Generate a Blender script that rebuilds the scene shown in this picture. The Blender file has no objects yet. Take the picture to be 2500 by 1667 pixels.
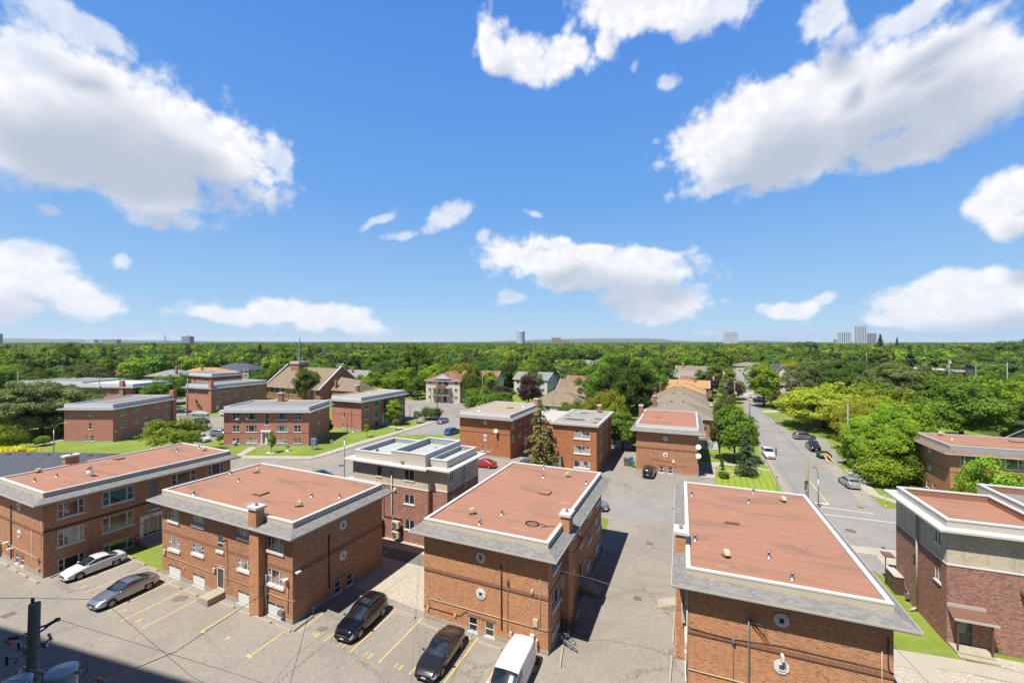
import bpy, math, random
from mathutils import Vector, Matrix
R = math.radians
random.seed(7)
S = bpy.context.scene
COL = S.collection
# ---------------------------------------------------------------- camera
F, CAMH, HY = 1050.0, 22.0, 834.0          # focal length in photo pixels, eye height, horizon row
cd = bpy.data.cameras.new('camera'); cam = bpy.data.objects.new('camera', cd); COL.objects.link(cam)
cam.location = (0, 0, CAMH); cam.rotation_euler = (R(90), 0, 0)
cd.sensor_width = 36; cd.lens = 36 * F / 2500; cd.clip_start = 0.1; cd.clip_end = 60000
S.camera = cam
S.view_settings.view_transform = 'Standard'; S.view_settings.look = 'None'
S.view_settings.exposure = 0.70; S.view_settings.gamma = 1
S.cycles.max_bounces = 6; S.cycles.diffuse_bounces = 3; S.cycles.glossy_bounces = 3
S.cycles.transparent_max_bounces = 6; S.cycles.caustics_reflective = False; S.cycles.caustics_refractive = False
# ---------------------------------------------------------------- sun
SUN_EL, SUN_AZ = R(62.5), R(225)
sx, sy = math.sin(SUN_AZ), math.cos(SUN_AZ)
sd = Vector((sx * math.cos(SUN_EL), sy * math.cos(SUN_EL), math.sin(SUN_EL)))
sl = bpy.data.lights.new('sun', 'SUN'); sl.energy = 5.0; sl.angle = R(0.5); sl.color = (1.0, 0.955, 0.88)
so = bpy.data.objects.new('sun', sl); COL.objects.link(so); so.rotation_euler = sd.to_track_quat('Z', 'Y').to_euler()
so.location = (0, 0, 200)
# ---------------------------------------------------------------- node helper
class NT:
    def __init__(s, nt): s.nt = nt; s.n = nt.nodes; s.l = nt.links
    def new(s, t, **k):
        o = s.n.new(t)
        for a, v in k.items():
            if a.startswith('i_'):
                s.put(o, int(a[2:]), v)
            else: setattr(o, a, v)
        return o
    def put(s, o, i, v):
        if isinstance(v, bpy.types.NodeSocket): s.l.new(v, o.inputs[i])
        elif v is not None: o.inputs[i].default_value = v
    def math(s, op, a, b=None, c=None, clamp=False):
        o = s.n.new('ShaderNodeMath'); o.operation = op; o.use_clamp = clamp
        s.put(o, 0, a); s.put(o, 1, b); s.put(o, 2, c); return o.outputs[0]
    def vm(s, op, a, b=None, out=0):
        o = s.n.new('ShaderNodeVectorMath'); o.operation = op
        s.put(o, 0, a); s.put(o, 1, b); return o.outputs[out]
    def mix(s, f, a, b, bt='MIX'):
        o = s.n.new('ShaderNodeMix'); o.data_type = 'RGBA'; o.blend_type = bt
        s.put(o, 0, f)
        s.put(o, 6, col4(a)); s.put(o, 7, col4(b)); return o.outputs[2]
    def noise(s, vec, scale, detail=4, rough=.55, dist=0, dims='3D'):
        o = s.n.new('ShaderNodeTexNoise'); o.noise_dimensions = dims
        if vec is not None: s.l.new(vec, o.inputs['Vector'])
        o.inputs['Scale'].default_value = scale; o.inputs['Detail'].default_value = detail
        o.inputs['Roughness'].default_value = rough; o.inputs['Distortion'].default_value = dist
        return o.outputs['Fac']
    def ramp(s, f, stops, interp='LINEAR'):
        o = s.n.new('ShaderNodeValToRGB'); s.l.new(f, o.inputs[0]); cr = o.color_ramp; cr.interpolation = interp
        while len(cr.elements) < len(stops): cr.elements.new(.5)
        for e, (p, c) in zip(cr.elements, stops): e.position = p; e.color = col4(c)
        return o.outputs[0]
    def mr(s, v, a, b, c=0., d=1., smooth=False):
        o = s.n.new('ShaderNodeMapRange'); o.interpolation_type = 'SMOOTHSTEP' if smooth else 'LINEAR'
        s.put(o, 0, v)
        for i, q in zip((1, 2, 3, 4), (a, b, c, d)): s.put(o, i, q)
        return o.outputs[0]
def col4(c):
    if isinstance(c, bpy.types.NodeSocket): return c
    if isinstance(c, (int, float)): return (c, c, c, 1)
    return (c[0], c[1], c[2], 1)
# ---------------------------------------------------------------- sky: Nishita plus clouds placed by azimuth / elevation
W_ = bpy.data.worlds.new("World"); S.world = W_; W_.use_nodes = True
t = NT(W_.node_tree); t.n.clear()
tc = t.new('ShaderNodeTexCoord')
dirv = t.vm('NORMALIZE', tc.outputs['Generated'])
sep = t.new('ShaderNodeSeparateXYZ', i_0=dirv)
zc = t.math('MAXIMUM', sep.outputs[2], 0.004)
cmb = t.new('ShaderNodeCombineXYZ', i_0=sep.outputs[0], i_1=sep.outputs[1], i_2=zc)
sky = t.new('ShaderNodeTexSky'); sky.sky_type = 'NISHITA'; sky.sun_disc = False
sky.sun_elevation = SUN_EL; sky.sun_rotation = SUN_AZ; sky.altitude = 80; sky.air_density = 1.15; sky.dust_density = 0.15; sky.ozone_density = 2.6
t.l.new(cmb.outputs[0], sky.inputs[0])
# (display px x, y, half width, half height, tilt deg, strength) in the photograph's 2352-wide view -> directions
CL = [(170,245,330,120,0,1.05),(430,330,250,105,16,1.05),(90,330,300,100,5,1.0),(330,420,170,90,12,.95),(330,490,75,35,10,.7),(110,205,230,80,0,.9),
 (160,60,200,55,12,.55),(70,150,170,90,0,.6),(640,370,70,30,30,.55),
 (60,640,170,70,14,1.),(190,690,110,50,12,.95),(20,700,120,50,0,.9),(60,580,110,32,12,.55),(275,600,42,28,20,.6),(110,490,30,24,0,.4),
 (560,720,160,24,2,.85),(720,735,180,38,8,1.),(850,775,110,18,10,.85),(380,779,60,10,0,.75),(1110,781,30,8,0,.7),
 (1310,600,230,46,3,1.),(1360,632,220,40,3,.95),(1500,695,125,44,4,.98),(1260,565,90,36,0,.9),(1510,600,95,34,6,.95),(1180,685,60,22,0,.55),
 (1020,500,75,40,-28,.62),(930,545,60,20,-15,.42),(870,505,70,18,-25,.42),(1110,545,35,20,-20,.4),
 (1130,85,48,60,0,.85),(1190,135,90,38,12,.95),(1300,125,90,45,-12,.95),(1385,90,42,45,-20,.85),(1545,185,42,24,0,.5),(1455,150,22,22,30,.4),(1220,490,35,12,0,.42),
 (1500,15,190,50,4,.95),(1640,40,120,30,-4,.75),(1890,40,70,50,35,.72),(1930,105,50,45,20,.55),(2100,25,190,40,-8,.7),(2090,60,80,40,-8,.55),
 (1750,300,220,90,-14,1.05),(1990,230,250,95,-14,1.08),(2200,200,190,80,-8,1.05),(1830,360,220,60,-6,1.),(2090,330,140,50,-10,.95),(1680,400,110,30,-4,.75),(2290,150,120,50,10,.95),
 (2320,440,110,55,-18,1.),(2310,510,80,40,-20,.85),(2250,650,190,42,-6,.95),(2140,680,150,38,-6,.95),(2300,710,260,42,0,1.),(2060,722,110,24,0,.75),
 (1810,703,90,24,-3,.85),(1890,685,50,20,-10,.6),(1610,778,45,10,0,.7),(1560,781,30,7,0,.6),(2200,735,200,20,0,.6)]
import numpy as np
def cover_map(w=900, h=420, A0=-1.05, A1=1.05, E0=-.06, E1=.86):
    """soft cloud cover over azimuth and elevation, computed here (R: cover, G: cover a little nearer the zenith)"""
    def cover(az, el):
        acc = np.full(az.shape, -1.); op = np.full(az.shape, .8)
        for (x, y, a, b, rot, st) in CL:
            X, Z = (x / .9408 - 1250) / F, (HY - y / .9408) / F
            A, E = math.atan(X), math.atan(Z / math.hypot(1, X)); k = 1 / (1 + X * X); k2 = 1 / math.sqrt(1 + X * X)
            c, s_ = math.cos(R(-rot)), math.sin(R(-rot)); dx, dy = az - A, el - E
            u, v = (dx * c + dy * s_) / (a / .9408 / F * k), (-dx * s_ + dy * c) / (b / .9408 / F * k2)
            q = (st if st > .76 else st * .55 + .42) - .8 * np.sqrt(u * u + v * v); o_ = 1. if st > .8 else .25 + st * .8; k3 = 1 / (1 + np.exp(np.clip(-(q - acc) * 14, -40, 40))); op = op * (1 - k3) + o_ * k3; hh = np.maximum(.3 - np.abs(acc - q), 0) / .3
            acc = np.maximum(acc, q) + hh ** 3 * .3 / 6
        return np.maximum(acc, -.5), op
    az, el = np.meshgrid(np.linspace(A0, A1, w), np.linspace(E0, E1, h))
    px = np.zeros((h, w, 4), np.float32); px[..., 3] = 1; c_, o_ = cover(az, el); px[..., 0] = c_ + 1; px[..., 2] = o_; px[..., 1] = cover(az - .02, el + .075)[0] + 1
    im = bpy.data.images.new('cloud_cover', w, h, alpha=False, float_buffer=True, is_data=True); im.colorspace_settings.name = 'Non-Color'
    im.pixels.foreach_set(px.ravel()); im.update(); im.pack(); return im
base = t.new('ShaderNodeCombineXYZ', i_0=t.math('ARCTAN2', sep.outputs[0], sep.outputs[1]), i_1=t.math('ARCSINE', sep.outputs[2])).outputs[0]
n1 = t.new('ShaderNodeTexNoise'); n1.noise_dimensions = '2D'; n1.inputs['Scale'].default_value = 7; n1.inputs['Detail'].default_value = 2; t.l.new(base, n1.inputs['Vector'])
wv = t.vm('SCALE', t.vm('SUBTRACT', n1.outputs['Color'], (.5, .5, .5))); wv.node.inputs['Scale'].default_value = .06
uvw = t.vm('MULTIPLY', t.vm('ADD', t.vm('ADD', base, wv), (1.05, .06, 0)), (1 / 2.1, 1 / .92, 1))
it = t.new('ShaderNodeTexImage'); it.image = cover_map(); it.extension = 'EXTEND'; it.interpolation = 'Linear'; t.l.new(uvw, it.inputs[0])
isp = t.new('ShaderNodeSeparateColor'); t.l.new(it.outputs[0], isp.inputs[0])
a0 = t.math('SUBTRACT', isp.outputs[0], 1.); aup = t.math('SUBTRACT', isp.outputs[1], 1.)
# elsewhere in the sky (behind and above the camera) a scatter of the same fair-weather clouds
back = t.mr(t.noise(t.vm('MULTIPLY', dirv, (1, 1, 2.2)), 2.3, 3), .56, .74, -.4, .5)
far = t.mr(sep.outputs[1], .25, .05, 0., 1.)
a0 = t.math('ADD', t.math('MULTIPLY', a0, t.math('SUBTRACT', 1., far)), t.math('MULTIPLY', back, far))
f1 = t.noise(t.vm('MULTIPLY', base, (1, 1.25, 1)), 9, 6, .6, dims='2D')
f2 = t.noise(t.vm('MULTIPLY', base, (1, 1.3, 1)), 34, 4, .6, dims='2D')
vo = t.new('ShaderNodeTexVoronoi'); vo.voronoi_dimensions = '2D'; vo.feature = 'F1'; t.l.new(base, vo.inputs['Vector']); vo.inputs['Scale'].default_value = 26; vo.inputs['Detail'].default_value = 2
f0 = t.math('ADD', a0, t.math('MULTIPLY', t.math('SUBTRACT', f1, .5), .82))
f0 = t.math('ADD', f0, t.math('MULTIPLY', t.math('SUBTRACT', f2, .5), .26))
f0 = t.math('SUBTRACT', f0, t.math('MULTIPLY', vo.outputs[0], .24))
fup = t.math('ADD', aup, t.math('MULTIPLY', t.math('SUBTRACT', f1, .5), .4))
dens = t.mr(f0, -.14, .26, 0, 1, True)
dens = t.math('MULTIPLY', t.math('MULTIPLY', dens, isp.outputs[2]), t.math('MULTIPLY', t.mr(sep.outputs[2], .0, .03), t.mr(t.math('ADD', a0, t.math('MULTIPLY', f1, .3)), .0, .55, .62, 1.)))
shade = t.mr(t.math('ADD', t.math('MULTIPLY', fup, .95), t.math('MULTIPLY', f0, .22)), .10, .86, 1., 0., True)
lit = t.mix(t.math('MULTIPLY', shade, t.mr(t.math('ADD', f2, t.math('MULTIPLY', vo.outputs[0], -.3)), .15, .55, .72, 1.)), (.50, .56, .68), (1.0, 1.0, 1.02))
lit = t.mix(t.mr(sep.outputs[2], .0, .25), t.mix(.3, lit, (.78, .86, 1.)), lit)
grad = t.ramp(zc, [(0, (.50, .76, 1.0)), (.10, (.34, .62, .99)), (.30, (.165, .44, .95)), (.62, (.085, .30, .88)), (.80, (.025, .09, .34))])
gs = t.vm('SCALE', grad); gs.node.inputs['Scale'].default_value = 9.3
skyc = t.mix(.86, sky.outputs[0], gs)
cl = t.vm('SCALE', lit); cl.node.inputs['Scale'].default_value = 10.2
mixc = t.mix(dens, skyc, cl)
bg = t.new('ShaderNodeBackground'); t.l.new(mixc, bg.inputs[0]); bg.inputs[1].default_value = .0625
wo = t.new('ShaderNodeOutputWorld'); t.l.new(bg.outputs[0], wo.inputs[0])
W_.cycles.sampling_method = 'MANUAL'; W_.cycles.sample_map_resolution = 512
# ================================================================ materials
MATS = {}
def material(name):
    m = bpy.data.materials.new(name); m.use_nodes = True; q = NT(m.node_tree)
    b = q.n['Principled BSDF']; return m, q, b
KA = .75                                   # all colours below are written a third too bright; this brings them to real albedo
def setc(q, b, c):
    if isinstance(c, bpy.types.NodeSocket): q.l.new(q.mix(1., c, (KA, KA, KA), 'MULTIPLY'), b.inputs['Base Color'])
    else: b.inputs['Base Color'].default_value = col4([x * KA for x in c])
def plain(name, c, rough=.7, metal=0., var=.12, scale=1.5, spec=.5, coat=0.):
    if name in MATS: return MATS[name]
    m, q, b = material(name)
    tcx = q.new('ShaderNodeTexCoord')
    n = q.noise(tcx.outputs['Object'], scale, 5, .6)
    cc = q.mix(n, [max(0, x * (1 - var * 1.4)) for x in c], [min(1, x * (1 + var * 1.2)) for x in c]) if var else col4(c)
    if var: setc(q, b, cc)
    else: setc(q, b, c)
    b.inputs['Roughness'].default_value = rough; b.inputs['Metallic'].default_value = metal
    b.inputs['Specular IOR Level'].default_value = spec
    if coat: b.inputs['Coat Weight'].default_value = coat; b.inputs['Coat Roughness'].default_value = .04
    MATS[name] = m; return m
def uvv(q):
    return q.new('ShaderNodeUVMap').outputs[0]
def bricktex(q, vec, w, h, mortar, off=.5, smooth=.1):
    o = q.new('ShaderNodeTexBrick'); q.l.new(vec, o.inputs['Vector']); o.offset = off
    o.inputs['Color1'].default_value = (0, 0, 0, 1); o.inputs['Color2'].default_value = (1, 1, 1, 1); o.inputs['Mortar'].default_value = (.5, .5, .5, 1)
    o.inputs['Scale'].default_value = 1; o.inputs['Brick Width'].default_value = w; o.inputs['Row Height'].default_value = h
    o.inputs['Mortar Size'].default_value = mortar; o.inputs['Mortar Smooth'].default_value = smooth; o.inputs['Bias'].default_value = 0
    return o
def brick(name, stops, mortar, w=.215, h=.085, ms=.011, off=.5, weather=.15, soldier=False):
    if name in MATS: return MATS[name]
    m, q, b = material(name); v = uvv(q)
    o = bricktex(q, v, w, h, ms, off)
    c = q.ramp(o.outputs['Color'], stops, 'CONSTANT')
    big = q.noise(v, .35, 6, .65)
    c = q.mix(q.mr(big, .35, .75, 0, weather), c, (.16, .10, .07))
    st_ = q.noise(q.vm('MULTIPLY', v, (2.4, .22, 1)), 1., 4, .6); c = q.mix(q.mr(st_, .52, .72, 0, .32), c, (.10, .055, .04))
    c = q.mix(o.outputs['Fac'], c, mortar)
    setc(q, b, c); b.inputs['Roughness'].default_value = .9; b.inputs['Specular IOR Level'].default_value = .25
    bp = q.new('ShaderNodeBump'); bp.inputs['Strength'].default_value = .5; bp.inputs['Distance'].default_value = .008; bp.invert = True
    q.l.new(o.outputs['Fac'], bp.inputs['Height']); q.l.new(bp.outputs[0], b.inputs['Normal'])
    MATS[name] = m; return m
OR1 = [(0, (0.44, 0.138, 0.046)), (0.22, (0.572, 0.204, 0.068)), (0.5, (0.495, 0.165, 0.055)), (0.72, (0.616, 0.242, 0.094)), (0.86, (0.352, 0.121, 0.055)), (0.95, (0.176, 0.088, 0.066))]
OR2 = [(0, (0.56, 0.185, 0.054)), (0.25, (0.672, 0.252, 0.076)), (0.5, (0.605, 0.207, 0.058)), (0.7, (0.717, 0.291, 0.106)), (0.84, (0.504, 0.157, 0.056)), (0.955, (0.19, 0.112, 0.084))]
BR1 = [(0, (.24, .10, .062)), (.3, (.30, .13, .08)), (.55, (.26, .11, .066)), (.8, (.19, .08, .055))]
PK1 = [(0, (.54, .215, .145)), (.3, (.61, .26, .18)), (.6, (.57, .235, .16)), (.85, (.49, .19, .135))]
PK2 = [(0, (.44, .165, .10)), (.3, (.33, .115, .08)), (.55, (.52, .205, .135)), (.78, (.18, .085, .07)), (.9, (.54, .255, .18))]
BE1 = [(0, (.72, .60, .42)), (.35, (.76, .65, .47)), (.7, (.68, .56, .38)), (.9, (.62, .50, .34))]
M_or = brick('orange_brick', OR1, (.50, .40, .29))
M_or2 = brick('bright_orange_brick', OR2, (.58, .47, .33))
M_orf = brick('far_orange_brick', OR1, (.42, .24, .14), ms=.008)
M_br = brick('brown_brick', BR1, (.33, .24, .18))
M_pk = brick('pink_brick', PK1, (.42, .22, .16), ms=.007, weather=.12)
M_pu = brick('purple_brick', PK2, (.40, .32, .27))
M_be = brick('beige_brick', BE1, (.58, .52, .42), ms=.008, weather=.12)
M_sol = brick('soldier_brick', [(0, (.33, .11, .045)), (.4, (.38, .14, .06)), (.75, (.28, .09, .04))], (.42, .30, .20), w=.075, h=.26, ms=.010, off=0)
M_dkb = brick('dark_course_brick', [(0, (.12, .05, .03)), (.5, (.16, .06, .035))], (.12, .07, .05), w=.075, h=.26, ms=.010, off=0)
def shingles(name, c, var=.35, w=.32, h=.145):
    if name in MATS: return MATS[name]
    m, q, b = material(name); v = uvv(q)
    o = bricktex(q, v, w, h, .008, .45, .3)
    lo = [x * (1 - var) for x in c]; hi = [x * (1 + var) for x in c]
    cc = q.mix(o.outputs['Color'], lo, hi)
    n = q.noise(v, 14, 4, .7); cc = q.mix(n, cc, c)
    big = q.noise(v, .5, 5, .6); cc = q.mix(q.mr(big, .4, .8, 0, .35), cc, [x * .7 for x in c])
    cc = q.mix(q.math('MULTIPLY', o.outputs['Fac'], .6), cc, [x * .35 for x in c])
    setc(q, b, cc); b.inputs['Roughness'].default_value = .93; b.inputs['Specular IOR Level'].default_value = .2
    MATS[name] = m; return m
def membrane(name, c, stain, seam=.75, patch=(.5, .45, .38), pools=False):
    if name in MATS: return MATS[name]
    m, q, b = material(name); tcx = q.new('ShaderNodeTexCoord'); v = tcx.outputs['Object']
    inf = q.new('ShaderNodeObjectInfo'); rv = q.vm('ADD', v, q.vm('SCALE', inf.outputs['Location']))
    n1 = q.noise(q.vm('MULTIPLY', rv, (.5, 1.4, 1)), .35, 6, .62, .6)
    cc = q.mix(q.mr(n1, .48, .70, 0, .8, True), c, stain); n0 = q.noise(q.vm('ADD', rv, (37, 11, 0)), .55, 5, .65); cc = q.mix(q.mr(n0, .60, .74, 0, .45, True), cc, patch)
    n2 = q.noise(q.vm('MULTIPLY', rv, (.6, 3, 1)), 1.1, 5, .7)
    cc = q.mix(q.mr(n2, .4, .75, 0, .45), cc, [x * 1.22 for x in c])
    n4 = q.noise(rv, 30, 3, .7)
    cc = q.mix(q.mr(n4, .3, .8, 0, .22), cc, [x * .55 for x in c])
    o = bricktex(q, q.vm('ADD', v, (0, 0, 0)), 11, .95, .028, .3, .0)
    cc = q.mix(q.math('MULTIPLY', o.outputs['Fac'], seam), cc, [x * .68 for x in c])
    if pools:
        n3 = q.noise(q.vm('MULTIPLY', v, (.6, 1, 1)), .45, 2, .4)
        cc = q.mix(q.mr(n3, .57, .60, 0, .9, True), cc, (.10, .075, .055))
    setc(q, b, cc); b.inputs['Roughness'].default_value = .85; b.inputs['Specular IOR Level'].default_value = .3
    MATS[name] = m; return m
def siding(name, c, pitch=.115, dark=.45):
    if name in MATS: return MATS[name]
    m, q, b = material(name); v = uvv(q)
    s_ = q.new('ShaderNodeSeparateXYZ', i_0=v)
    fr = q.math('FRACT', q.math('MULTIPLY', s_.outputs[1], 1 / pitch))
    cc = q.mix(q.mr(fr, .80, .95, 0, 1), c, [x * dark for x in c])
    setc(q, b, cc); b.inputs['Roughness'].default_value = .6
    MATS[name] = m; return m
def ground_mat(name, c1, c2, c3, s1, s2, cracks=0., stripes=0., rough=.95):
    if name in MATS: return MATS[name]
    m, q, b = material(name); tcx = q.new('ShaderNodeTexCoord'); v = tcx.outputs['Object']
    n1 = q.noise(v, s1, 7, .62, .3); n2 = q.noise(v, s2, 4, .7)
    cc = q.mix(q.mr(n1, .38, .66), c1, c2); cc = q.mix(q.mr(n2, .45, .75), cc, c3)
    if cracks:
        wv = q.vm('ADD', v, q.vm('SCALE', q.new('ShaderNodeTexNoise', i_0=v).outputs['Color']))
        vo = q.new('ShaderNodeTexVoronoi'); vo.feature = 'DISTANCE_TO_EDGE'; q.l.new(wv, vo.inputs['Vector']); vo.inputs['Scale'].default_value = .16
        n3 = q.noise(v, .12, 2)
        k = q.math('MULTIPLY', q.mr(vo.outputs[0], .0, .014, 1, 0), q.mr(n3, .44, .54, 0, cracks))
        cc = q.mix(k, cc, [x * .45 for x in c1])
        n5 = q.noise(v, .07, 4, .6, 1.2)
        cc = q.mix(q.mr(n5, .50, .56, 0, .45, True), cc, c3)
        n6 = q.noise(v, 12, 4, .8)
        cc = q.mix(q.mr(n6, .35, .75, 0, .38), cc, [x * .55 for x in c1])
    if stripes:
        s_ = q.new('ShaderNodeSeparateXYZ', i_0=v)
        a = q.math('SINE', q.math('MULTIPLY', q.math('ADD', q.math('MULTIPLY', s_.outputs[0], .92), q.math('MULTIPLY', s_.outputs[1], -.40)), 7.))
        cc = q.mix(q.mr(a, -.2, .2, 0, stripes), cc, [x * 1.35 for x in c2])
    setc(q, b, cc); b.inputs['Roughness'].default_value = rough; b.inputs['Specular IOR Level'].default_value = .15
    MATS[name] = m; return m
def gravel(name, c):
    if name in MATS: return MATS[name]
    m, q, b = material(name); tcx = q.new('ShaderNodeTexCoord'); v = tcx.outputs['Object']
    vo = q.new('ShaderNodeTexVoronoi'); q.l.new(v, vo.inputs['Vector']); vo.inputs['Scale'].default_value = 16
    sp = q.new('ShaderNodeSeparateXYZ', i_0=vo.outputs['Color'])
    cc = q.mix(sp.outputs[0], [x * .75 for x in c], [min(1, x * 1.25) for x in c])
    cc = q.mix(q.mr(vo.outputs[0], .4, .8, 0, .6), cc, [x * .3 for x in c])
    setc(q, b, cc); b.inputs['Roughness'].default_value = .95
    bp = q.new('ShaderNodeBump'); bp.inputs['Strength'].default_value = .8; bp.inputs['Distance'].default_value = .03; bp.invert = True
    q.l.new(vo.outputs[0], bp.inputs['Height']); q.l.new(bp.outputs[0], b.inputs['Normal'])
    MATS[name] = m; return m
def glassm(name, c, c2, sc=1.2, rough=.06, spec=.9):
    if name in MATS: return MATS[name]
    m, q, b = material(name); tcx = q.new('ShaderNodeTexCoord'); inf = q.new('ShaderNodeObjectInfo')
    rv = q.vm('ADD', tcx.outputs['Object'], q.vm('SCALE', inf.outputs['Location']))
    n = q.noise(rv, sc, 3, .6, .5)
    setc(q, b, q.mix(q.mr(n, .40, .62), c, c2)); b.inputs['Roughness'].default_value = rough
    b.inputs['Specular IOR Level'].default_value = spec; b.inputs['IOR'].default_value = 1.6
    MATS[name] = m; return m
def curtainm(name, c):
    if name in MATS: return MATS[name]
    m, q, b = material(name); v = uvv(q); s_ = q.new('ShaderNodeSeparateXYZ', i_0=v)
    n = q.noise(v, 2, 2); a = q.math('SINE', q.math('ADD', q.math('MULTIPLY', s_.outputs[0], 42), q.math('MULTIPLY', n, 9)))
    inf = q.new('ShaderNodeObjectInfo')
    cc = q.mix(q.mr(a, -1, 1), [x * .5 for x in c], c)
    n2 = q.noise(q.vm('ADD', v, inf.outputs['Location']), .9, 2)
    cc = q.mix(q.mr(n2, .52, .58), cc, (.03, .035, .04))
    setc(q, b, cc); b.inputs['Roughness'].default_value = .08; b.inputs['Specular IOR Level'].default_value = .7
    MATS[name] = m; return m
M_white = plain('white_paint', (.80, .79, .76), .5, var=.05)
M_whiteb = plain('white_metal_cap', (.68, .665, .62), .45, var=.04)
M_cream = siding('cream_siding', (.70, .60, .45))
M_beigef = plain('beige_fascia', (.56, .515, .44), .5, var=.06)
M_whites = siding('white_siding', (.74, .76, .80), .5, .8)
M_greyp = plain('blue_grey_flashing', (.36, .39, .43), .5, var=.08)
M_shg = shingles('grey_shingles', (.265, .252, .238))
M_shd = shingles('dark_grey_shingles', (.10, .105, .125))
M_shb = shingles('brown_shingles', (.26, .18, .13))
M_shbe = shingles('beige_shingles', (.29, .238, .178))
M_shta = shingles('tan_shingles', (.28, .215, .145))
M_shor = shingles('orange_shingles', (.50, .29, .125), .2)
M_shrd = shingles('red_brown_shingles', (.33, .155, .10))
M_shg2 = shingles('light_grey_shingles', (.28, .28, .27))
M_terra = membrane('terracotta_membrane', (.405, .20, .125), (.20, .14, .105))
M_terr2 = membrane('old_terracotta_membrane', (.43, .19, .12), (.24, .17, .13))
M_groof = membrane('grey_gravel_roof', (.27, .255, .23), (.17, .16, .15), .2)
M_troof = membrane('tan_gravel_roof', (.42, .34, .25), (.34, .28, .21), .15)
M_wroof = membrane('white_pale_roof', (.66, .66, .62), (.48, .47, .43), .2)
M_proof = membrane('puddled_roof', (.36, .33, .28), (.27, .24, .20), .2, pools=True)
M_mroof = membrane('pale_grey_green_roof', (.46, .485, .44), (.39, .41, .375), .35)
M_conc = ground_mat('concrete', (.42, .36, .27), (.50, .44, .34), (.36, .31, .24), .8, 9)
M_found = ground_mat('foundation_concrete', (.40, .37, .32), (.46, .43, .38), (.30, .28, .25), .9, 7)
M_glass = glassm('window_glass', (.012, .016, .02), (.06, .07, .075))
M_glg = glassm('reflecting_window_glass', (.02, .03, .02), (.10, .14, .06), .9)
M_cur = curtainm('pale_curtain_behind_glass', (.55, .52, .46))
M_curp = curtainm('pink_curtain_behind_glass', (.55, .40, .36))
M_curg = curtainm('green_curtain_behind_glass', (.16, .36, .27))
M_curt = curtainm('teal_curtain_behind_glass', (.10, .22, .22))
M_block = plain('glass_block', (.20, .24, .24), .15, var=.2, scale=9)
M_black = plain('black_metal', (.02, .02, .022), .5, var=.1)
M_dark = plain('dark_recess', (.015, .015, .015), .8, var=.1)
M_galv = plain('galvanised_metal', (.42, .43, .44), .35, .7, var=.15, scale=6)
M_vent = plain('cream_vent_metal', (.66, .55, .36), .5, var=.18, scale=5)
M_hatch = plain('brown_hatch_metal', (.20, .10, .065), .6, var=.15)
M_clay = plain('clay_flue', (.36, .17, .10), .8, var=.2, scale=5)
M_cond = plain('cream_conduit', (.66, .55, .40), .5, var=.08)
M_brownm = plain('brown_metal', (.13, .065, .05), .5, var=.15)
M_wood = plain('weathered_timber', (.30, .24, .16), .85, var=.35, scale=4)
M_pole = plain('creosoted_pole_timber', (.20, .19, .125), .9, var=.35, scale=3)
M_plank = plain('raw_yellow_timber', (.58, .36, .14), .8, var=.2, scale=3)
M_bluep = plain('blue_plastic', (.04, .12, .42), .4, var=.1)
M_greenp = plain('green_plastic', (.05, .26, .08), .4, var=.1)
M_greyd = plain('dark_grey_plastic', (.09, .10, .10), .5, var=.15)
M_yel = plain('yellow_paint', (.70, .50, .08), .7, var=.15, scale=6)
M_yline = plain('worn_yellow_line_paint', (.66, .50, .16), .85, var=.28, scale=9)
M_wline = plain('white_line_paint', (.68, .68, .64), .85, var=.2, scale=5)
M_rust = plain('rusty_iron', (.20, .13, .10), .8, var=.35, scale=7)
M_orng = plain('orange_plastic', (.62, .20, .12), .6, var=.15)
M_gpaint = plain('pale_grey_tank_paint', (.44, .52, .58), .35, var=.08)
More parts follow.
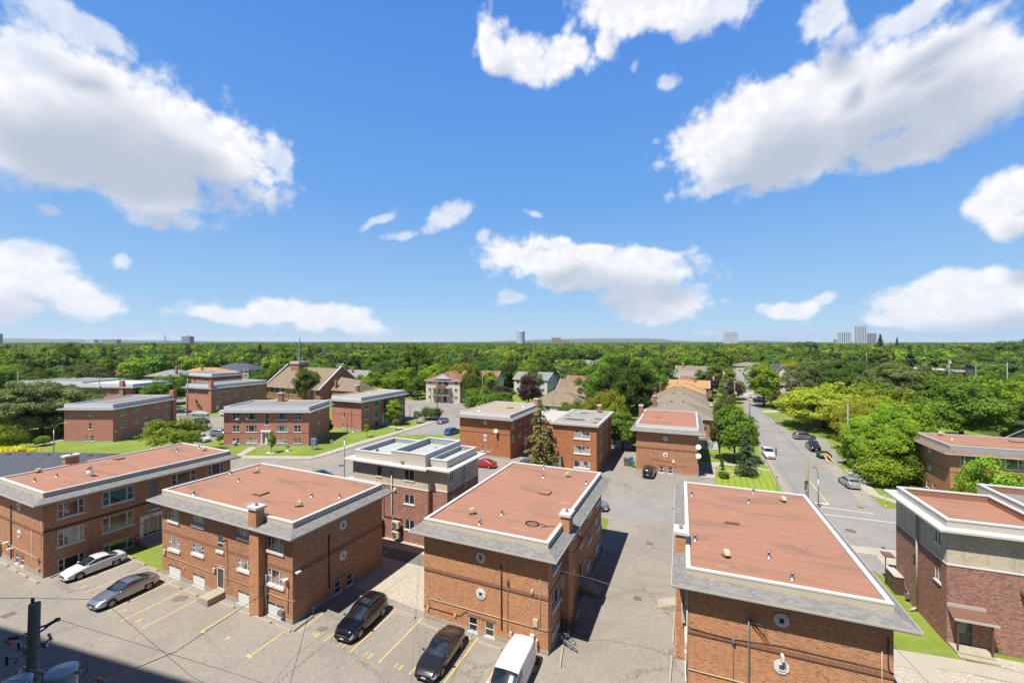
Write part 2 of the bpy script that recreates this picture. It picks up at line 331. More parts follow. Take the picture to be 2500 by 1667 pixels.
# ================================================================ mesh builder
class MB:
    def __init__(s): s.v = []; s.f = []; s.m = []; s.mats = []; s.sm = []
    def mi(s, m):
        if m not in s.mats: s.mats.append(m)
        return s.mats.index(m)
    def face(s, pts, mat, smooth=False):
        n = len(s.v); s.v += [tuple(p) for p in pts]; s.f.append(list(range(n, n + len(pts)))); s.m.append(s.mi(mat)); s.sm.append(smooth)
    def box(s, a, b, mat, M=None):
        x0, y0, z0 = a; x1, y1, z1 = b
        P = [(x0, y0, z0), (x1, y0, z0), (x1, y1, z0), (x0, y1, z0), (x0, y0, z1), (x1, y0, z1), (x1, y1, z1), (x0, y1, z1)]
        if M is not None: P = [tuple(M @ Vector(p)) for p in P]
        n = len(s.v); s.v += P; k = s.mi(mat)
        for q in ((0, 3, 2, 1), (4, 5, 6, 7), (0, 1, 5, 4), (1, 2, 6, 5), (2, 3, 7, 6), (3, 0, 4, 7)):
            s.f.append([n + i for i in q]); s.m.append(k); s.sm.append(False)
    def prism(s, poly, z0, z1, mat, top=None, bottom=False):
        n = len(poly)
        for i in range(n):
            a, b = poly[i], poly[(i + 1) % n]
            s.face([(a[0], a[1], z0), (b[0], b[1], z0), (b[0], b[1], z1), (a[0], a[1], z1)], mat)
        s.face([(p[0], p[1], z1) for p in poly], top or mat)
        if bottom: s.face([(p[0], p[1], z0) for p in reversed(poly)], mat)
    def tube(s, pts, r, mat, n=8, caps=True):
        pts = [Vector(p) for p in pts]; rs = r if isinstance(r, (list, tuple)) else [r] * len(pts)
        base = len(s.v); k = s.mi(mat); prev = None
        for i, p in enumerate(pts):
            d = (pts[min(i + 1, len(pts) - 1)] - pts[max(i - 1, 0)]).normalized()
            if prev is None:
                u = d.orthogonal().normalized()
            else:
                u = (prev - d * prev.dot(d)); u = u.normalized() if u.length > 1e-6 else d.orthogonal().normalized()
            prev = u; w = d.cross(u)
            for j in range(n):
                a = 2 * math.pi * j / n; s.v.append(tuple(p + (u * math.cos(a) + w * math.sin(a)) * rs[i]))
        for i in range(len(pts) - 1):
            for j in range(n):
                a = base + i * n + j; b = base + i * n + (j + 1) % n
                s.f.append([a, b, b + n, a + n]); s.m.append(k); s.sm.append(n > 5)
        if caps:
            s.f.append([base + j for j in reversed(range(n))]); s.m.append(k); s.sm.append(False)
            e = base + (len(pts) - 1) * n
            s.f.append([e + j for j in range(n)]); s.m.append(k); s.sm.append(False)
    def lathe(s, prof, mat, n=16, c=(0, 0, 0), M=None, smooth=True):
        base = len(s.v); k = s.mi(mat)
        for r, z in prof:
            for j in range(n):
                a = 2 * math.pi * j / n; p = Vector((c[0] + r * math.cos(a), c[1] + r * math.sin(a), c[2] + z))
                if M is not None: p = M @ p
                s.v.append(tuple(p))
        for i in range(len(prof) - 1):
            for j in range(n):
                a = base + i * n + j; b = base + i * n + (j + 1) % n
                s.f.append([a, b, b + n, a + n]); s.m.append(k); s.sm.append(smooth)
    def build(s, name, parent=None, loc=None, rz=None, uv=True):
        me = bpy.data.meshes.new(name); me.from_pydata(s.v, [], s.f)
        for m in s.mats: me.materials.append(m)
        me.polygons.foreach_set('material_index', s.m); me.polygons.foreach_set('use_smooth', s.sm)
        if uv and len(s.f) < 60000:
            ul = me.uv_layers.new(name='UVMap'); data = [0.] * (2 * len(me.loops)); i = 0
            for p in me.polygons:
                n = p.normal
                if abs(n.z) > .98: tx = Vector((1, 0, 0)); ty = Vector((0, 1, 0))
                else:
                    tx = Vector((-n.y, n.x, 0)).normalized(); ty = n.cross(tx)
                for li in p.loop_indices:
                    c = me.vertices[me.loops[li].vertex_index].co
                    data[2 * li] = c.dot(tx); data[2 * li + 1] = c.dot(ty)
            ul.data.foreach_set('uv', data)
        me.update()
        o = bpy.data.objects.new(name, me); COL.objects.link(o)
        if parent: o.parent = parent
        if loc is not None: o.location = loc
        if rz is not None: o.rotation_euler = (0, 0, rz)
        return o
def tag(o, label, cat, group=None):
    o['label'] = label; o['category'] = cat
    if group: o['group'] = group
    return o
def thing(name, label, cat, loc=(0, 0, 0), rz=0., group=None):
    o = bpy.data.objects.new(name, None); COL.objects.link(o); o.location = loc; o.rotation_euler = (0, 0, rz)
    o.empty_display_size = .2
    return tag(o, label, cat, group)
def child(name, me, parent, loc=(0, 0, 0), rz=0.):
    o = bpy.data.objects.new(name, me); COL.objects.link(o); o.parent = parent; o.location = loc; o.rotation_euler = (0, 0, rz); return o
KIDS = {}
def copy_tree(o, parent=None):
    c = o.copy(); COL.objects.link(c)
    if parent is not None: c.parent = parent
    for ch in list(o.children): copy_tree(ch, c)
    return c
def G(px, py, z=0.):                       # a point at height z seen at photo pixel (px, py), as a place in the world
    Y = F * (CAMH - z) / (py - HY); return Vector(((px - 1250) / F * Y, Y, z))
def ring(mb, W, D, o0, o1, z0, z1, mat, sides='FRBL'):
    """a rectangular ring of four mitred bars between offsets o0<o1 outside the footprint"""
    a = [(-o0, -o0), (W + o0, -o0), (W + o0, D + o0), (-o0, D + o0)]; b = [(-o1, -o1), (W + o1, -o1), (W + o1, D + o1), (-o1, D + o1)]
    for i, sd_ in enumerate('FRBL'):
        if sd_ not in sides: continue
        j = (i + 1) % 4
        p = [a[i], a[j], b[j], b[i]]
        mb.face([(x, y, z1) for x, y in p], mat); mb.face([(x, y, z0) for x, y in reversed(p)], mat)
        mb.face([(*b[i], z0), (*b[j], z0), (*b[j], z1), (*b[i], z1)], mat)
        mb.face([(*a[j], z0), (*a[i], z0), (*a[i], z1), (*a[j], z1)], mat)
# ================================================================ buildings
ROT = {'F': 0., 'R': math.pi / 2, 'B': math.pi, 'L': -math.pi / 2}
WC = {}
def win_meshes(kind, w, h, mat, fr=None, sill=True, big=False):
    key = (kind, w, h, mat.name, fr and fr.name, sill, big)
    if key in WC: return WC[key]
    fr = fr or M_white; f = MB(); p = MB(); s_ = MB(); b = .055; y0, y1 = .02, .09
    def bar(x0, x1, z0, z1, dy=0): f.box((x0, y0 - dy, z0), (x1, y1, z1), fr)
    bar(0, b, 0, h); bar(w - b, w, 0, h); bar(b, w - b, 0, b); bar(b, w - b, h - b, h)
    cuts = {'tri': (.25, .75), 'trip': (.22, .78), 'twin': (.5,), 'slide': (.5,), 'quad': (.28, .72)}.get(kind, ())
    for c in cuts: bar(w * c - b * .7, w * c + b * .7, b, h - b, .004)
    rails = {'tri': ((0, .25), (.75, 1)), 'trip': ((0, .22), (.78, 1)), 'twin': ((0, .5), (.5, 1)), 'dbl': ((0, 1),)}.get(kind, ())
    for a, c in rails: bar(w * a + b, w * c - b, h * .47, h * .47 + b * .9, -.004)
    if kind == 'tall': bar(b, w - b, h * .50, h * .50 + b)
    if kind == 'block':
        for i in range(1, 4): bar(w * i / 4 - .008, w * i / 4 + .008, b, h - b, -.02)
        for i in range(1, 14): bar(b, w - b, h * i / 14 - .008, h * i / 14 + .008, -.022)
    p.face([(b * .5, .06, b * .5), (w - b * .5, .06, b * .5), (w - b * .5, .06, h - b * .5), (b * .5, .06, h - b * .5)], mat)
    if sill:
        e = .09; sh = .22 if big else .12
        s_.box((-e, -.10 if big else -.07, -sh), (w + e, .05, -.002), M_white)
    def mesh(mb, n):
        o = mb.build(n); me = o.data; bpy.data.objects.remove(o); return me
    WC[key] = (mesh(f, 'window_frame'), mesh(p, 'window_pane'), mesh(s_, 'window_sill') if sill else None); return WC[key]
class Bld:
    def __init__(s, name, label, cat, corner, rz, W, D, group=None):
        s.root = thing(name, label, cat, (corner[0], corner[1], 0), rz, group); s.W, s.D = W, D; s.holes = {k: [] for k in 'FRBL'}
    def P(s, f, a, z, d=0.):
        return {'F': (a, -d, z), 'R': (s.W + d, a, z), 'L': (-d, a, z), 'B': (a, s.D + d, z)}[f]
    def fbox(s, mb, f, a0, a1, z0, z1, d0, d1, mat):
        p, q = s.P(f, a0, z0, d0), s.P(f, a1, z1, d1)
        mb.box(tuple(min(x, y) for x, y in zip(p, q)), tuple(max(x, y) for x, y in zip(p, q)), mat)
    def add_window(s, f, a, z, w, h, kind, mat=None, fr=None, sill=True, big=False, name='window'):
        fm, pm, sm = win_meshes(kind, w, h, mat or M_glass, fr, sill, big)
        s.holes[f].append((a, z, w, h))
        st = a if f in 'FR' else a + w
        o = child(name, fm, s.root, s.P(f, st, z), ROT[f]); child('pane', pm, o)
        if sm: child('sill', sm, o)
        return o
    def wall(s, z0, z1, mat, found=0., fmat=None, sides='FRBL', name='wall', t=.11):
        mb = MB()
        for f in sides:
            Ln = s.W if f in 'FB' else s.D
            hs_ = [h for h in s.holes[f] if h[1] < z1 and h[1] + h[3] > z0]
            xs = sorted({0., Ln, *[h[0] for h in hs_], *[h[0] + h[2] for h in hs_]}); zs = sorted({z0, z1, *[min(max(h[1], z0), z1) for h in hs_], *[min(h[1] + h[3], z1) for h in hs_]})
            for i in range(len(xs) - 1):
                for j in range(len(zs) - 1):
                    cx, cz = (xs[i] + xs[i + 1]) / 2, (zs[j] + zs[j + 1]) / 2
                    if any(h[0] < cx < h[0] + h[2] and h[1] < cz < h[1] + h[3] for h in hs_): continue
                    q = [s.P(f, xs[i], zs[j]), s.P(f, xs[i + 1], zs[j]), s.P(f, xs[i + 1], zs[j + 1]), s.P(f, xs[i], zs[j + 1])]
                    if f in 'LB': q.reverse()
                    mb.face(q, mat)
            for (a, z, w, h) in hs_:
                za, zb = max(z, z0), min(z + h, z1)
                for (p0, p1) in (((a, za), (a, zb)), ((a + w, zb), (a + w, za)), ((a, zb), (a + w, zb)), ((a + w, za), (a, za))):
                    mb.face([s.P(f, *p0), s.P(f, *p1), s.P(f, *p1, -t), s.P(f, *p0, -t)], mat)
        o = mb.build(name, s.root)
        return o
    def foundation(s, h=.35, proud=.03):
        mb = MB()
        for f in 'FRBL':
            Ln = s.W if f in 'FB' else s.D; hs_ = sorted(x for x in s.holes[f] if x[1] < h)
            x = -proud if f in 'FB' else 0.
            end = Ln + proud if f in 'FB' else Ln
            for (a, z, w, hh) in hs_:
                s.fbox(mb, f, x, a, 0, h, -.02, proud, M_found)
                if z > .02: s.fbox(mb, f, a, a + w, 0, z, -.02, proud - .002, M_found)
                x = a + w
            s.fbox(mb, f, x, end, 0, h, -.02, proud, M_found)
        mb.build('foundation', s.root)
    def skirt_roof(s, ov=.8, zs=6.95, fh=.17, zt=7.5, zp=7.92, mskirt=None, mfas=None, mpar=None, mtop=None, pt=.22, mcap=None, drop=.12, capw=.02, side_mats=None):
        W, D = s.W, s.D
        e = MB(); ring(e, W, D, -.05, ov, zs - .02, zs, mfas or M_beigef); e.build('soffit', s.root)
        e = MB(); ring(e, W, D, ov, ov + .03, zs - .02, zs + fh, mfas or M_beigef)
        ring(e, W, D, ov + .03, ov + .10, zs + fh * .35, zs + fh + .01, mfas or M_beigef); e.build('gutter', s.root)
        e = MB(); a = [(0, 0), (W, 0), (W, D), (0, D)]; o = ov + .06
        b = [(-o, -o), (W + o, -o), (W + o, D + o), (-o, D + o)]
        for i in range(4):
            j = (i + 1) % 4
            e.face([(*b[i], zs + fh + .015), (*b[j], zs + fh + .015), (*a[j], zt), (*a[i], zt)], mskirt or M_shg)
        e.build('shingle_skirt', s.root)
        e = MB(); ring(e, W, D, -pt, .02, zt - .3, zp - .10, mpar or M_cream); e.build('parapet', s.root)
        e = MB(); ring(e, W, D, -pt - capw, .02 + capw, zp - .10, zp, mcap or M_whiteb); e.build('parapet_cap', s.root)
        e = MB(); p = pt - .002; e.face([(p, p, zp - drop), (W - p, p, zp - drop), (W - p, D - p, zp - drop), (p, D - p, zp - drop)], mtop or M_terra)
        e.build('roof', s.root)
    def chimney(s, x, y, w, d, z0, z1, mat, cap=True, flue=True, capo=.12, name='chimney'):
        e = MB(); e.box((x, y, z0), (x + w, y + d, z1), mat); o = e.build(name, s.root)
        if cap:
            e = MB(); e.box((x - capo, y - capo, z1), (x + w + capo, y + d + capo, z1 + .2), M_whiteb); e.build('chimney_cap', o)
        if flue:
            e = MB(); cx, cy = x + w / 2, y + d / 2; e.lathe([(.12, 0), (.12, .22), (.09, .22), (.09, .05)], M_clay, 8, (cx, cy, z1 + .2)); e.build('flue', o)
        return o
    def stack(s, x, y, z, r=.09, h=.4, mat=None, stain=True):
        e = MB(); e.lathe([(r * 2, 0), (r * 1.6, .05), (r, .07), (r, h), (r * 1.25, h), (r * 1.25, h + .07), (0, h + .08)], mat or M_galv, 10, (x, y, z)); o = e.build('vent_pipe', s.root)
    def goose(s, x, y, z, rz=0., k=1.):
        e = MB(); n = 7; M = Matrix.Translation((x, y, z)) @ Matrix.Rotation(rz, 4, 'Z') @ Matrix.Scale(k, 4)
        e.box((-.17, -.17, 0), (.17, .17, .16), M_hatch, M)
        pts = []
        for i in range(n + 1):
            a = math.pi * i / n * .95; pts.append((-.28 * math.cos(a) + .10, .34 * math.sin(a) + .16))
        for i in range(n):
            (x0, z0), (x1, z1) = pts[i], pts[i + 1]
            e.face([M @ Vector(p) for p in ((x0, -.16, z0), (x1, -.16, z1), (x1, .16, z1), (x0, .16, z0))], M_vent, True)
            for sgn in (-.16, .16):
                e.face([M @ Vector(p) for p in ((x0, sgn, z0), (x1, sgn, z1), (.10, sgn, .16))], M_vent)
        e.build('gooseneck_vent', s.root)
    def hatch(s, x, y, z, w=.9, d=.7, h=.16):
        e = MB(); e.box((x, y, z), (x + w, y + d, z + h), M_terra); e.box((x - .03, y - .03, z + .0), (x + w + .03, y - .0, z + h * .8), M_hatch); e.box((x + w, y - .03, z), (x + w + .03, y + d, z + h * .8), M_hatch)
        e.build('roof_hatch', s.root)
    def octagon(s, f, a, z, r=.42, mat=None):
        e = MB(); st = []
        for i in range(8):
            t_ = math.pi / 8 + i * math.pi / 4; st.append((a + r * math.cos(t_), z + r * math.sin(t_)))
        for i in range(8):
            p, q = st[i], st[(i + 1) % 8]; e.face([s.P(f, *p, 0.), s.P(f, *q, 0.), s.P(f, *q, .05), s.P(f, *p, .05)], M_white)
        e.face([s.P(f, x, y, .05) for x, y in st], M_white)
        o = e.build('octagonal_window', s.root)
        e = MB(); s.fbox(e, f, a - .17, a - .12, z - .2, z + .2, .05, .09, M_white); s.fbox(e, f, a + .12, a + .17, z - .2, z + .2, .05, .09, M_white)
        s.fbox(e, f, a - .12, a + .12, z + .15, z + .2, .05, .09, M_white); s.fbox(e, f, a - .12, a + .12, z - .2, z - .15, .05, .09, M_white); e.build('sash', o)
        e = MB(); e.face([s.P(f, a - .12, z - .15, .06), s.P(f, a + .12, z - .15, .06), s.P(f, a + .12, z + .15, .06), s.P(f, a - .12, z + .15, .06)], M_glass); e.build('pane', o)
    def course(s, f, z, h=.24, a0=0., a1=None, mat=None, d=.025):
        Ln = s.W if f in 'FB' else s.D; e = MB(); s.fbox(e, f, a0, Ln if a1 is None else a1, z, z + h, 0, d, mat or M_sol); e.build('string_course', s.root)
    def pipe(s, f, pts, r=.03, mat=None, d=.05, name='wall_pipe'):
        e = MB(); e.tube([s.P(f, a, z, d) for a, z in pts], r, mat or M_black, 6); e.build(name, s.root)
    def fit(s, f, a, z, w, h, d, mat, name):
        e = MB(); s.fbox(e, f, a, a + w, z, z + h, .0, d, mat); e.build(name, s.root)
# ================================================================ setting: ground, lots, streets
def frame(ox, oy, sc): return lambda x, y, z=0.: G(ox + x / sc, oy + y / sc, z)
Z1 = frame(0, 1050, 3.76); Z2 = frame(0, 1300, 4.273); Z4 = frame(500, 1300, 4.273); Z6 = frame(975, 1300, 4.273)
Z7 = frame(1500, 1150, 3.032); Z8 = frame(2050, 1130, 2.92); K7 = frame(1700, 1000, 3.92); J4 = frame(560, 1000, 5.872)
L3 = frame(0, 800, 4.704); M3 = frame(400, 800, 4.704); N3 = frame(800, 800, 4.704); O3 = frame(1200, 800, 4.704); P3 = frame(1600, 800, 4.704); Q3 = frame(2000, 800, 4.704)
K2 = frame(1380, 1080, 5.872); H5 = frame(400, 960, 7.84)
def sheet(name, poly, z, mat, kind='structure', parent=None):
    mb = MB(); pts = [(p[0], p[1]) for p in poly]
    mb.face([(x, y, z) for x, y in pts], mat); o = mb.build(name, parent, uv=False)
    if kind: o['kind'] = kind
    # triangulate concave outlines safely
    import bmesh
    bm = bmesh.new(); bm.from_mesh(o.data); bmesh.ops.triangulate(bm, faces=bm.faces[:], ngon_method='BEAUTY'); bmesh.ops.recalc_face_normals(bm, faces=bm.faces[:])
    if bm.faces and bm.faces[0].normal.z < 0: bmesh.ops.reverse_faces(bm, faces=bm.faces[:])
    bm.to_mesh(o.data); bm.free(); return o
def slab(name, poly, z0, z1, mat, kind='structure'):
    mb = MB(); mb.prism([(p[0], p[1]) for p in poly], z0, z1, mat); o = mb.build(name, uv=False); o['kind'] = kind; return o
M_grass = ground_mat('lawn_grass', (.155, .235, .026), (.235, .31, .045), (.30, .30, .10), .12, 1.1)
M_grass2 = ground_mat('mown_striped_grass', (.18, .26, .022), (.25, .33, .035), (.30, .33, .08), .3, 1.5, stripes=.45)
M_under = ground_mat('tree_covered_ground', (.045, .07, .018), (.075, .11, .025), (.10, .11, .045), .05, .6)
M_asph = ground_mat('sun_bleached_asphalt', (.335, .298, .25), (.395, .352, .295), (.262, .235, .20), .16, 3.0, cracks=.95)
M_road = ground_mat('grey_road_asphalt', (.325, .305, .275), (.37, .348, .315), (.285, .267, .242), .14, 2.2, cracks=.5)
M_shold = ground_mat('dusty_shoulder', (.36, .31, .26), (.42, .36, .29), (.30, .26, .22), .5, 3)
M_grav = gravel('pale_river_gravel', (.58, .51, .41))
GS = 20000
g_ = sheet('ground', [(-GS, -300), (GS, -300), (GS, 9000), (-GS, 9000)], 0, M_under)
sheet('lawn', [(-190, 62), (-190, 215), (40, 215), (60, 300), (140, 300), (110, 90), (110, 24), (34, 24), (22, 60), (-30, 60)], .004, M_grass)
# asphalt lots
lotA = [(-120, -60), (60, -60), (60, 8), (24, 21.5), (28.5, 38.5), (31.5, 46), (44, 60), (33.5, 67), (31.2, 70.2), (24, 86.5), (27, 96), (20, 99), (14, 86), (6, 100), (-5, 104),
        (-14.5, 102), (-25.5, 76.5), (-26, 76), (-24, 118), (-27.9, 100.9), (-32.6, 91.3), (-35.7, 83), (-37.8, 80.3), (-52, 80.6), (-78, 80.8), (-110, 81), (-150, 82), (-150, 60)]
lotA = [p for i, p in enumerate(lotA) if i not in (17, 18)]
sheet('parking_lot', lotA, .008, M_asph)
B_ = Vector((.415, .910)); A_ = Vector((.93, -.367))
def strip(p, q, w0, w1):
    """quad along p->q, w0/w1 metres to the right of the line"""
    p = Vector((p[0], p[1])); q = Vector((q[0], q[1])); d = (q - p).normalized(); n = Vector((d.y, -d.x))
    return [p + n * w0, q + n * w0, q + n * w1, p + n * w1]
def line(name, p, q, w, z, mat): return sheet(name, strip(p, q, -w / 2, w / 2), z, mat)
s3a = Vector((39.7, 63.3)); s3d = Vector((52.6 - 39.7, 92.4 - 63.3)).normalized()
s3 = strip(s3a - s3d * 30, Vector((82, 153)), 0, 8.6)
road3 = [s3a - s3d * 42, s3a, Vector((52.6, 92.4)), Vector((82, 153)), Vector((96.4, 184)), Vector((150, 299)), Vector((260, 540)), Vector((420, 900)), Vector((430, 896)), Vector((268, 536)), Vector((157.5, 295)), Vector((104, 180)), Vector((78.8, 135.9)), Vector((69.5, 110)), Vector((58, 76.7)), Vector((49.5, 57.6)), Vector((42, 40))]
sheet('street_running_away', [tuple(v) for v in road3], .014, M_road)
s4 = [(-16, 69), (10, 61.2), (41, 58.2), (60, 55), (110, 36), (110, 27), (60, 40.5), (36.4, 46.2), (26, 50), (8, 55.5), (-18, 62)]
sheet('cross_street', s4, .011, M_road)
sheet('side_street', [(-14.5, 102), (-27.5, 101), (-20.5, 118), (-5, 158), (3, 155), (-8, 118)], .011, M_road)
sheet('side_street', [(-60, 158), (-44, 128), (-19, 116), (-10, 113), (-8, 120), (-2, 150), (-12, 150), (-34, 160)], .009, M_road)
sheet('parking_lot', [N3(895, 870), N3(1700, 915), N3(1560, 985), N3(1330, 1040), N3(1250, 1060), N3(1330, 1000), N3(1200, 960), N3(1000, 1020), N3(900, 1015)], .012, M_asph)
sheet('parking_lot', [H5(245, 400), H5(470, 370), H5(600, 420), H5(1080, 460), H5(1190, 430), H5(1190, 840), H5(950, 905), H5(760, 980), H5(500, 960), H5(200, 700)], .008, M_asph)
sheet('street_between_lawns', [H5(-900, 160), H5(245, 95), H5(560, 95), H5(560, 190), H5(245, 190), H5(-900, 290)], .008, M_road)
# pavements (real steps)
M_side = ground_mat('pavement_concrete', (.46, .41, .33), (.52, .47, .38), (.40, .36, .29), .5, 6)
kerb = [(-150, 82.), (-110, 81), (-78, 80.8), (-52, 80.6), (-37.8, 80.3), (-35.7, 83), (-32.6, 91.3), (-27.9, 100.9), (-20.5, 118)]
def path_slab(name, pts, w, z, mat, side=-1):
    pts = [Vector((p[0], p[1])) for p in pts]; out = []
    for i, p in enumerate(pts):
        d = (pts[min(i + 1, len(pts) - 1)] - pts[max(i - 1, 0)]).normalized(); out.append(p + Vector((d.y, -d.x)) * w * side)
    mb = MB()
    for i in range(len(pts) - 1):
        a, b, c, d = pts[i], pts[i + 1], out[i + 1], out[i]
        mb.face([(*a, z), (*b, z), (*c, z), (*d, z)], mat); mb.face([(*a, 0), (*b, 0), (*b, z), (*a, z)], mat); mb.face([(*c, 0), (*d, 0), (*d, z), (*c, z)], mat)
    mb.face([(*pts[0], 0), (*pts[0], z), (*out[0], z), (*out[0], 0)], mat); mb.face([(*pts[-1], 0), (*out[-1], 0), (*out[-1], z), (*pts[-1], z)], mat)
    o = mb.build(name, uv=False); o['kind'] = 'structure'; return o
path_slab('pavement', kerb, 1.9, .12, M_side)
path_slab('pavement', [J4(140, 700), J4(400, 540)], 1.6, .06, M_side)
path_slab('pavement', [N3(1000, 1165), N3(700, 1125)], 1.3, .06, M_side)
path_slab('pavement', [(-99.6, 88), (-99.9, 97), (-99, 106)], 1.3, .06, M_side)
# the lawn of the corner block over the pavement's back edge, a gentle bank
# grass islands
sheet('lawn', [K7(178, 545), K7(715, 590), K7(820, 785), K7(600, 800), K7(178, 730)], .018, M_grass2)
sheet('lawn', [K7(180, 380), K7(300, 380), K7(300, 495), K7(120, 495)], .018, M_grass)
sheet('lawn', [N3(1420, 1262), N3(1560, 1195), N3(1560, 1275)], .02, M_grass)
sheet('lawn', [Z2(1300, 170), Z2(1480, 120), Z2(1700, 140), Z2(1700, 412), Z2(1545, 345), Z2(1370, 265)], .02, M_grass)
sheet('lawn', [K2(480, 1075), K2(600, 1090), K2(628, 1110), K2(600, 1200), K2(555, 1290), K2(490, 1420), K2(380, 1420)], .02, M_grass)
gpoly = [Z8(120, 640), Z8(250, 655), Z8(370, 762), Z8(372, 830), Z8(420, 880)]
bgr = [(29.1, 38.6), (31.35, 38.4), (28.45, 30.7), (28.2, 29.9), (27.6, 29.3), (22.2, 27.6), (26.9, 39.6), (31.2, 50), (33, 45)]
sheet('lawn', [(20.8, 23.2), (29.0, 26.1), (31.3, 29.6), (32.1, 31.0), (34.9, 38.7), (34.6, 42.2), (31.4, 45.4), (27.2, 44.2), (27.3, 39.9)], .02, M_grass)
# hidden side of the houses' lots and the kerbed pavement of the crossing
path_slab('pavement', [(22, 52.4), (29.5, 49.3), (36.5, 46.4), (60, 39), (110, 24)], 1.8, .07, M_side, 1)
path_slab('pavement', [(62, 54.3), (52.5, 57.2), (51.2, 62), (57.2, 74)], 1.5, .06, M_side, 1)
sheet('pavement', [Z8(255, 655), Z8(400, 650), Z8(470, 700), Z8(370, 800), Z8(300, 710)], .022, M_side)
sheet('path', [Z8(370, 1325), Z8(640, 1368), Z8(845, 1402), Z8(1110, 1450), Z8(1314, 1505), Z8(1600, 1570), Z8(1600, 1640), Z8(1230, 1568), Z8(900, 1496), Z8(665, 1462), Z8(760, 1580), Z8(900, 1760), Z8(700, 1760), Z8(600, 1575), Z8(515, 1465), Z8(370, 1444)], .024, M_side)
sheet('gravel', [Z8(370, 1446), Z8(515, 1467), Z8(600, 1577), Z8(700, 1760), Z8(300, 1760)], .022, M_grav, 'stuff')
sheet('gravel', [Z8(668, 1465), Z8(900, 1499), Z8(1230, 1571), Z8(1600, 1643), Z8(1600, 1760), Z8(905, 1760), Z8(762, 1580)], .022, M_grav, 'stuff')
sheet('gravel', [Z8(1080, 1385), Z8(1314, 1425), Z8(1600, 1490), Z8(1600, 1565), Z8(1314, 1502), Z8(1112, 1447)], .023, M_grav, 'stuff')
# gravel yard with its concrete walk between the buildings
yard = [Z4(1480, 590), Z4(1600, 690), Z4(1880, 775), Z4(2275, 890), (-7.0, 34.4), (-.6, 49.0), (-6.8, 48.0), (-18.3, 52.9), (-19, 51), (-12.9, 42.4)]
sheet('gravel', [(-14.3, 38.6), (-10.2, 36.7), (-7.0, 34.9), (-7.0, 34.4), (-.4, 49.8), (-6, 47), (-19, 53), (-26, 52), (-13, 42.4)], .016, M_grav, 'stuff')
wk = G(500 + 1920 / 4.273, 1300 + 690 / 4.273)
sheet('path', strip(Z4(1870, 640), Z4(2265, 345), 0, 1.15) if False else strip((-12.1, 37.3), (-7.9, 46.6), 0, 1.35), .024, M_side)
M_oasph = ground_mat('old_dark_asphalt_path', (.20, .19, .17), (.24, .23, .21), (.16, .155, .15), .5, 4)
sheet('path', strip((-15.2, 46.9), (-7.7, 43.7), 0, 1.9), .03, M_oasph)
# small concrete yards
sheet('path', [K7(20, 500), K7(290, 505), K7(700, 575), K7(720, 590), K7(270, 530), K7(180, 545), K7(178, 660), K7(20, 640)], .021, M_side)
sheet('shoulder', [K7(590, 330), K7(620, 480), K7(690, 560), K7(820, 790), K7(920, 800), K7(760, 570), K7(640, 400)], .017, M_shold)
sheet('shoulder', [K7(1180, 520), K7(1350, 540), K7(1430, 650), K7(1620, 780), K7(1700, 930), K7(1560, 900), K7(1420, 700)], .017, M_shold)
sheet('shoulder', [K7(830, 200), K7(960, 215), K7(1240, 290), K7(1420, 500), K7(1330, 540), K7(1150, 500), K7(950, 330)], .016, M_road)
sheet('driveway', [P3(1210, 950), P3(1420, 950), P3(1420, 975), P3(1250, 975)], .017, M_side)
sheet('driveway', [P3(1270, 1010), P3(1480, 1010), P3(1480, 1028), P3(1310, 1028)], .017, M_oasph)
sheet('driveway', [P3(960, 740), P3(1180, 745), P3(1180, 800), P3(1080, 830)], .017, M_side)
# painted lines
YL = [(Z2, 810, 525, 1420, 285), (Z2, 890, 625, 1520, 362), (Z2, 1115, 825, 1825, 495), (Z2, 1250, 930, 1990, 568), (Z2, 1475, 998, 2175, 640), (Z2, 2095, 1035, 2456, 815), (Z4, 462, 1295, 832, 1030),
      (Z4, 975, 1035, 1445, 690), (Z4, 1240, 1135, 1620, 850), (Z4, 1510, 1250, 2000, 800), (Z4, 1810, 1360, 2268, 890), (Z4, 2130, 1480, 2500, 1090), (Z6, 465, 1568, 820, 1098), (Z6, 905, 1570, 1150, 1187), (Z6, 1340, 1565, 1500, 1292)]
for fr, x0, y0, x1, y1 in YL: line('painted_bay_line', fr(x0, y0), fr(x1, y1), .11, .013, M_yline)
line('painted_bay_line', Z4(440, 1275), Z4(485, 1300), .2, .0125, M_yline); line('painted_bay_line', Z2(2092, 1030), Z2(2135, 1038), .2, .0125, M_yline)
def painted_number(txt, p, size=.62):
    cu = bpy.data.curves.new('painted_number', 'FONT'); cu.body = txt; cu.size = size; cu.align_x = 'CENTER'; cu.align_y = 'CENTER'; cu.space_character = 1.25; cu.offset = .012
    o = bpy.data.objects.new('painted_number', cu); COL.objects.link(o); dg = bpy.context.evaluated_depsgraph_get()
    me = bpy.data.meshes.new_from_object(o.evaluated_get(dg)); bpy.data.objects.remove(o)
    me.materials.clear(); me.materials.append(M_yline); o = bpy.data.objects.new('painted_number', me); COL.objects.link(o)
    o.location = (p[0], p[1], .0145); o.rotation_euler = (0, 0, -R(24)); o['kind'] = 'structure'
for s_, fr, x, y in (('5', Z2, 870, 567), ('6', Z2, 1000, 652), ('7', Z2, 1275, 820), ('8', Z2, 1445, 920), ('9', Z4, 230, 1105), ('10', Z4, 1145, 1065), ('11', Z4, 1425, 1178), ('12', Z4, 1700, 1280), ('13', Z4, 2015, 1398)):
    painted_number(s_, fr(x, y))
line('painted_crossing_line', K7(1130, 922), K7(1690, 995), .18, .018, M_wline); line('painted_crossing_line', K7(1150, 992), K7(1910, 1085), .18, .018, M_wline)
line('painted_stop_line', K7(1130, 893), K7(1270, 905), .42, .018, M_wline)
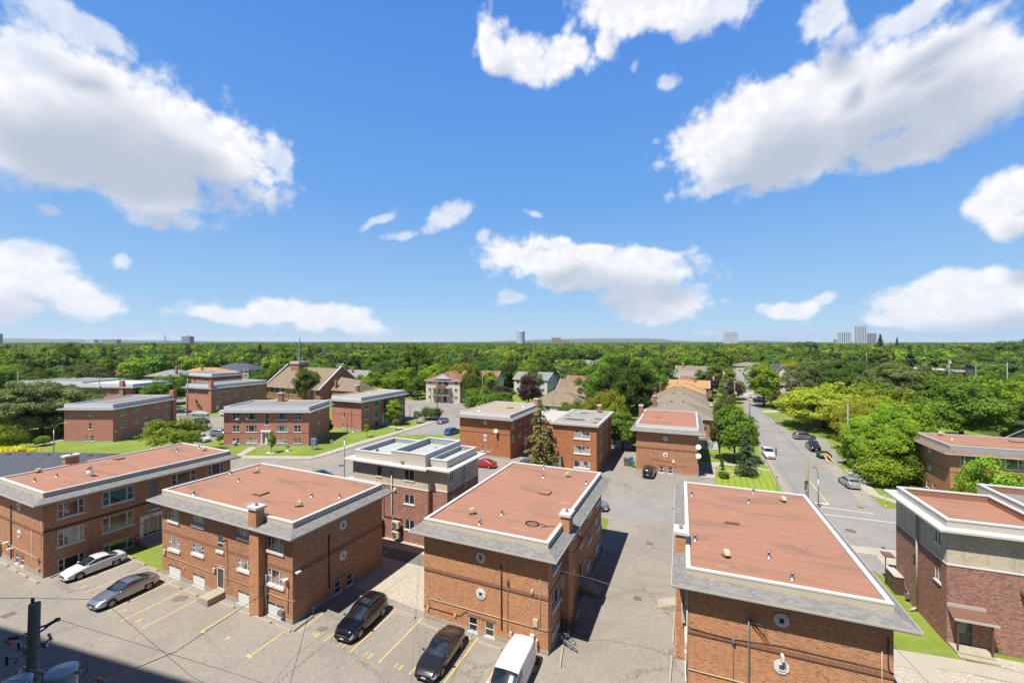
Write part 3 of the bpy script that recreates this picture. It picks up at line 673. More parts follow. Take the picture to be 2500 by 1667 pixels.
line('painted_centre_line', K7(1262, 900), K7(1080, 680), .16, .018, M_yline)
def disc(name, p, r, z, mat, label, cat, group=None, rect=None, rz=0.):
    mb = MB()
    if rect: mb.box((-rect[0] / 2, -rect[1] / 2, 0), (rect[0] / 2, rect[1] / 2, .012), mat)
    else: mb.lathe([(0, .012), (r * .8, .012), (r * .82, .006), (r * .88, .006), (r * .9, .012), (r, .012), (r, 0)], mat, 20)
    tag(mb.build(name, None, (p[0], p[1], z), rz), label, cat, group)
def blot(p, r, label, cat):
    rd = random.Random(int(r * 100)); n = 26; mb = MB(); m = plain('oil_stain', (.20, .165, .13), .8, var=.4, scale=5)
    rr = [r * (.75 + .25 * math.sin(i * 1.7) * rd.random() + .12 * rd.random()) for i in range(n)]
    mb.face([(rr[i] * math.cos(2 * math.pi * i / n) * 1.1, rr[i] * math.sin(2 * math.pi * i / n) * .75, 0) for i in range(n)], m); tag(mb.build('oil_patch', None, (p[0], p[1], .0128)), label, cat, 'oil stains')
disc('storm_drain', Z2(92, 858), 0, .01, M_rust, 'rusty rectangular storm drain in the lot left of the tall utility pole', 'drain', 'drains and covers', (.75, .75), -R(24))
disc('storm_drain', K2(1208, 1450), 0, .014, M_rust, 'rusty storm drain in the lane, farther from the viewer of the two', 'drain', 'drains and covers', (.7, .6), -R(22))
disc('storm_drain', Z7(172, 943), 0, .01, M_rust, 'rusty storm drain in the lane, nearest to the chimney of the right-hand red roof', 'drain', 'drains and covers', (.62, .62), -R(22))
disc('manhole_cover', K7(1477, 1161), .55, .018, M_rust, 'large round manhole cover in the middle of the crossing right of the big red roof', 'manhole cover', 'drains and covers')
disc('manhole_cover', K7(1572, 937), .38, .018, M_rust, 'round cover near the kerb between the crossing lines and the yellow hydrant marker', 'manhole cover', 'drains and covers')
disc('manhole_cover', K7(1790, 1325), .2, .018, M_black, 'small dark cover beside the pavement edge near the two-tone building', 'manhole cover', 'drains and covers')
disc('manhole_cover', Z7(443, 278), .35, .014, M_rust, 'worn round cover in the lane just left of the big red roof', 'manhole cover', 'drains and covers')
blot(Z2(1880, 690), .75, 'dark oily patch on an empty bay left of the concrete door step', 'oil stain')
blot(Z4(1230, 1005), .5, 'dark oily patch between the painted 10 and the black SUV', 'oil stain')
# parking kerb stones
BLK = {}
def kerb_stone(p, q, label, mat=None):
    p = Vector((p[0], p[1])); q = Vector((q[0], q[1])); L = max(.8, (q - p).length); c = (p + q) / 2; key = round(L, 1)
    if key not in BLK:
        mb = MB(); h, w = .14, .11
        P = [(-L / 2, -w, 0), (L / 2, -w, 0), (L / 2, w, 0), (-L / 2, w, 0), (-L / 2 + .05, -w * .6, h), (L / 2 - .05, -w * .6, h), (L / 2 - .05, w * .6, h), (-L / 2 + .05, w * .6, h)]
        for qd in ((4, 5, 6, 7), (0, 1, 5, 4), (1, 2, 6, 5), (2, 3, 7, 6), (3, 0, 4, 7)): mb.face([P[i] for i in qd], M_conc if mat is None else mat)
        o = mb.build('parking_kerb'); BLK[key] = o.data
    else:
        o = bpy.data.objects.new('parking_kerb', BLK[key]); COL.objects.link(o)
    o.location = (c.x, c.y, .012); o.rotation_euler = (0, 0, math.atan2(q.y - p.y, q.x - p.x)); tag(o, label, 'parking kerb', 'concrete parking kerbs')
for fr, a, b, c, d, lb in ((Z2, 5, 310, 85, 357, 'parking kerb at the left picture edge in front of the gas meter'), (Z2, 98, 368, 182, 417, 'second parking kerb from the left edge, below the two narrow basement windows'),
    (Z2, 195, 425, 280, 472, 'third parking kerb from the left edge, below the right narrow basement window'), (Z2, 300, 485, 397, 532, 'fourth parking kerb from the left edge, nearest the shaded brick corner'),
    (Z2, 515, 480, 660, 420, 'parking kerb along the shaded wall in front of the white sedan'), (Z2, 1300, 235, 1395, 272, 'parking kerb by the grass right behind the white sedan'),
    (Z2, 1410, 300, 1515, 338, 'parking kerb at the grass edge of the empty bay between white and silver sedan'), (Z2, 1540, 365, 1645, 405, 'parking kerb at the grass corner near the first white garage panel'), (Z2, 1610, 475, 1710, 515, 'parking kerb behind the tail of the silver sedan'),
    (Z2, 1745, 543, 1888, 590, 'parking kerb in front of the two left white panels'), (Z2, 1915, 612, 2062, 668, 'parking kerb beside the dark oily patch and concrete step'), (Z4, 150, 735, 310, 792, 'parking kerb right of the concrete door step'),
    (Z4, 335, 820, 482, 868, 'parking kerb under the third white panel'), (Z4, 515, 885, 690, 948, 'parking kerb under the white panel at the lit brick corner'), (Z4, 730, 968, 900, 1040, 'parking kerb at the lit brick corner beside the painted 10'),
    (Z4, 1590, 668, 1690, 692, 'parking kerb at the gravel edge behind the black SUV'), (Z4, 2010, 820, 2200, 895, 'parking kerb at the gravel edge right of the black SUV'), (Z6, 225, 955, 420, 1032, 'parking kerb behind the dark grey sedan'),
    (Z6, 700, 1085, 745, 1130, 'short parking kerb end by the tail of the dark grey sedan'), (Z6, 825, 1150, 1065, 1232, 'parking kerb between dark grey sedan and white van'), (Z6, 1672, 1425, 1705, 1195, 'parking kerb standing lengthwise below the heap of bicycles'),
    (Z6, 1840, 905, 1880, 790, 'shaded parking kerb just above the bicycles'), (Z6, 1885, 780, 1945, 655, 'shaded parking kerb below the concrete side steps'), (Z6, 1995, 500, 2035, 425, 'shaded parking kerb just above the concrete side steps'),
    (Z6, 2045, 405, 2095, 315, 'second shaded parking kerb above the side steps'), (Z6, 2100, 300, 2135, 215, 'third shaded parking kerb above the side steps'), (Z6, 2128, 200, 2140, 120, 'farthest shaded parking kerb by the grass strip'),
    (Z7, 430, 1290, 445, 1050, 'parking kerb beside the pale side steps of the right-hand brick block'), (Z7, 408, 1568, 425, 1370, 'parking kerb at the bottom edge left of the right-hand brick block')):
    kerb_stone(fr(a, b), fr(c, d), lb)
# ================================================================ the brick apartment blocks
def side_facade(b, f, flip, brick_m, panels=True, curt=None):
    Ln = 17.8
    def X(a, w): return Ln - a - w if flip else a
    c = curt or {}
    for k, (a, z, w, h, kind) in enumerate([(1.0, 5.25, 1.7, 1.3, 'tri'), (4.8, 5.55, 1.7, 1.0, 'tri'), (11.2, 5.6, 1.6, .98, 'tri'), (14.9, 5.3, 1.95, 1.3, 'tri'),
            (1.1, 2.6, 1.75, 1.2, 'tri'), (4.8, 2.95, 1.7, .85, 'tri'), (11.25, 2.95, 1.6, .85, 'tri'), (14.97, 2.6, 1.9, 1.2, 'tri'), (8.42, 3.92, .88, 1.3, 'dbl')]):
        b.add_window(f, X(a, w), z, w, h, kind, c.get(k, M_glass), big=True)
    for a, w in ((1.1, 1.85), (4.88, 1.75), (11.27, 1.75), (15.0, 1.9)):
        e = MB(); x = X(a, w)
        b.fbox(e, f, x, x + w, .08, .86, -.06, -.02, M_white)
        for i in (1, 2): b.fbox(e, f, x, x + w, .08 + .26 * i, .095 + .26 * i, -.03, -.012, M_whites)
        o = e.build('basement_panel', b.root); e = MB(); b.fbox(e, f, x + .05, x + w - .05, .88, 1.1, -.07, -.04, M_glass); e.build('pane', o)
        e = MB(); b.fbox(e, f, x, x + w, .86, .89, -.06, -.02, M_white); b.fbox(e, f, x, x + w, 1.09, 1.14, -.06, -.02, M_white); b.fbox(e, f, x + w / 2 - .03, x + w / 2 + .03, .89, 1.09, -.06, -.02, M_white); e.build('panel_frame', o)
        e = MB(); b.fbox(e, f, x - .08, x + w + .08, -.0, .08, -.05, .08, M_white); e.build('sill', o)
        b.holes[f].append((x, .08, w, 1.06))
    x = X(8.46, .93)
    e = MB(); b.fbox(e, f, x, x + .07, .55, 2.45, -.06, .01, M_white); b.fbox(e, f, x + .86, x + .93, .55, 2.45, -.06, .01, M_white); b.fbox(e, f, x + .07, x + .86, 2.36, 2.45, -.06, .01, M_white); b.fbox(e, f, x + .07, x + .86, .55, .7, -.06, .01, M_white)
    o = e.build('side_door', b.root); e = MB(); b.fbox(e, f, x + .07, x + .86, .7, 2.36, -.05, -.02, M_glass); e.build('door_pane', o)
    e = MB(); hx = x + (.8 if flip else .12); b.fbox(e, f, hx, hx + .03, 1.4, 1.6, -.01, .04, M_galv); e.build('door_handle', o)
    b.holes[f].append((x, .55, .93, 1.9))
    b.course(f, 4.02, .26, mat=M_sol); b.course(f, 1.18, .1, mat=brick_m, d=.018) if False else None
    # cable conduit and fittings
    b.pipe(f, [(X(.1, 0), 1.84), (X(8.2, 0), 1.78), (X(8.25, 0), 2.62), (X(9.5, 0), 2.62), (X(9.5, 0), 1.78), (X(13.4, 0), 1.78)], .022, M_cond, name='cream_conduit')
    b.pipe(f, [(X(14.8, 0), 1.78), (X(17.7, 0), 1.78)], .022, M_cond, name='cream_conduit')
    b.pipe(f, [(X(9.9, 0), 5.1), (X(9.95, 0), 1.1)], .018, M_brownm, name='wall_pipe')
    b.fit(f, X(8.0, .25), 1.95, .25, .32, .16, M_cond, 'wall_lamp'); b.fit(f, X(3.6, .12), 1.2, .12, .14, .1, M_cond, 'junction_box')
    b.fit(f, X(.35, .3), 1.9, .3, .42, .14, M_cond, 'meter_box'); b.fit(f, X(9.65, .12), 4.95, .12, .1, .35, M_brownm, 'cable_bracket')
def end_facade(b, f, L=10.3, bwx=(4.06, 5.45), ox=5.1, course=4.0):
    for a in bwx: b.add_window(f, a, .12, .74, 1.05, 'dbl', M_glass)
    b.octagon(f, ox, 5.82); b.octagon(f, ox, 3.12)
    b.course(f, course - .1, .26, mat=M_sol); b.course(f, course - .17, .06, mat=M_dkb, d=.035)
    e = MB(); b.fbox(e, f, bwx[0] - .1, bwx[1] + .84, 1.2, 1.42, 0, .02, M_sol); e.build('window_lintel', b.root)
def steps(b, f, a, n=3, w=1.5, d0=1.2, z=.55, mat=None, sidew=False):
    e = MB(); mat = mat or M_conc
    b.fbox(e, f, a, a + w, 0, z, .035, d0, mat)
    for i in range(n - 1):
        h = z * (n - 1 - i) / n
        if sidew: b.fbox(e, f, a + .1, a + w - .1, 0, h, d0 + i * .36, d0 + (i + 1) * .36, mat)
        else: b.fbox(e, f, a - (i + 1) * .38, a - i * .38, 0, h, .2, d0 - .05, mat)
    e.build('door_steps', b.root)
def block(name, label, corner, rz, W, D, mat, mtop=None, **kw):
    b = Bld(name, label, 'apartment building', corner, rz, W, D, 'brick apartment buildings round the lot'); return b
# ---- left block (long shaded wall with the street entrance)
b = block('apartment_building', 'long brick apartment block at the left edge with a dish on its red roof', (-53.1, 44.47), -R(25.2), 10.5, 17.1, M_or)
for a, z, w, h, m in ((.96, 5.15, 1.9, 1.4, M_glass), (4.28, 5.18, 2.6, 1.4, M_curt), (10.45, 5.4, 2.55, 1.25, M_glg), (14.39, 5.42, 1.85, 1.3, M_glass), (.98, 2.46, 1.9, 1.5, M_cur), (4.28, 2.43, 2.6, 1.5, M_glg), (10.45, 2.43, 2.55, 1.5, M_glg), (14.39, 2.43, 1.85, 1.5, M_glass),
        (1.0, .12, 1.9, 1.1, M_dark), (4.3, .1, 2.6, 1.15, M_glg), (11.2, .1, 2.2, 1.15, M_glass)):
    b.add_window('R', a, z, w, h, 'trip', m)
b.add_window('R', 8.3, 3.42, .85, 3.2, 'block', M_block, M_conc)
end_facade(b, 'F', bwx=(4.3, 5.5), ox=5.15, course=4.15)
# entrance: white frame with glazed doors and the house number above
b.holes['R'].append((7.4, .55, 2.1, 2.4))
e = MB(); b.fbox(e, 'R', 7.4, 9.5, 2.58, 2.95, -.1, .08, M_white); b.fbox(e, 'R', 7.4, 7.75, .55, 2.58, -.1, .06, M_white); b.fbox(e, 'R', 9.4, 9.5, .55, 2.58, -.1, .06, M_white)
b.fbox(e, 'R', 7.75, 9.4, .55, .7, -.1, .05, M_white); b.fbox(e, 'R', 8.12, 8.18, .7, 2.58, -.1, .03, M_white); b.fbox(e, 'R', 9.0, 9.06, .7, 2.58, -.1, .03, M_white); o = e.build('entrance', b.root)
e = MB(); b.fbox(e, 'R', 7.75, 9.4, .7, 2.58, -.08, -.04, M_glg); e.build('door_pane', o); e = MB(); b.fbox(e, 'R', 7.5, 7.62, 2.1, 2.3, .06, .14, M_conc); e.build('entrance_lamp', o)
cu = bpy.data.curves.new('house_number', 'FONT'); cu.body = '274'; cu.size = .26; cu.align_x = 'CENTER'; cu.extrude = .01
to = bpy.data.objects.new('house_number', cu); COL.objects.link(to); me = bpy.data.meshes.new_from_object(to.evaluated_get(bpy.context.evaluated_depsgraph_get())); bpy.data.objects.remove(to)
me.materials.clear(); me.materials.append(M_black); to = child('house_number', me, o, (10.5 + .10, 8.45, 2.66)); to.rotation_euler = (math.pi / 2, 0, math.pi / 2)
steps(b, 'R', 7.2, 4, 2.4, .9, .6, sidew=True)
b.course('R', 4.15, .24, mat=M_dkb, d=.02)
b.wall(0, 6.95, M_or); b.foundation(.32)
b.skirt_roof(mpar=M_cream); 
b.pipe('F', [(3.3, 5.6), (3.35, .3)], .05, M_black); b.pipe('F', [(.2, 1.63), (10.2, 1.63)], .025, M_cond, name='cream_conduit'); b.pipe('F', [(8.1, 4.05), (8.1, 1.0), (9.9, .75)], .02, M_cond, name='cream_conduit')
b.pipe('F', [(10.2, 5.3), (10.2, 2.5)], .02, M_cond, name='cream_conduit')
b.fit('F', 9.6, 1.35, .22, .4, .14, M_galv, 'meter_box'); b.fit('F', 2.3, 1.7, .35, .12, .35, M_white, 'security_camera'); b.fit('F', 3.5, 1.35, .3, .12, .4, M_white, 'security_camera')
b.fit('F', 9.5, .5, .2, .2, .15, M_cond, 'wall_vent'); b.fit('F', .3, .35, .5, .9, .4, M_galv, 'gas_meter'); b.fit('R', 7.05, .2, .22, .75, .16, M_galv, 'meter_box')
for x, y in ((4.53, 2.86), (4.45, 1.27), (4.05, 14.28), (4.83, 16.5)): b.stack(x, y, 7.8, .08, .3)
b.goose(.6, 2.64, 7.8, .3); b.goose(6.88, 15.9, 7.8, .3); b.hatch(1.4, 8.8, 7.8, .9, .8)
b.chimney(-.85, 5.1, .75, 1.2, 0, 8.7, M_or); b.chimney
e = MB(); M = Matrix.Translation((7.7, 4.56, 7.8)); e.box((-.25, -.2, 0), (.25, .2, .12), M_conc, M); e.tube([(7.7, 4.56, 7.9), (7.7, 4.56, 8.35), (7.6, 4.5, 8.5)], .025, M_galv, 6)
Mx = Matrix.Translation((7.6, 4.45, 8.5)) @ Matrix.Rotation(R(65), 4, 'X') @ Matrix.Rotation(.3, 4, 'Y'); e.lathe([(.0, .0), (.15, .02), (.28, .07), (.36, .13)], M_galv, 14, M=Mx); e.tube([Mx @ Vector((0, -.3, .05)), Mx @ Vector((0, -.1, .45))], .015, M_galv, 5); e.build('satellite_dish', b.root)
BL1 = b
# ---- second block (lit long wall with white basement panels)
b = block('apartment_building', 'brick apartment block with white basement panels and chimney on its sunlit wall, left of centre', (-33.3, 40.96), -R(24.8), 17.9, 10.0, M_or)
side_facade(b, 'F', False, M_or, curt={7: M_curp, 4: M_curp, 3: M_cur, 2: M_cur, 6: M_cur, 1: M_cur, 5: M_cur})
end_facade(b, 'R', bwx=(4.05, 5.42), ox=5.02)
b.wall(0, 6.95, M_or); b.foundation(.3); b.skirt_roof()
e = MB(); e.box((13.6, -.62, 0), (14.75, 0, 6.93), M_or2); e.build('chimney_breast', b.root); b.chimney(13.7, -.75, .95, .7, 7.05, 8.6, M_or2)
b.pipe('R', [(3.45, 5.6), (3.5, 1.0)], .05, M_black); b.pipe('R', [(0, 1.8), (5.0, 1.8), (9.4, 1.85), (9.4, 1.2)], .022, M_cond, name='cream_conduit')
steps(b, 'F', 8.3, 2, 1.25, 1.45, .55); b.fit('F', 17.1, 3.35, .35, .12, .35, M_white, 'security_camera'); b.fit('R', .15, 3.9, .35, .12, .35, M_white, 'security_camera'); b.pipe('F', [(17.4, 3.4), (17.4, .8)], .03, M_cond)
b.pipe('F', [(14.95, 3.3), (14.95, .1)], .06, M_galv, .1, name='downpipe'); b.fit('F', 14.82, 1.6, .25, .9, .2, M_galv, 'meter_box'); b.fit('F', 16.5, .5, .5, .35, .3, M_galv, 'meter_box')
for x, y in ((3.78, 4.87), (3.87, .62), (14.27, 4.81), (16.69, 5.77), (.5, 6.02)): b.stack(x, y, 7.8, .08, .3)
b.goose(2.72, 7.38, 7.8, .5); b.goose(15.14, 2.63, 7.8, .5); b.hatch(8.9, 2.9, 7.8, .95, .95)
# ---- middle block
b = block('apartment_building', 'brick apartment block in the middle foreground with a cable coil lying on its red roof', (-7.0, 34.28), -R(23.6), 10.4, 17.7, M_or2)
side_facade(b, 'R', True, M_or2); end_facade(b, 'F')
b.wall(0, 6.95, M_or2); b.foundation(.3); b.skirt_roof()
e = MB(); e.box((10.4, 3.1, 0), (11.02, 4.35, 6.93), M_or2); e.build('chimney_breast', b.root); b.chimney(10.3, 3.3, .68, 1.0, 7.05, 8.55, M_or2)
steps(b, 'R', 8.3, 3, 1.4, 1.0, .55, sidew=True)
b.pipe('F', [(6.8, 5.6), (6.83, .9)], .05, M_black); b.pipe('F', [(.5, 1.1), (.5, 1.7), (10.4, 1.75)], .024, M_cond, name='cream_conduit'); b.pipe('F', [(9.82, 5.6), (9.82, 1.75)], .018, M_cond, name='cream_conduit')
b.pipe('F', [(-.05, 1.0), (3.3, 1.04), (3.8, 1.5), (4.0, 1.5)], .02, M_brownm, name='wall_cable'); b.pipe('F', [(7.3, 4.55), (7.3, .85)], .018, M_galv)
b.fit('F', 7.2, 4.5, .2, .22, .2, M_galv, 'wall_lamp'); b.fit('F', 9.15, 4.15, .16, .24, .14, M_cond, 'junction_box'); b.fit('F', 9.3, 1.85, .34, .5, .12, M_cond, 'meter_box'); b.fit('F', .3, .78, .16, .24, .12, M_cond, 'junction_box'); b.fit('F', 2.8, .85, .16, .2, .12, M_cond, 'junction_box')
b.fit('F', 9.1, .95, .3, .3, .25, M_white, 'security_camera'); b.fit('F', 9.55, .6, .12, .4, .3, M_cond, 'wall_vent'); b.fit('F', 7.45, .6, .2, .35, .12, M_cond, 'junction_box')
b.pipe('R', [(3.0, 3.6), (3.0, .1)], .05, M_galv, .1, name='downpipe'); b.fit('R', 2.75, 3.3, .35, 1.0, .25, M_cond, 'meter_box')
for x, y in ((4.46, 1.01), (5.24, 3.42), (5.13, 13.88), (4.14, 16.9), (9.71, 13.81)): b.stack(x, y, 7.8, .085, .34)
b.goose(2.88, 2.51, 7.8, .5); b.goose(7.37, 15.06, 7.8, .5); b.hatch(6.4, 9.1, 7.8, .95, .85)
e = MB(); pts = [(8.2 + .55 * math.cos(i * .42) * (1 + .04 * math.sin(i)), 2.65 + .42 * math.sin(i * .42), 7.83 + i * .002) for i in range(40)]; pts += [(8.9, 2.9, 7.84), (9.4, 2.7, 7.84), (9.0, 2.4, 7.84), (9.9, 3.0, 7.84)]
e.tube(pts, .02, M_black, 5); o = e.build('cable_coil', None); o.matrix_world = b.root.matrix_basis.copy(); o.location = (-7.0, 34.28, 0); o.rotation_euler = (0, 0, -R(23.6)); tag(o, 'black cable coiled on the red roof beside the chimney of the middle block', 'cable')
# ---- right block
b = block('apartment_building', 'brick apartment block in the right foreground with a white-capped chimney on its left wall', (10.91, 26.86), -R(21.4), 10.3, 17.7, M_or2)
end_facade(b, 'F'); side_facade(b, 'L', False, M_or)
b.wall(0, 6.95, M_or2); b.foundation(.3); b.skirt_roof()
e = MB(); e.box((-.66, 3.0, 0), (0, 4.25, 6.93), M_or2); e.build('chimney_breast', b.root); b.chimney(-.66, 3.1, .66, 1.1, 7.05, 8.6, M_or2)
e = MB()
for i in range(4): e.box((-1.1 - .34 * i, 8.4, 0), (-.035 if i == 0 else -1.1 - .34 * (i - 1), 9.7, .58 - .145 * i), M_conc)
e.build('door_steps', b.root)
b.pipe('F', [(3.41, 5.9), (3.41, .2)], .045, M_galv, .1, name='mast_pipe'); b.pipe('F', [(0, 1.64), (3.2, 1.64), (10.2, 1.7)], .026, M_cond, name='cream_conduit'); b.pipe('F', [(9.78, 5.4), (9.78, 1.7)], .022, M_cond, name='cream_conduit'); b.pipe('F', [(2.58, 4.0), (2.6, 1.6)], .018, M_galv)
b.pipe('F', [(0.02, 6.6), (.05, 4.3), (.2, 4.2), (2.4, 4.1), (5, 4.35), (9.9, 4.3), (10.25, 4.2)], .018, M_black, name='wall_cable'); b.pipe('F', [(10.05, 6.1), (10.05, 4.5), (10.15, 4.25), (10.3, 4.2)], .03, M_black, name='wall_cable')
b.fit('F', 2.5, 3.95, .16, .22, .2, M_galv, 'wall_lamp'); b.fit('F', 5.05, 3.62, .14, .3, .35, M_white, 'security_camera'); b.fit('L', 2.5, 2.9, .6, 1.0, .3, M_cond, 'meter_box'); b.pipe('F', [(.02, 6.9), (.02, .3)], .035, M_white, name='downpipe')
e = MB()
for i in range(6):
    a = i * 1.1; e.tube([b.P('F', 3.45, 5.7 - i * .05, .12), b.P('F', 3.7 + .1 * i, 5.45 - .12 * i, .3), b.P('F', 4.1 + .05 * i, 5.5 - .1 * i, .35), b.P('F', 4.0, 5.75, .4)], .014, M_black, 4)
e.build('service_drop_cables', b.root)
for x, y in ((5.24, 13.9), (6.01, 16.8), (.6, 14.0), (.62, 4.43), (5.06, 3.52), (5.86, 1.07)): b.stack(x, y, 7.8, .085, .34)
b.goose(8.06, 15.35, 7.8, -1.2); b.goose(2.39, 2.66, 7.8, -1.2, 1.05); b.hatch(2.9, 8.4, 7.8, .95, .7)
# ---- blocks across the lot
b = block('apartment_building', 'orange brick block with round window and white dish above the red sedan, centre', (-10.25, 84.51), -R(23.5), 10.8, 16.0, M_orf)
for a in (4.67, 5.95): b.add_window('F', a, 1.1, .65, .9, 'dbl')
b.octagon('F', 5.6, 6.5, .38); b.octagon('F', 5.6, 3.95, .38); b.fit('F', 5.35, 2.95, .5, .45, .06, M_white, 'wall_vent')
for z in (5.5, 2.95):
    for a, w in ((.46, 1.8), (3.85, 1.65), (9.7, 1.5), (13.2, 1.6)): b.add_window('R', a, z + (.3 if a > 3 and a < 13 else 0), w, 1.5 if a < 3 or a > 13 else 1.15, 'tri')
b.add_window('R', 7.2, 4.3, .85, 1.4, 'dbl'); b.add_window('R', 7.2, .8, .9, 2.1, 'pic', M_white)
b.course('F', 4.5, .08, mat=M_dkb, d=.03); b.course('R', 4.5, .08, mat=M_dkb, d=.03)
b.wall(0, 7.3, M_orf); b.foundation(.3); b.skirt_roof(zs=7.3, zt=7.8, zp=8.3, mtop=M_troof, mskirt=M_shg, mpar=M_white, ov=.85); b.chimney(10.3, 14.2, .8, .8, 7.5, 9.4, M_or)
b.stack(3, 2.5, 8.18, .2, .5, M_white); b.hatch(6.5, 8, 8.18, 1.2, .8); b.stack(9, 11, 8.18, .2, .4, M_white)
e = MB(); p0 = Vector(b.P('F', 8.0, 5.2, .5)); e.tube([b.P('F', 8.0, 4.5, .05), b.P('F', 8.0, 4.6, .4), p0], .03, M_galv, 6); Mx = Matrix.Translation(p0) @ Matrix.Rotation(R(60), 4, 'X') @ Matrix.Rotation(.5, 4, 'Y'); e.lathe([(0, 0), (.2, .03), (.42, .12)], M_white, 14, M=Mx); e.build('satellite_dish', b.root)
b.pipe('F', [(8.1, 4.4), (8.2, 2)], .03, M_galv)
b = block('apartment_building', 'small brick building with puddles on its flat grey roof, behind the ragged spruce', (6.97, 73.57), -R(22.5), 7.5, 14.5, M_orf)
for z, h in ((5.85, 1.3), (3.4, 1.2), (1.0, 1.15)): b.add_window('F', 3.7, z, 2.7, h, 'slide', M_cur, big=True)
for z in (6.45, 4.1, 1.9): b.add_window('R', 3.25, z, .9, 1.2, 'pic', M_cur); b.add_window('R', 5.4, z + .2, .75, .95, 'pic')
for z in (6.45, 4.1, 1.9): b.add_window('R', 9.25, z, .9, 1.2, 'pic', M_cur)
b.wall(0, 8.0, M_orf); b.foundation(.3)
e = MB(); ring(e, 7.5, 14.5, -.1, .45, 7.95, 8.3, M_beigef); e.build('roof_edge', b.root); e = MB(); e.face([(-.2, -.2, 8.26), (7.7, -.2, 8.26), (7.7, 14.7, 8.26), (-.2, 14.7, 8.26)], M_proof); e.build('roof', b.root)
# set-back left wing of the same building
e = MB(); e.box((-3.6, 1.6, 0), (0, 11.5, 7.9), M_orf); e.box((-3.8, 1.3, 7.9), (0, 11.8, 8.28), M_beigef); e.build('side_wing', b.root)
b.add_window('F', -2.9, 1.25, 2.6, 1.1, 'slide', M_glass).location = (-2.9, 1.58, 1.0); b.add_window('F', -2.9, 6, 2.4, 1.1, 'slide', M_cur).location = (-2.9, 1.58, 5.9); b.add_window('F', -2.9, 3.5, 2.4, 1.1, 'slide', M_cur).location = (-2.9, 1.58, 3.4)
e = MB(); e.box((.15, -1.0, 2.5), (1.7, .0, 2.62), M_shb); e.box((.3, -.06, .3), (1.5, -.02, 2.4), M_white); e.box((.2, -.9, 0), (.28, -.82, 2.5), M_white); e.box((1.5, -.9, 0), (1.58, -.82, 2.5), M_white); e.box((0, -1.3, 0), (1.8, -.03, .28), M_conc); e.build('entrance_porch', b.root)
b.chimney(5.2, 12.2, .7, .7, 8.2, 9.6, M_clay, capo=.05); b.stack(5, 5, 8.26, .07, .4, M_white); b.stack(1.5, 12, 8.26, .07, .4, M_white)
b = block('apartment_building', 'orange brick block with two white dishes on its right corner', (21.23, 73.52), -R(22.3), 9.8, 17.4, M_or)
end_facade(b, 'F', bwx=(3.7, 5.1), ox=4.7, course=4.1)
b.wall(0, 6.85, M_or); b.foundation(.3); b.skirt_roof(mtop=M_terr2, mpar=M_white, mskirt=M_shg, zs=6.85, drop=.06, zp=7.95)
b.chimney(-.8, 11.9, .8, .9, 0, 9.3, M_clay, capo=.05); b.hatch(2.4, 8.6, 7.85, 1.1, .7); b.stack(5.3, 2.1, 7.85); b.stack(4.1, 13.6, 7.85); b.hatch(2.3, 2.4, 7.86, .8, .5, .06)
for z in (5.0, 3.55):
    e = MB(); p0 = Vector(b.P('F', 9.75, z, .45)); e.tube([b.P('F', 9.75, z - .3, 0), p0], .03, M_galv, 5); Mx = Matrix.Translation(p0) @ Matrix.Rotation(R(70), 4, 'X'); e.lathe([(0, 0), (.2, .03), (.42, .12)], M_white, 14, M=Mx); e.build('satellite_dish', b.root)
b.fit('F', 5.8, 1.9, .35, .5, .1, M_white, 'notice_box'); b.pipe('F', [(2.4, 2.0), (2.6, 2.2), (6, 2.0), (6.3, 1.5), (8, 1.5)], .015, M_black)
b = block('apartment_building', 'brick block with brown shingle skirt and red roof at the right picture edge', (59.6, 58.5), -R(21), 20, 9.3, M_br)
for z in (5.3, 2.7): b.add_window('F', 1.05, z, 2.1, 1.35, 'trip', M_glg); b.add_window('F', 5.2, z, 2.1, 1.35, 'trip', M_glg); b.add_window('F', 9.5, z, 2.1, 1.35, 'trip')
for a in (3.6, 5.3): b.add_window('L', a, .45, .72, 1.0, 'dbl')
b.octagon('L', 5.1, 6.0, .42); b.octagon('L', 5.1, 3.4, .42); b.course('L', 4.2, .22); b.course('F', 4.2, .22)
b.wall(0, 6.75, M_or); b.foundation(.3); b.skirt_roof(zs=6.75, zt=7.35, zp=7.9, mskirt=M_shb, mpar=M_greyp, mcap=M_beigef)
b.stack(2.5, 5, 7.8, .07, .5, M_white); b.goose(2.5, 8, 7.8, 0, 1.3); b.hatch(9.5, 6, 7.8, 1.4, .8)
# ---- pink brick blocks on the left
def pinkblock(label, corner, rz, W, D, mat=None, zs=7.1, zp=8.3, roof=None, front=None, right=None, mats=(None, None)):
    b = block('apartment_building', label, corner, rz, W, D, M_pk); b.root['group'] = 'pink brick apartment buildings beyond the lot'
    for a, z, w, h, k, *m in (front or []): b.add_window('F', a, z, w, h, k, m[0] if m else M_glass)
    for a, z, w, h, k, *m in (right or []): b.add_window('R', a, z, w, h, k, m[0] if m else M_glass)
    b.wall(0, zs, M_pk); b.foundation(.35)
    b.skirt_roof(zs=zs, zt=zs + .45, zp=zp, mpar=M_whites, mtop=roof or M_groof, mfas=M_white, ov=.75, pt=.3, drop=.25); return b
R3 = [(1.8, 5.55, 1.35, 1.4, 'twin'), (1.8, 2.7, 1.35, 1.5, 'twin'), (5.09, 5.75, 1.35, 1.2, 'twin'), (5.09, 2.95, 1.4, 1.25, 'twin'), (7.85, 4.0, .85, 1.6, 'dbl'), (10.85, 5.75, 1.35, 1.2, 'twin'), (10.85, 2.95, 1.35, 1.25, 'twin'), (14.15, 5.55, 1.3, 1.4, 'twin'), (14.15, 2.7, 1.3, 1.5, 'twin')]
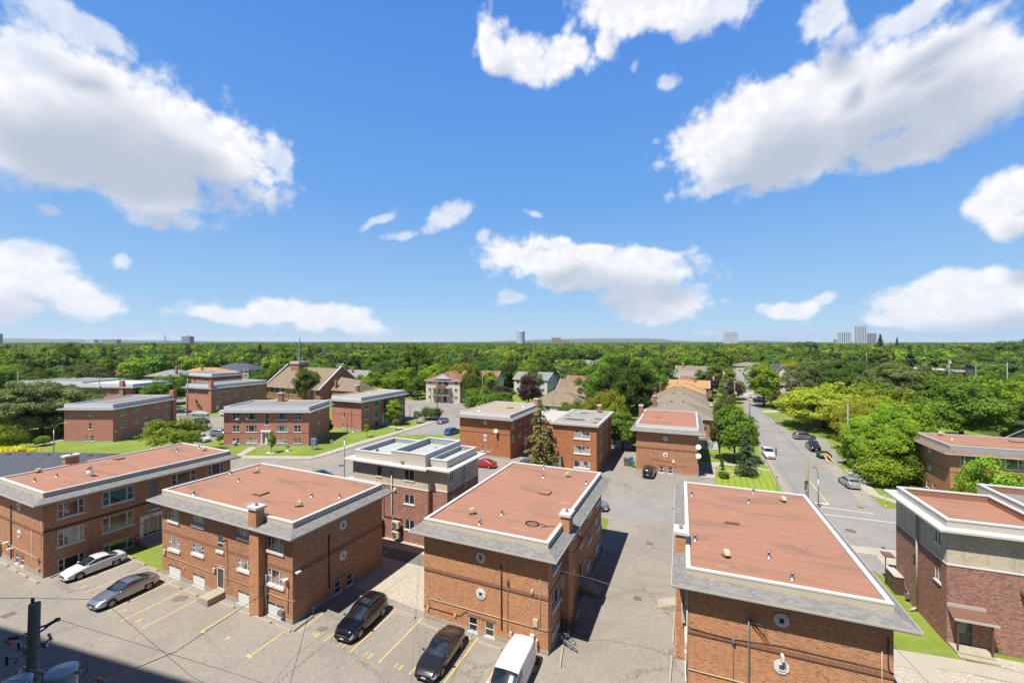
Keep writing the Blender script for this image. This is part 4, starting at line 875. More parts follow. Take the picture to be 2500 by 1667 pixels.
b = pinkblock('pink brick block with a plain lit end wall, left of the curved lamp', (-98.1, 94.19), -R(.5), 10.8, 16.8, front=[(5.37, 5.7, .78, 1.25, 'dbl'), (5.37, 2.85, .78, 1.3, 'dbl'), (4.66, .3, .6, 1.1, 'dbl'), (5.75, .3, .95, 1.1, 'dbl')], right=R3)
b.fit('R', 7.8, .4, .95, 2.5, .05, M_white, 'entrance_door'); b.fit('R', 7.95, 1.6, .35, .9, .07, M_glass, 'door_pane'); e = MB(); b.fbox(e, 'R', 7.2, 9.4, 0, .35, .04, 1.6, M_conc); b.fbox(e, 'R', 9.4, 10.2, 0, .18, .04, 1.6, M_conc); e.build('door_steps', b.root)
b.chimney(10.3, 15.9, 1.0, 1.1, 0, 9.6, M_pk, cap=False, flue=False)
b.fit('R', .4, 1.9, .35, .45, .08, M_white, 'wall_vent')
F9 = []
for a, w, k in ((1.85, 1.5, 'twin'), (4.65, 2.35, 'trip'), (11.1, 2.3, 'trip'), (14.78, 1.5, 'twin')):
    F9 += [(a, 5.58, w, 1.42, k), (a, 2.95, w, 1.38, k, M_curg if a == 11.1 else M_glass), (a, .6, w, 1.05, k, M_cur if a > 4 and a < 12 else M_glass)]
F9 += [(8.62, 4.45, .9, 2.5, 'tall')]
b = pinkblock('pink brick block seen full front with white entrance and tan diamonds', (-60.7, 90.6), 0, 17.9, 10.3, front=F9, right=[(3.9, .3, .65, 1.4, 'dbl'), (4.9, .3, .65, 1.4, 'dbl')])
b.octagon('R', 4.9, 6.5, .38); b.octagon('R', 4.9, 3.9, .38); b.course('F', 2.74, .06, mat=M_dkb, d=.02)
for a in (4.0, 14.0, 8.95):
    e = MB(); s_ = .38 if a != 8.95 else .28; z = 4.95 if a != 8.95 else 3.95
    for (p, q) in (((-s_, 0), (0, s_ * .9)), ((0, s_ * .9), (s_, 0)), ((s_, 0), (0, -s_ * .9)), ((0, -s_ * .9), (-s_, 0))): e.tube([b.P('F', a + p[0], z + p[1], .0), b.P('F', a + q[0], z + q[1], .0)], .035, M_vent, 5)
    e.build('brick_diamond', b.root)
e = MB(); b.fbox(e, 'F', 7.95, 10.1, 3.0, 3.3, 0, .5, M_white); b.fbox(e, 'F', 8.05, 8.3, .6, 3.0, 0, .4, M_white); b.fbox(e, 'F', 9.75, 10.0, .6, 3.0, 0, .4, M_white); b.fbox(e, 'F', 8.3, 9.75, .6, 3.0, .0, .06, M_white); o = e.build('entrance', b.root)
e = MB(); b.fbox(e, 'F', 8.42, 8.68, .9, 2.6, .05, .075, M_glass); b.fbox(e, 'F', 9.45, 9.68, .9, 2.6, .05, .075, M_glass); b.fbox(e, 'F', 8.95, 9.25, 1.7, 2.6, .05, .075, M_glass); e.build('door_pane', o)
e = MB()
for i in range(3): b.fbox(e, 'F', 7.6 - i * .12, 10.4 + i * .12, 0, .6 - i * .2, .04 + (0 if i == 0 else .9 + .35 * (i - 1)), .9 + .35 * i, M_conc)
e.build('door_steps', b.root)
b.chimney(6.4, 9.2, 1.0, .8, 7.5, 9.9, M_clay, capo=.15)
b.fit('F', 2.6, 5.6, .7, .45, .35, M_white, 'air_conditioner'); b.fit('F', 4.75, 5.65, .5, .4, .3, M_white, 'air_conditioner'); b.fit('F', 2.1, .62, .6, .4, .3, M_white, 'air_conditioner')
b = pinkblock('pink brick block with a leafy maple against its shaded entrance wall', (-45.74, 109.05), -R(23), 9.6, 17.3, roof=M_troof, front=[(3.85, 5.8, .65, 1.25, 'dbl'), (3.85, 3.0, .65, 1.3, 'dbl'), (3.6, .5, .7, 1.0, 'dbl'), (4.85, .5, .65, 1.0, 'dbl')],
    right=[(1.25, 5.3, 1.4, 1.6, 'twin'), (1.25, 2.6, 1.4, 1.7, 'twin'), (4.38, 5.3, 2.2, 1.6, 'trip'), (4.38, 2.5, 2.2, 1.8, 'trip', M_curg), (4.38, .1, 2.2, 1.6, 'trip'), (8.15, 4.3, .95, 2.6, 'tall'), (11.3, 5.3, 1.6, 1.6, 'trip'), (14.7, 5.3, 1.3, 1.6, 'twin'), (11.3, 2.6, 1.6, 1.6, 'trip'), (14.7, 2.6, 1.3, 1.6, 'twin'), (14.7, .4, 1.3, 1.15, 'twin'), (1.2, .4, 1.2, 1.1, 'twin')])
e = MB(); b.fbox(e, 'R', 7.5, 9.9, 3.0, 3.3, 0, .4, M_white); b.fbox(e, 'R', 7.5, 7.8, .5, 3.0, 0, .3, M_white); b.fbox(e, 'R', 9.6, 9.9, .5, 3.0, 0, .3, M_white); b.fbox(e, 'R', 7.8, 9.6, .5, 3.0, 0, .06, M_white); b.fbox(e, 'R', 7.2, 10.2, 0, .5, .04, 1.8, M_conc); o = e.build('entrance', b.root)
e = MB(); b.fbox(e, 'R', 8.4, 8.9, .9, 2.7, .05, .08, M_glass); e.build('door_pane', o)
b.chimney(-.7, 9, .8, .8, 7.2, 9.9, M_clay, capo=.15); b.stack(4.5, 9, 8.0, .3, .15, M_white); b.pipe('F', [(6.6, 5.6), (6.65, .8)], .05, M_black); b.course('F', 3.9, .06, mat=M_dkb, d=.02)
b = pinkblock('pink brick block with full height chimney and conical shrub at its near corner', (-103.5, 136.5), -R(21), 12, 19, zs=7.4, zp=8.6, front=[(4.3, 5.9, .7, 1.2, 'dbl')],
    right=[(1.3, 6.0, 1.5, 1.4, 'twin'), (1.3, 3.2, 1.5, 1.6, 'twin'), (4.5, 6.2, 1.4, 1.2, 'twin'), (4.45, 3.5, 1.5, 1.3, 'twin'), (7.55, 4.6, .95, 1.5, 'dbl'), (7.6, 1.8, 1.0, 1.8, 'dbl'), (1.3, 1.0, 1.0, 1.2, 'pic', M_white), (11.2, 6.1, 1.4, 1.3, 'twin'), (14.5, 6.1, 1.4, 1.3, 'twin'), (11.2, 3.4, 1.4, 1.3, 'twin')])
b.chimney(11.3, -.5, 1.2, .7, 0, 10.0, M_pk, cap=False, flue=False); b.chimney
b = pinkblock('pink white-roofed block with chimney, directly behind the plain end wall block', (-139.3, 137.5), -R(6), 20, 12.5, zs=7.4, zp=8.6, roof=M_wroof, front=[(1.6, 5.4, 1.2, 1.6, 'twin'), (4.6, 5.6, 1, 1.4, 'twin'), (10.9, 5.6, 1.2, 1.3, 'twin'), (14.5, 5.2, 1.2, 1.7, 'twin'), (8.0, 4.0, .8, 1.6, 'dbl'), (6.0, 1.2, 1.2, 1.4, 'twin')], right=[(7.0, 6.1, 1.0, 1.1, 'dbl')])
b.chimney(15.9, -.6, 1.3, .8, 0, 9.6, M_pk, cap=False, flue=False)
b = pinkblock('long low pink brick block half hidden behind the great spreading tree at left', (-170, 148), -R(8), 26, 14, zs=7.3, zp=8.5, right=[(2, 5.6, 1.2, 1.4, 'twin')])
b = pinkblock('pink brick block with white roof band behind the first utility pole, farthest on the left', (-141, 186), -R(28), 20, 12, zs=7.4, zp=8.7, roof=M_groof, front=[(6.5, 4.5, 1.2, 2.6, 'tall'), (9.8, 5.6, 2.2, 1.6, 'trip'), (15, 5.6, 1.8, 1.6, 'twin'), (1, 5.6, 1.6, 1.6, 'twin')])
b = pinkblock('pink brick block at the left picture edge seen through the great spreading tree', (-148, 101), -R(10), 22, 12, zs=7.1, zp=8.3, front=[(2, 5.4, 1.6, 1.4, 'twin'), (8, 5.4, 2.4, 1.5, 'trip'), (13, 5.4, 1.6, 1.4, 'twin'), (17, 5.4, 1.6, 1.4, 'twin'), (2, 2.6, 1.6, 1.4, 'twin'), (8, 2.6, 2.4, 1.5, 'trip'), (13, 2.6, 1.6, 1.4, 'twin'), (18, 2.6, 1.6, 1.4, 'twin'), (2, .4, 1.6, 1.1, 'twin')])
# ---- beige and purple brick building behind the gravel yard
class Sub(Bld):
    def __init__(s, parent, x, y, W, D): s.root = parent.root; s.x, s.y, s.W, s.D = x, y, W, D; s.holes = {k: [] for k in 'FRBL'}
    def P(s, f, a, z, d=0.):
        p = Bld.P(s, f, a, z, d); return (p[0] + s.x, p[1] + s.y, p[2])
def two_tone(b, zb=5.98, ztop=8.3, sides='FRBL'):
    b.wall(0, zb, M_pu, sides=sides, name='lower_wall'); b.wall(zb, ztop, M_be, sides=sides, name='upper_wall')
    for f in sides:
        e = MB(); Ln = b.W if f in 'FB' else b.D; b.fbox(e, f, 0, Ln, zb - .03, zb + .08, 0, .04, M_white); e.build('stone_band', b.root)
def slab_eave(b, x0, y0, x1, y1, z, t=.16):
    e = MB(); e.box((x0, y0, z), (x1, y1, z + t), M_whiteb); e.build('flat_eave', b.root)
def tray(b, x0, y0, x1, y1, zw, zfloor, zb, mfloor, mwall, t=.22, mout=None):
    e = MB()
    for (a, c) in (((x0, y0), (x1, y0 + t)), ((x0, y1 - t), (x1, y1)), ((x0, y0 + t), (x0 + t, y1 - t)), ((x1 - t, y0 + t), (x1, y1 - t))): e.box((*a, zb), (*c, zw - .1), mout or M_beigef)
    e.build('parapet', b.root); e = MB()
    for (a, c) in (((x0 - .04, y0 - .04), (x1 + .04, y0 + t + .04)), ((x0 - .04, y1 - t - .04), (x1 + .04, y1 + .04)), ((x0 - .04, y0 + t + .04), (x0 + t + .04, y1 - t - .04)), ((x1 - t - .04, y0 + t + .04), (x1 + .04, y1 - t - .04))): e.box((*a, zw - .1), (*c, zw), M_whiteb)
    e.build('parapet_cap', b.root); e = MB(); i = t + .004
    for (p, q) in (((x0 + i, y0 + i), (x1 - i, y0 + i)), ((x1 - i, y0 + i), (x1 - i, y1 - i)), ((x1 - i, y1 - i), (x0 + i, y1 - i)), ((x0 + i, y1 - i), (x0 + i, y0 + i))): e.face([(*p, zfloor), (*q, zfloor), (*q, zw - .1), (*p, zw - .1)], mwall)
    e.build('parapet_lining', b.root); e = MB(); e.face([(x0 + i, y0 + i, zfloor), (x1 - i, y0 + i, zfloor), (x1 - i, y1 - i, zfloor), (x0 + i, y1 - i, zfloor)], mfloor); e.build('roof', b.root)
b = Bld('apartment_building', 'beige over purple brick building with pale stepped flat roofs behind the gravel yard', 'apartment building', (-18.62, 50.38), -R(24), 10.62, 7.4, 'modern two-tone buildings')
for a, z, w, h, k in ((3.52, 6.75, .72, 1.15, 'pic'), (7.36, 6.8, 1.35, 1.15, 'slide'), (7.39, 4.2, 1.35, 1.05, 'slide'), (7.46, 1.4, 1.3, 1.1, 'slide')): b.add_window('F', a, z, w, h, k)
two_tone(b, sides='FLB')
w_ = Sub(b, 10.62, .5, 2.0, 6.9); w_.add_window('R', .5, 6.8, .75, 1.15, 'slide'); w_.add_window('R', .9, 4.2, .75, 1.05, 'slide'); two_tone(w_, sides='FRB')
e = MB(); e.box((10.5, 0, 0), (10.62, .5, 5.98), M_pu); e.box((10.5, 0, 5.98), (10.62, .5, 8.3), M_be); e.build('wall_return', b.root)
for q in ((-.75, -.75, 10.75, .4, 8.3), (10.75, -.25, 13.4, .9, 8.302), (12.2, .9, 13.4, 8.1, 8.3), (-.75, .4, .4, 8.1, 8.3), (.4, 7.0, 12.2, 8.1, 8.3)): slab_eave(b, *q)
tray(b, .15, .15, 5.6, 7.2, 9.35, 8.75, 8.4, M_mroof, M_greyp); tray(b, 5.6, 0, 10.2, 7.3, 9.85, 9.1, 8.4, M_mroof, M_greyp, mout=M_beigef); tray(b, 10.2, .65, 12.5, 7.2, 9.3, 8.75, 8.4, M_mroof, M_greyp)
b.pipe('F', [(5.74, 8.1), (5.74, 2.8), (5.9, 2.5), (5.9, .25)], .07, M_beigef, .12, name='downpipe'); b.fit('F', 5.55, 7.95, .35, .3, .2, M_white, 'gutter_head')
w_.pipe('R', [(3.6, 8.2), (3.6, .3)], .06, M_white, .1, name='downpipe')
b.pipe('F', [(4.6, 5.9), (4.6, 2.4), (7.1, 2.4), (7.1, 1.9)], .04, M_brownm, .06, name='refrigerant_duct'); b.stack(8.5, 4.5, 9.1, .06, .35); b.stack(1.4, 2.5, 8.75, .12, .15, M_black); b.fit('F', 7.0, 8.62, .35, .22, .2, M_galv, 'wall_vent'); b.fit('F', 6.0, 5.4, .3, .3, .15, M_white, 'vent_hood')
for i, (a, z) in enumerate(((6.15, 1.55), (6.15, .45), (3.6, 1.75), (3.6, .65))):
    t_ = thing('air_conditioner', ['beige outdoor unit, upper right of the four on the purple brick wall', 'beige outdoor unit, lower right of the four on the purple brick wall', 'beige outdoor unit, upper left of the four beside the brick corner', 'beige outdoor unit, lower left of the four beside the brick corner'][i], 'air conditioner', b.root.location, -R(24), 'outdoor units on the purple wall')
    e = MB(); e.box((a, -.62, z), (a + .92, -.28, z + .72), M_cond); e.build('casing', t_)
    e = MB(); Mx = Matrix.Translation((a + .36, -.63, z + .36)) @ Matrix.Rotation(R(90), 4, 'X'); e.lathe([(0, .02), (.06, .03), (.26, .015), (.29, .03), (.31, .0)], M_galv, 16, M=Mx); e.build('fan_grille', t_)
    e = MB(); e.box((a + .1, -.6, z - .06), (a + .16, 0, z), M_black); e.box((a + .75, -.6, z - .06), (a + .81, 0, z), M_black); e.box((a + .85, -.55, z - .4), (a + .9, -.2, z - .06), M_black); e.build('wall_bracket', t_)
# ---- two-tone building on the right
b = Bld('apartment_building', 'beige over purple brick building at the right edge with a small brown door canopy', 'apartment building', (31.64, 31.3), -R(21), 14, 7.75, 'modern two-tone buildings')
b.add_window('L', .72, 6.85, .82, .95, 'slide'); b.add_window('L', .75, 4.0, .82, .95, 'slide')
b.holes['F'].append((.55, .2, .8, 2.05))
two_tone(b, 5.8, 8.35)
for q in ((-.7, -.7, 14.8, .3, 8.35), (-.7, .3, .3, 8.4, 8.35), (.3, 7.5, 6.0, 8.4, 8.35)): slab_eave(b, *q)
tray(b, .0, .0, 6.2, 7.6, 9.1, 8.5, 8.4, M_terra, M_clay); tray(b, 6.2, .3, 13, 9.2, 9.6, 9.0, 8.4, M_groof, M_clay)
e = MB(); b.fbox(e, 'F', .55, 1.35, .2, 2.25, -.1, -.04, M_greyd); b.fbox(e, 'F', .5, .56, .2, 2.3, -.1, .02, M_greyd); b.fbox(e, 'F', 1.34, 1.4, .2, 2.3, -.1, .02, M_greyd); o = e.build('entrance_door', b.root); e = MB(); b.fbox(e, 'F', .7, 1.1, 1.0, 2.0, -.05, -.03, M_glg); e.build('door_pane', o); e = MB(); b.fbox(e, 'F', 1.22, 1.26, 1.0, 1.2, -.04, .03, M_galv); e.build('door_handle', o)
e = MB(); e.box((0, -.04, 2.82), (2.15, 0, 3.06), M_beigef); e.build('canopy_flashing', b.root)
e = MB(); e.face([(0, -.02, 2.82), (2.15, -.02, 2.82), (2.35, -1.05, 2.5), (-.05, -1.05, 2.5)], M_hatch); e.face([(0, -.02, 2.7), (2.15, -.02, 2.7), (2.35, -1.05, 2.38), (-.05, -1.05, 2.38)], M_beigef); e.box((-.05, -1.09, 2.36), (2.35, -1.05, 2.52), M_beigef); e.face([(2.15, -.02, 2.7), (2.35, -1.05, 2.38), (2.35, -1.05, 2.5), (2.15, -.02, 2.82)], M_beigef); e.face([(0, -.02, 2.7), (-.05, -1.05, 2.38), (-.05, -1.05, 2.5), (0, -.02, 2.82)], M_beigef); e.build('door_canopy', b.root)
e = MB(); e.box((.15, -.95, .2), (.24, -.86, 2.4), M_brownm); e.box((2.0, -.95, .2), (2.09, -.86, 2.4), M_brownm); e.build('canopy_post', b.root)
e = MB(); e.box((.05, -1.1, 0), (2.15, -.02, .2), M_conc); e.box((.05, -1.5, 0), (2.15, -1.1, .1), M_conc); e.build('door_steps', b.root)
b.pipe('L', [(3.9, 8.3), (3.9, .35)], .075, M_beigef, .12, name='downpipe'); e = MB(); e.tube([b.P('L', 3.9, .4, .12), b.P('L', 3.8, .12, .6)], .07, M_beigef, 6); e.build('downpipe_spout', b.root)
b.fit('L', 4.2, 4.2, .25, .3, .15, M_black, 'wall_lamp'); b.fit('F', 3.9, 4.55, .5, .25, .5, M_galv, 'wall_lamp'); b.pipe('L', [(6.2, 1.4), (5.9, .9), (5.5, .8), (5.2, .4)], .03, M_galv); b.fit('L', 5.25, .3, .3, .4, .25, M_galv, 'gas_meter')
e = MB(); e.box((-.75, 7.9, 2.5), (0, 8.9, 2.62), M_hatch); e.box((-.7, 8.0, 0), (-.63, 8.07, 2.5), M_brownm); e.build('rear_canopy', b.root)
t_ = thing('utility_cabinet', 'brown metal cabinet with a pale lid against the purple brick wall', 'cabinet', b.root.location, -R(21)); e = MB(); e.box((-.62, 6.3, .08), (-.06, 8.0, 1.55), M_brownm); e.box((-.635, 7.13, .2), (-.62, 7.15, 1.5), M_black); e.build('cabinet_body', t_); e = MB(); e.box((-.68, 6.24, 1.55), (-.02, 8.06, 1.62), M_beigef); e.build('lid', t_); e = MB(); e.box((-.655, 7.2, .8), (-.62, 7.24, 1.1), M_galv); e.build('handle', t_)
# ---- the tower this view is taken from (casts the long shadow at lower left)
M_tow = ground_mat('tower_concrete', (.42, .40, .37), (.47, .45, .41), (.36, .34, .32), .4, 3)
b = Bld('apartment_tower', 'tall pale apartment tower behind the viewer whose shadow lies over the lot at lower left', 'apartment tower', (-58, 13.3), -R(14.6), 84, 18)
b.root.location = (-63.1, -2.1, 0); b.root.rotation_euler = (0, 0, -R(16.1))
e = MB(); e.box((0, 0, 0), (84, 18, 49.4), M_tow); e.build('wall', b.root)
for fl in range(1, 16):
    e = MB(); ring(e, 84, 18, 0, .15, fl * 3.1, fl * 3.1 + .25, M_white); e.build('storey_band', b.root)
# ================================================================ houses, church, towers beyond
M_houseb = brick('house_brick', BR1, (.30, .20, .15), ms=.008)
M_stucco = plain('cream_stucco', (.66, .60, .46), .8, var=.06)
M_wallw = siding('white_house_siding', (.70, .70, .66), .2, .75)
M_wallb = siding('beige_house_siding', (.55, .48, .36), .2, .75)
def house(label, cx, cy, rz, W, D, zw, zr, roof, wall, kind='hip', ov=.5, chim=None, ch_m=None, wins=True, vents=0, cat='house', name='house', group='houses among the trees', gable_m=None, door=True):
    b = Bld(name, label, cat, (cx, cy), rz, W, D, group)
    if wins:
        n = max(2, int(W / 3.6))
        for lv in ([1.0] if zw < 4 else [1.0, 3.9]):
            for i in range(n):
                if lv == 1.0 and i == n // 2 and door: continue
                b.add_window('F', W * (i + .5) / n - .7, lv, 1.4, min(1.3, zw - lv - .3), 'slide')
            for i in range(max(1, int(D / 4.5))): b.add_window('R', D * (i + .5) / max(1, int(D / 4.5)) - .5, lv, 1.0, min(1.2, zw - lv - .3), 'dbl'); b.add_window('L', D * (i + .5) / max(1, int(D / 4.5)) - .5, lv, 1.0, min(1.2, zw - lv - .3), 'dbl')
        if door: b.fit('F', W * (n // 2 + .5) / n - .5, .2, 1.0, 2.1, .05, M_white, 'front_door')
    b.wall(0, zw, wall)
    e = MB(); x0, y0, x1, y1 = -ov, -ov, W + ov, D + ov; z0 = zw - .02
    if kind == 'hip':
        h = min(W, D) / 2 + ov
        if W >= D: p, q = (x0 + h, D / 2, zr), (x1 - h, D / 2, zr)
        else: p, q = (W / 2, y0 + h, zr), (W / 2, y1 - h, zr)
        c = [(x0, y0, z0), (x1, y0, z0), (x1, y1, z0), (x0, y1, z0)]
        if W >= D: fs = ([c[0], c[1], q, p], [c[1], c[2], q], [c[2], c[3], p, q], [c[3], c[0], p])
        else: fs = ([c[0], c[1], p], [c[1], c[2], q, p], [c[2], c[3], q], [c[3], c[0], p, q])
        for f in fs: e.face(f, roof)
    elif kind == 'gx':                       # ridge along x
        e.face([(x0, y0, z0), (x1, y0, z0), (x1, D / 2, zr), (x0, D / 2, zr)], roof); e.face([(x1, y1, z0), (x0, y1, z0), (x0, D / 2, zr), (x1, D / 2, zr)], roof)
    else:
        e.face([(x0, y0, z0), (W / 2, y0, zr), (W / 2, y1, zr), (x0, y1, z0)], roof); e.face([(x1, y1, z0), (W / 2, y1, zr), (W / 2, y0, zr), (x1, y0, z0)], roof)
    e.build('roof', b.root)
    if kind == 'gx':
        e = MB(); k = (zr - z0) * (1 - ov / (D / 2 + ov)) + z0 - .03
        for x in (0, W): e.face([(x, 0, zw), (x, D, zw), (x, D / 2, zr - .05)], gable_m or wall)
        e.build('gable', b.root); e = MB()
        for x in (x0, x1 - .08): e.tube([(x + .04, y0, z0), (x + .04, D / 2, zr + .03), (x + .04, y1, z0)], .09, M_white, 4)
        e.build('bargeboard', b.root)
    elif kind == 'gy':
        e = MB()
        for y in (0, D): e.face([(0, y, zw), (W, y, zw), (W / 2, y, zr - .05)], gable_m or wall)
        e.build('gable', b.root); e = MB()
        for y in (y0, y1 - .08): e.tube([(x0, y + .04, z0), (W / 2, y + .04, zr + .03), (x1, y + .04, z0)], .09, M_white, 4)
        e.build('bargeboard', b.root)
    e = MB(); ring(e, W, D, -.05, ov, zw - .2, zw - .04, M_white if wall not in (M_houseb, M_orf) else M_beigef); e.build('eaves', b.root)
    if chim: b.chimney(chim[0], chim[1], .8, .7, zw - .5, chim[2], ch_m or M_clay, capo=.06)
    for i in range(vents):
        y = D * (.42 if kind != 'gy' else .3 + .1 * i); e = MB(); t_ = (i + .6) / (vents + .2)
        zz = z0 + (zr - z0) * (y + ov) / (D / 2 + ov); x = W * (.3 + .4 * t_ if kind == 'hip' else t_)
        e.box((x, y - .2, zz - .05), (x + .35, y + .15, zz + .22), M_hatch); e.build('roof_vent', b.root)
    return b
RZ = -R(24)
# slate-grey low building behind the left block
b = house('long low building with dark slate-grey roof and five vents behind the left red roof', -84, 59.5, -R(3), 28, 13, 3.0, 5.2, M_shd, M_wallw, 'hip', .6, None, vents=0, name='garage_row', cat='garage', door=False)
for i, x in enumerate((7.5, 10.6, 13.8, 17.0, 20.5)): e = MB(); e.box((x, 5.6, 4.85), (x + .5, 5.95, 5.12), M_hatch); e.build('roof_vent', b.root)
e = MB(); e.face([(19, -.8, 3.0), (27.6, -.8, 3.0), (25.5, -.8, 4.8)], M_greyp); e.face([(19, -.85, 3.0), (25.5, -.85, 4.85), (24.6, 6.5, 5.15)], M_shd); e.face([(25.5, -.85, 4.85), (27.7, -.85, 3.0), (27.7, 3, 3.0), (24.6, 6.5, 5.15)], M_shd); e.tube([(18.9, -.85, 3), (25.5, -.85, 4.9), (27.8, -.85, 3)], .09, M_greyp, 4); e.build('cross_gable', b.root)
# row left of the street running away, nearest first
HR = [('beige hip-roofed house directly behind the block with two corner dishes', 30.0, 99.5, 14.5, 13.5, 5.2, 8.2, M_shbe, M_or, (2.0, 4, 9.0), 2, 'hip'),
      ('beige hip-roofed house, second behind the two-dish block, with orange chimney', 36.5, 115.5, 14.5, 12.5, 5.2, 8.2, M_shbe, M_or, (1.0, 4, 9.0), 2, 'hip'),
      ('brown hip-roofed house, third behind the two-dish block', 42.5, 130.5, 14.5, 12, 5.2, 8.2, M_shta, M_houseb, (1.5, 4, 9.0), 2, 'hip'),
      ('house with pale orange hip roof, fourth behind the two-dish block', 49.0, 145.0, 14.5, 12, 5.2, 8.0, M_shor, M_houseb, (2.5, 5, 9.0), 2, 'hip'),
      ('house with flat-looking orange roof, fifth behind the two-dish block', 59, 160.5, 13, 12, 5.2, 7.4, M_shor, M_houseb, (8, 4, 8.6), 1, 'gx'),
      ('red-brown roofed brick house, sixth behind the two-dish block', 71.5, 183, 12.5, 12, 4.6, 7.0, M_shrd, M_houseb, (10.5, 5, 8.2), 3, 'gx'),
      ('light grey roofed white house, seventh behind the two-dish block', 76, 209, 16, 12, 5.0, 7.6, M_shg2, M_wallw, (3, 4, 8.8), 2, 'gx'),
      ('tan roofed house, eighth behind the two-dish block', 92, 241, 17, 14, 5.2, 8.2, M_shta, M_stucco, (3, 4, 9.2), 2, 'gx')]
for lb, x, y, W, D, zw, zr, rm, wm, ch, nv, kd in HR: house(lb, x, y, RZ, W, D, zw, zr, rm, wm, kd, .6, ch, None, vents=nv)
b = house('narrow white house with grey-brown roof by the street far away', 131, 320, RZ, 11, 12, 5.5, 8.5, M_shb, M_wallw, 'gy'); b = house('farthest grey gabled house on the left of the receding street', 146, 372, RZ, 11, 11, 5.5, 9, M_shg2, M_wallw, 'gx')
# brown-roofed row left of the big round trees
house('tan roofed garage wing with white doors behind the puddled roof', 5, 133, RZ, 17, 14, 2.9, 6.4, M_shta, M_wallw, 'hip', .5, vents=2, door=False, cat='garage', name='garage_row')
house('tan roofed bungalow with a small white gable, behind the garage wing', 11, 149, RZ, 18, 13, 3.0, 7.2, M_shta, M_wallw, 'hip', .5, (14, 5, 8), vents=3)
house('brown roofed bungalow third from the puddled roof', 17, 163, RZ, 17, 12, 3.2, 7.4, M_shb, M_wallw, 'gx', .5, vents=2); house('red-brown roofed bungalow left of the big round trees', 22, 178, RZ, 17, 12, 3.2, 7.6, M_shrd, M_wallw, 'gx', .5, vents=2)
house('slate-roofed house half hidden left of the big round trees', 40, 205, RZ, 11, 11, 4.2, 8.0, M_shd, M_wallw, 'gy', .5)
# cream three-storey building
b = Bld('apartment_building', 'cream three-storey building with red-brown roof and brick balconies, centre', 'apartment building', (-31.3, 156.5), -R(15), 13.2, 13, 'apartment buildings')
for z in (6.3, 3.7, 1.0):
    for a in (1.0, 11.2): b.add_window('F', a, z + .2, 1.1, 1.2, 'slide')
b.add_window('F', 4.6, .2, 1.5, 2.2, 'slide'); b.add_window('F', 6.9, .2, 1.2, 2.2, 'pic', M_dark); b.add_window('F', 4.2, 3.0, 1.7, 2.1, 'slide'); b.add_window('F', 7.0, 3.0, 1.7, 2.1, 'slide'); b.add_window('F', 4.2, 5.8, 1.7, 1.9, 'slide'); b.add_window('F', 7.0, 5.8, 1.7, 1.9, 'slide')
b.wall(0, 8, M_stucco)
e = MB(); h = 7.1; c = [(-.6, -.6, 7.98), (13.8, -.6, 7.98), (13.8, 13.6, 7.98), (-.6, 13.6, 7.98)]; q1, q2 = (6.6, 6.0, 10.9), (6.6, 7.2, 10.9)
for f in ([c[0], c[1], q1], [c[1], c[2], q2, q1], [c[2], c[3], q2], [c[3], c[0], q1, q2]): e.face(f, M_shrd)
e.face([(3.2, -.7, 8.6), (6.6, -.7, 10.5), (6.6, 5, 10.5)], M_shrd); e.face([(6.6, -.7, 10.5), (10, -.7, 8.6), (6.6, 5, 10.5)], M_shrd); e.build('roof', b.root)
e = MB(); e.face([(3.3, -.66, 8.55), (9.9, -.66, 8.55), (6.6, -.66, 10.4)], M_wallw); e.tube([(3.1, -.7, 8.55), (6.6, -.7, 10.5), (10.1, -.7, 8.55)], .1, M_white, 4); e.build('gable', b.root); e = MB(); ring(e, 13.2, 13, -.05, .6, 7.8, 7.95, M_white); e.build('eaves', b.root)
for i, z in enumerate((5.3, 2.7)):
    e = MB(); e.box((2.6, -1.6, z), (10, -.02, z + .15), M_conc)
    if i == 0:
        e.box((4.6, -1.65, z + .15), (8.6, -1.5, z + 1.25), M_houseb)
        for k in range(10): e.box((2.65 + k * .2, -1.6, z + .15), (2.68 + k * .2, -1.57, z + 1.1), M_white); e.box((8.65 + k * .14, -1.6, z + .15), (8.68 + k * .14, -1.57, z + 1.1), M_white)
    else:
        for k in range(34): e.box((2.65 + k * .22, -1.6, z + .15), (2.69 + k * .22, -1.57, z + 1.1), M_brownm)
    e.box((2.6, -1.62, z + 1.08), (10, -1.54, z + 1.15), M_brownm); e.build('balcony', b.root)
for x in (2.65, 6.3, 9.85): e = MB(); e.box((x, -1.6, 0), (x + .12, -1.48, 5.3), M_wood); e.build('balcony_post', b.root)
house('red-brown roofed building wing behind the cream building', -20, 166, -R(15), 14, 12, 7.6, 10.5, M_shrd, M_stucco, 'gx', .5, name='apartment_building', cat='apartment building')
# church
b = Bld('church', 'brick church with a broad tan roof and a thin green spire', 'church', (-97.5, 170.5), -R(26), 31, 19)
for i in range(9): b.add_window('F', 1.6 + i * 3.2, .5, .75, 3.8, 'pic', M_white, sill=False); b.fit('F', 1.75 + i * 3.2, .6, .45, 1.4, .02, M_glass, 'lower_pane')
M_spire = plain('green_copper', (.17, .23, .21), .5, var=.15); M_chr = brick('church_brick', [(0, (.42, .16, .085)), (.5, (.46, .19, .10)), (.8, (.38, .14, .075))], (.42, .25, .17), ms=.007)
b.wall(0, 4.8, M_chr, sides='FLB'); e = MB()
for x in (-.3, 30.7): e.face([(x, -.2, 0), (x, 19.2, 0), (x, 19.2, 4.9), (x, 9.5, 12.3), (x, -.2, 4.9)], M_chr); e.face([(x + .6, -.2, 0), (x + .6, 19.2, 0), (x + .6, 19.2, 4.9), (x + .6, 9.5, 12.3), (x + .6, -.2, 4.9)], M_chr)
e.build('gable_wall', b.root); e = MB()
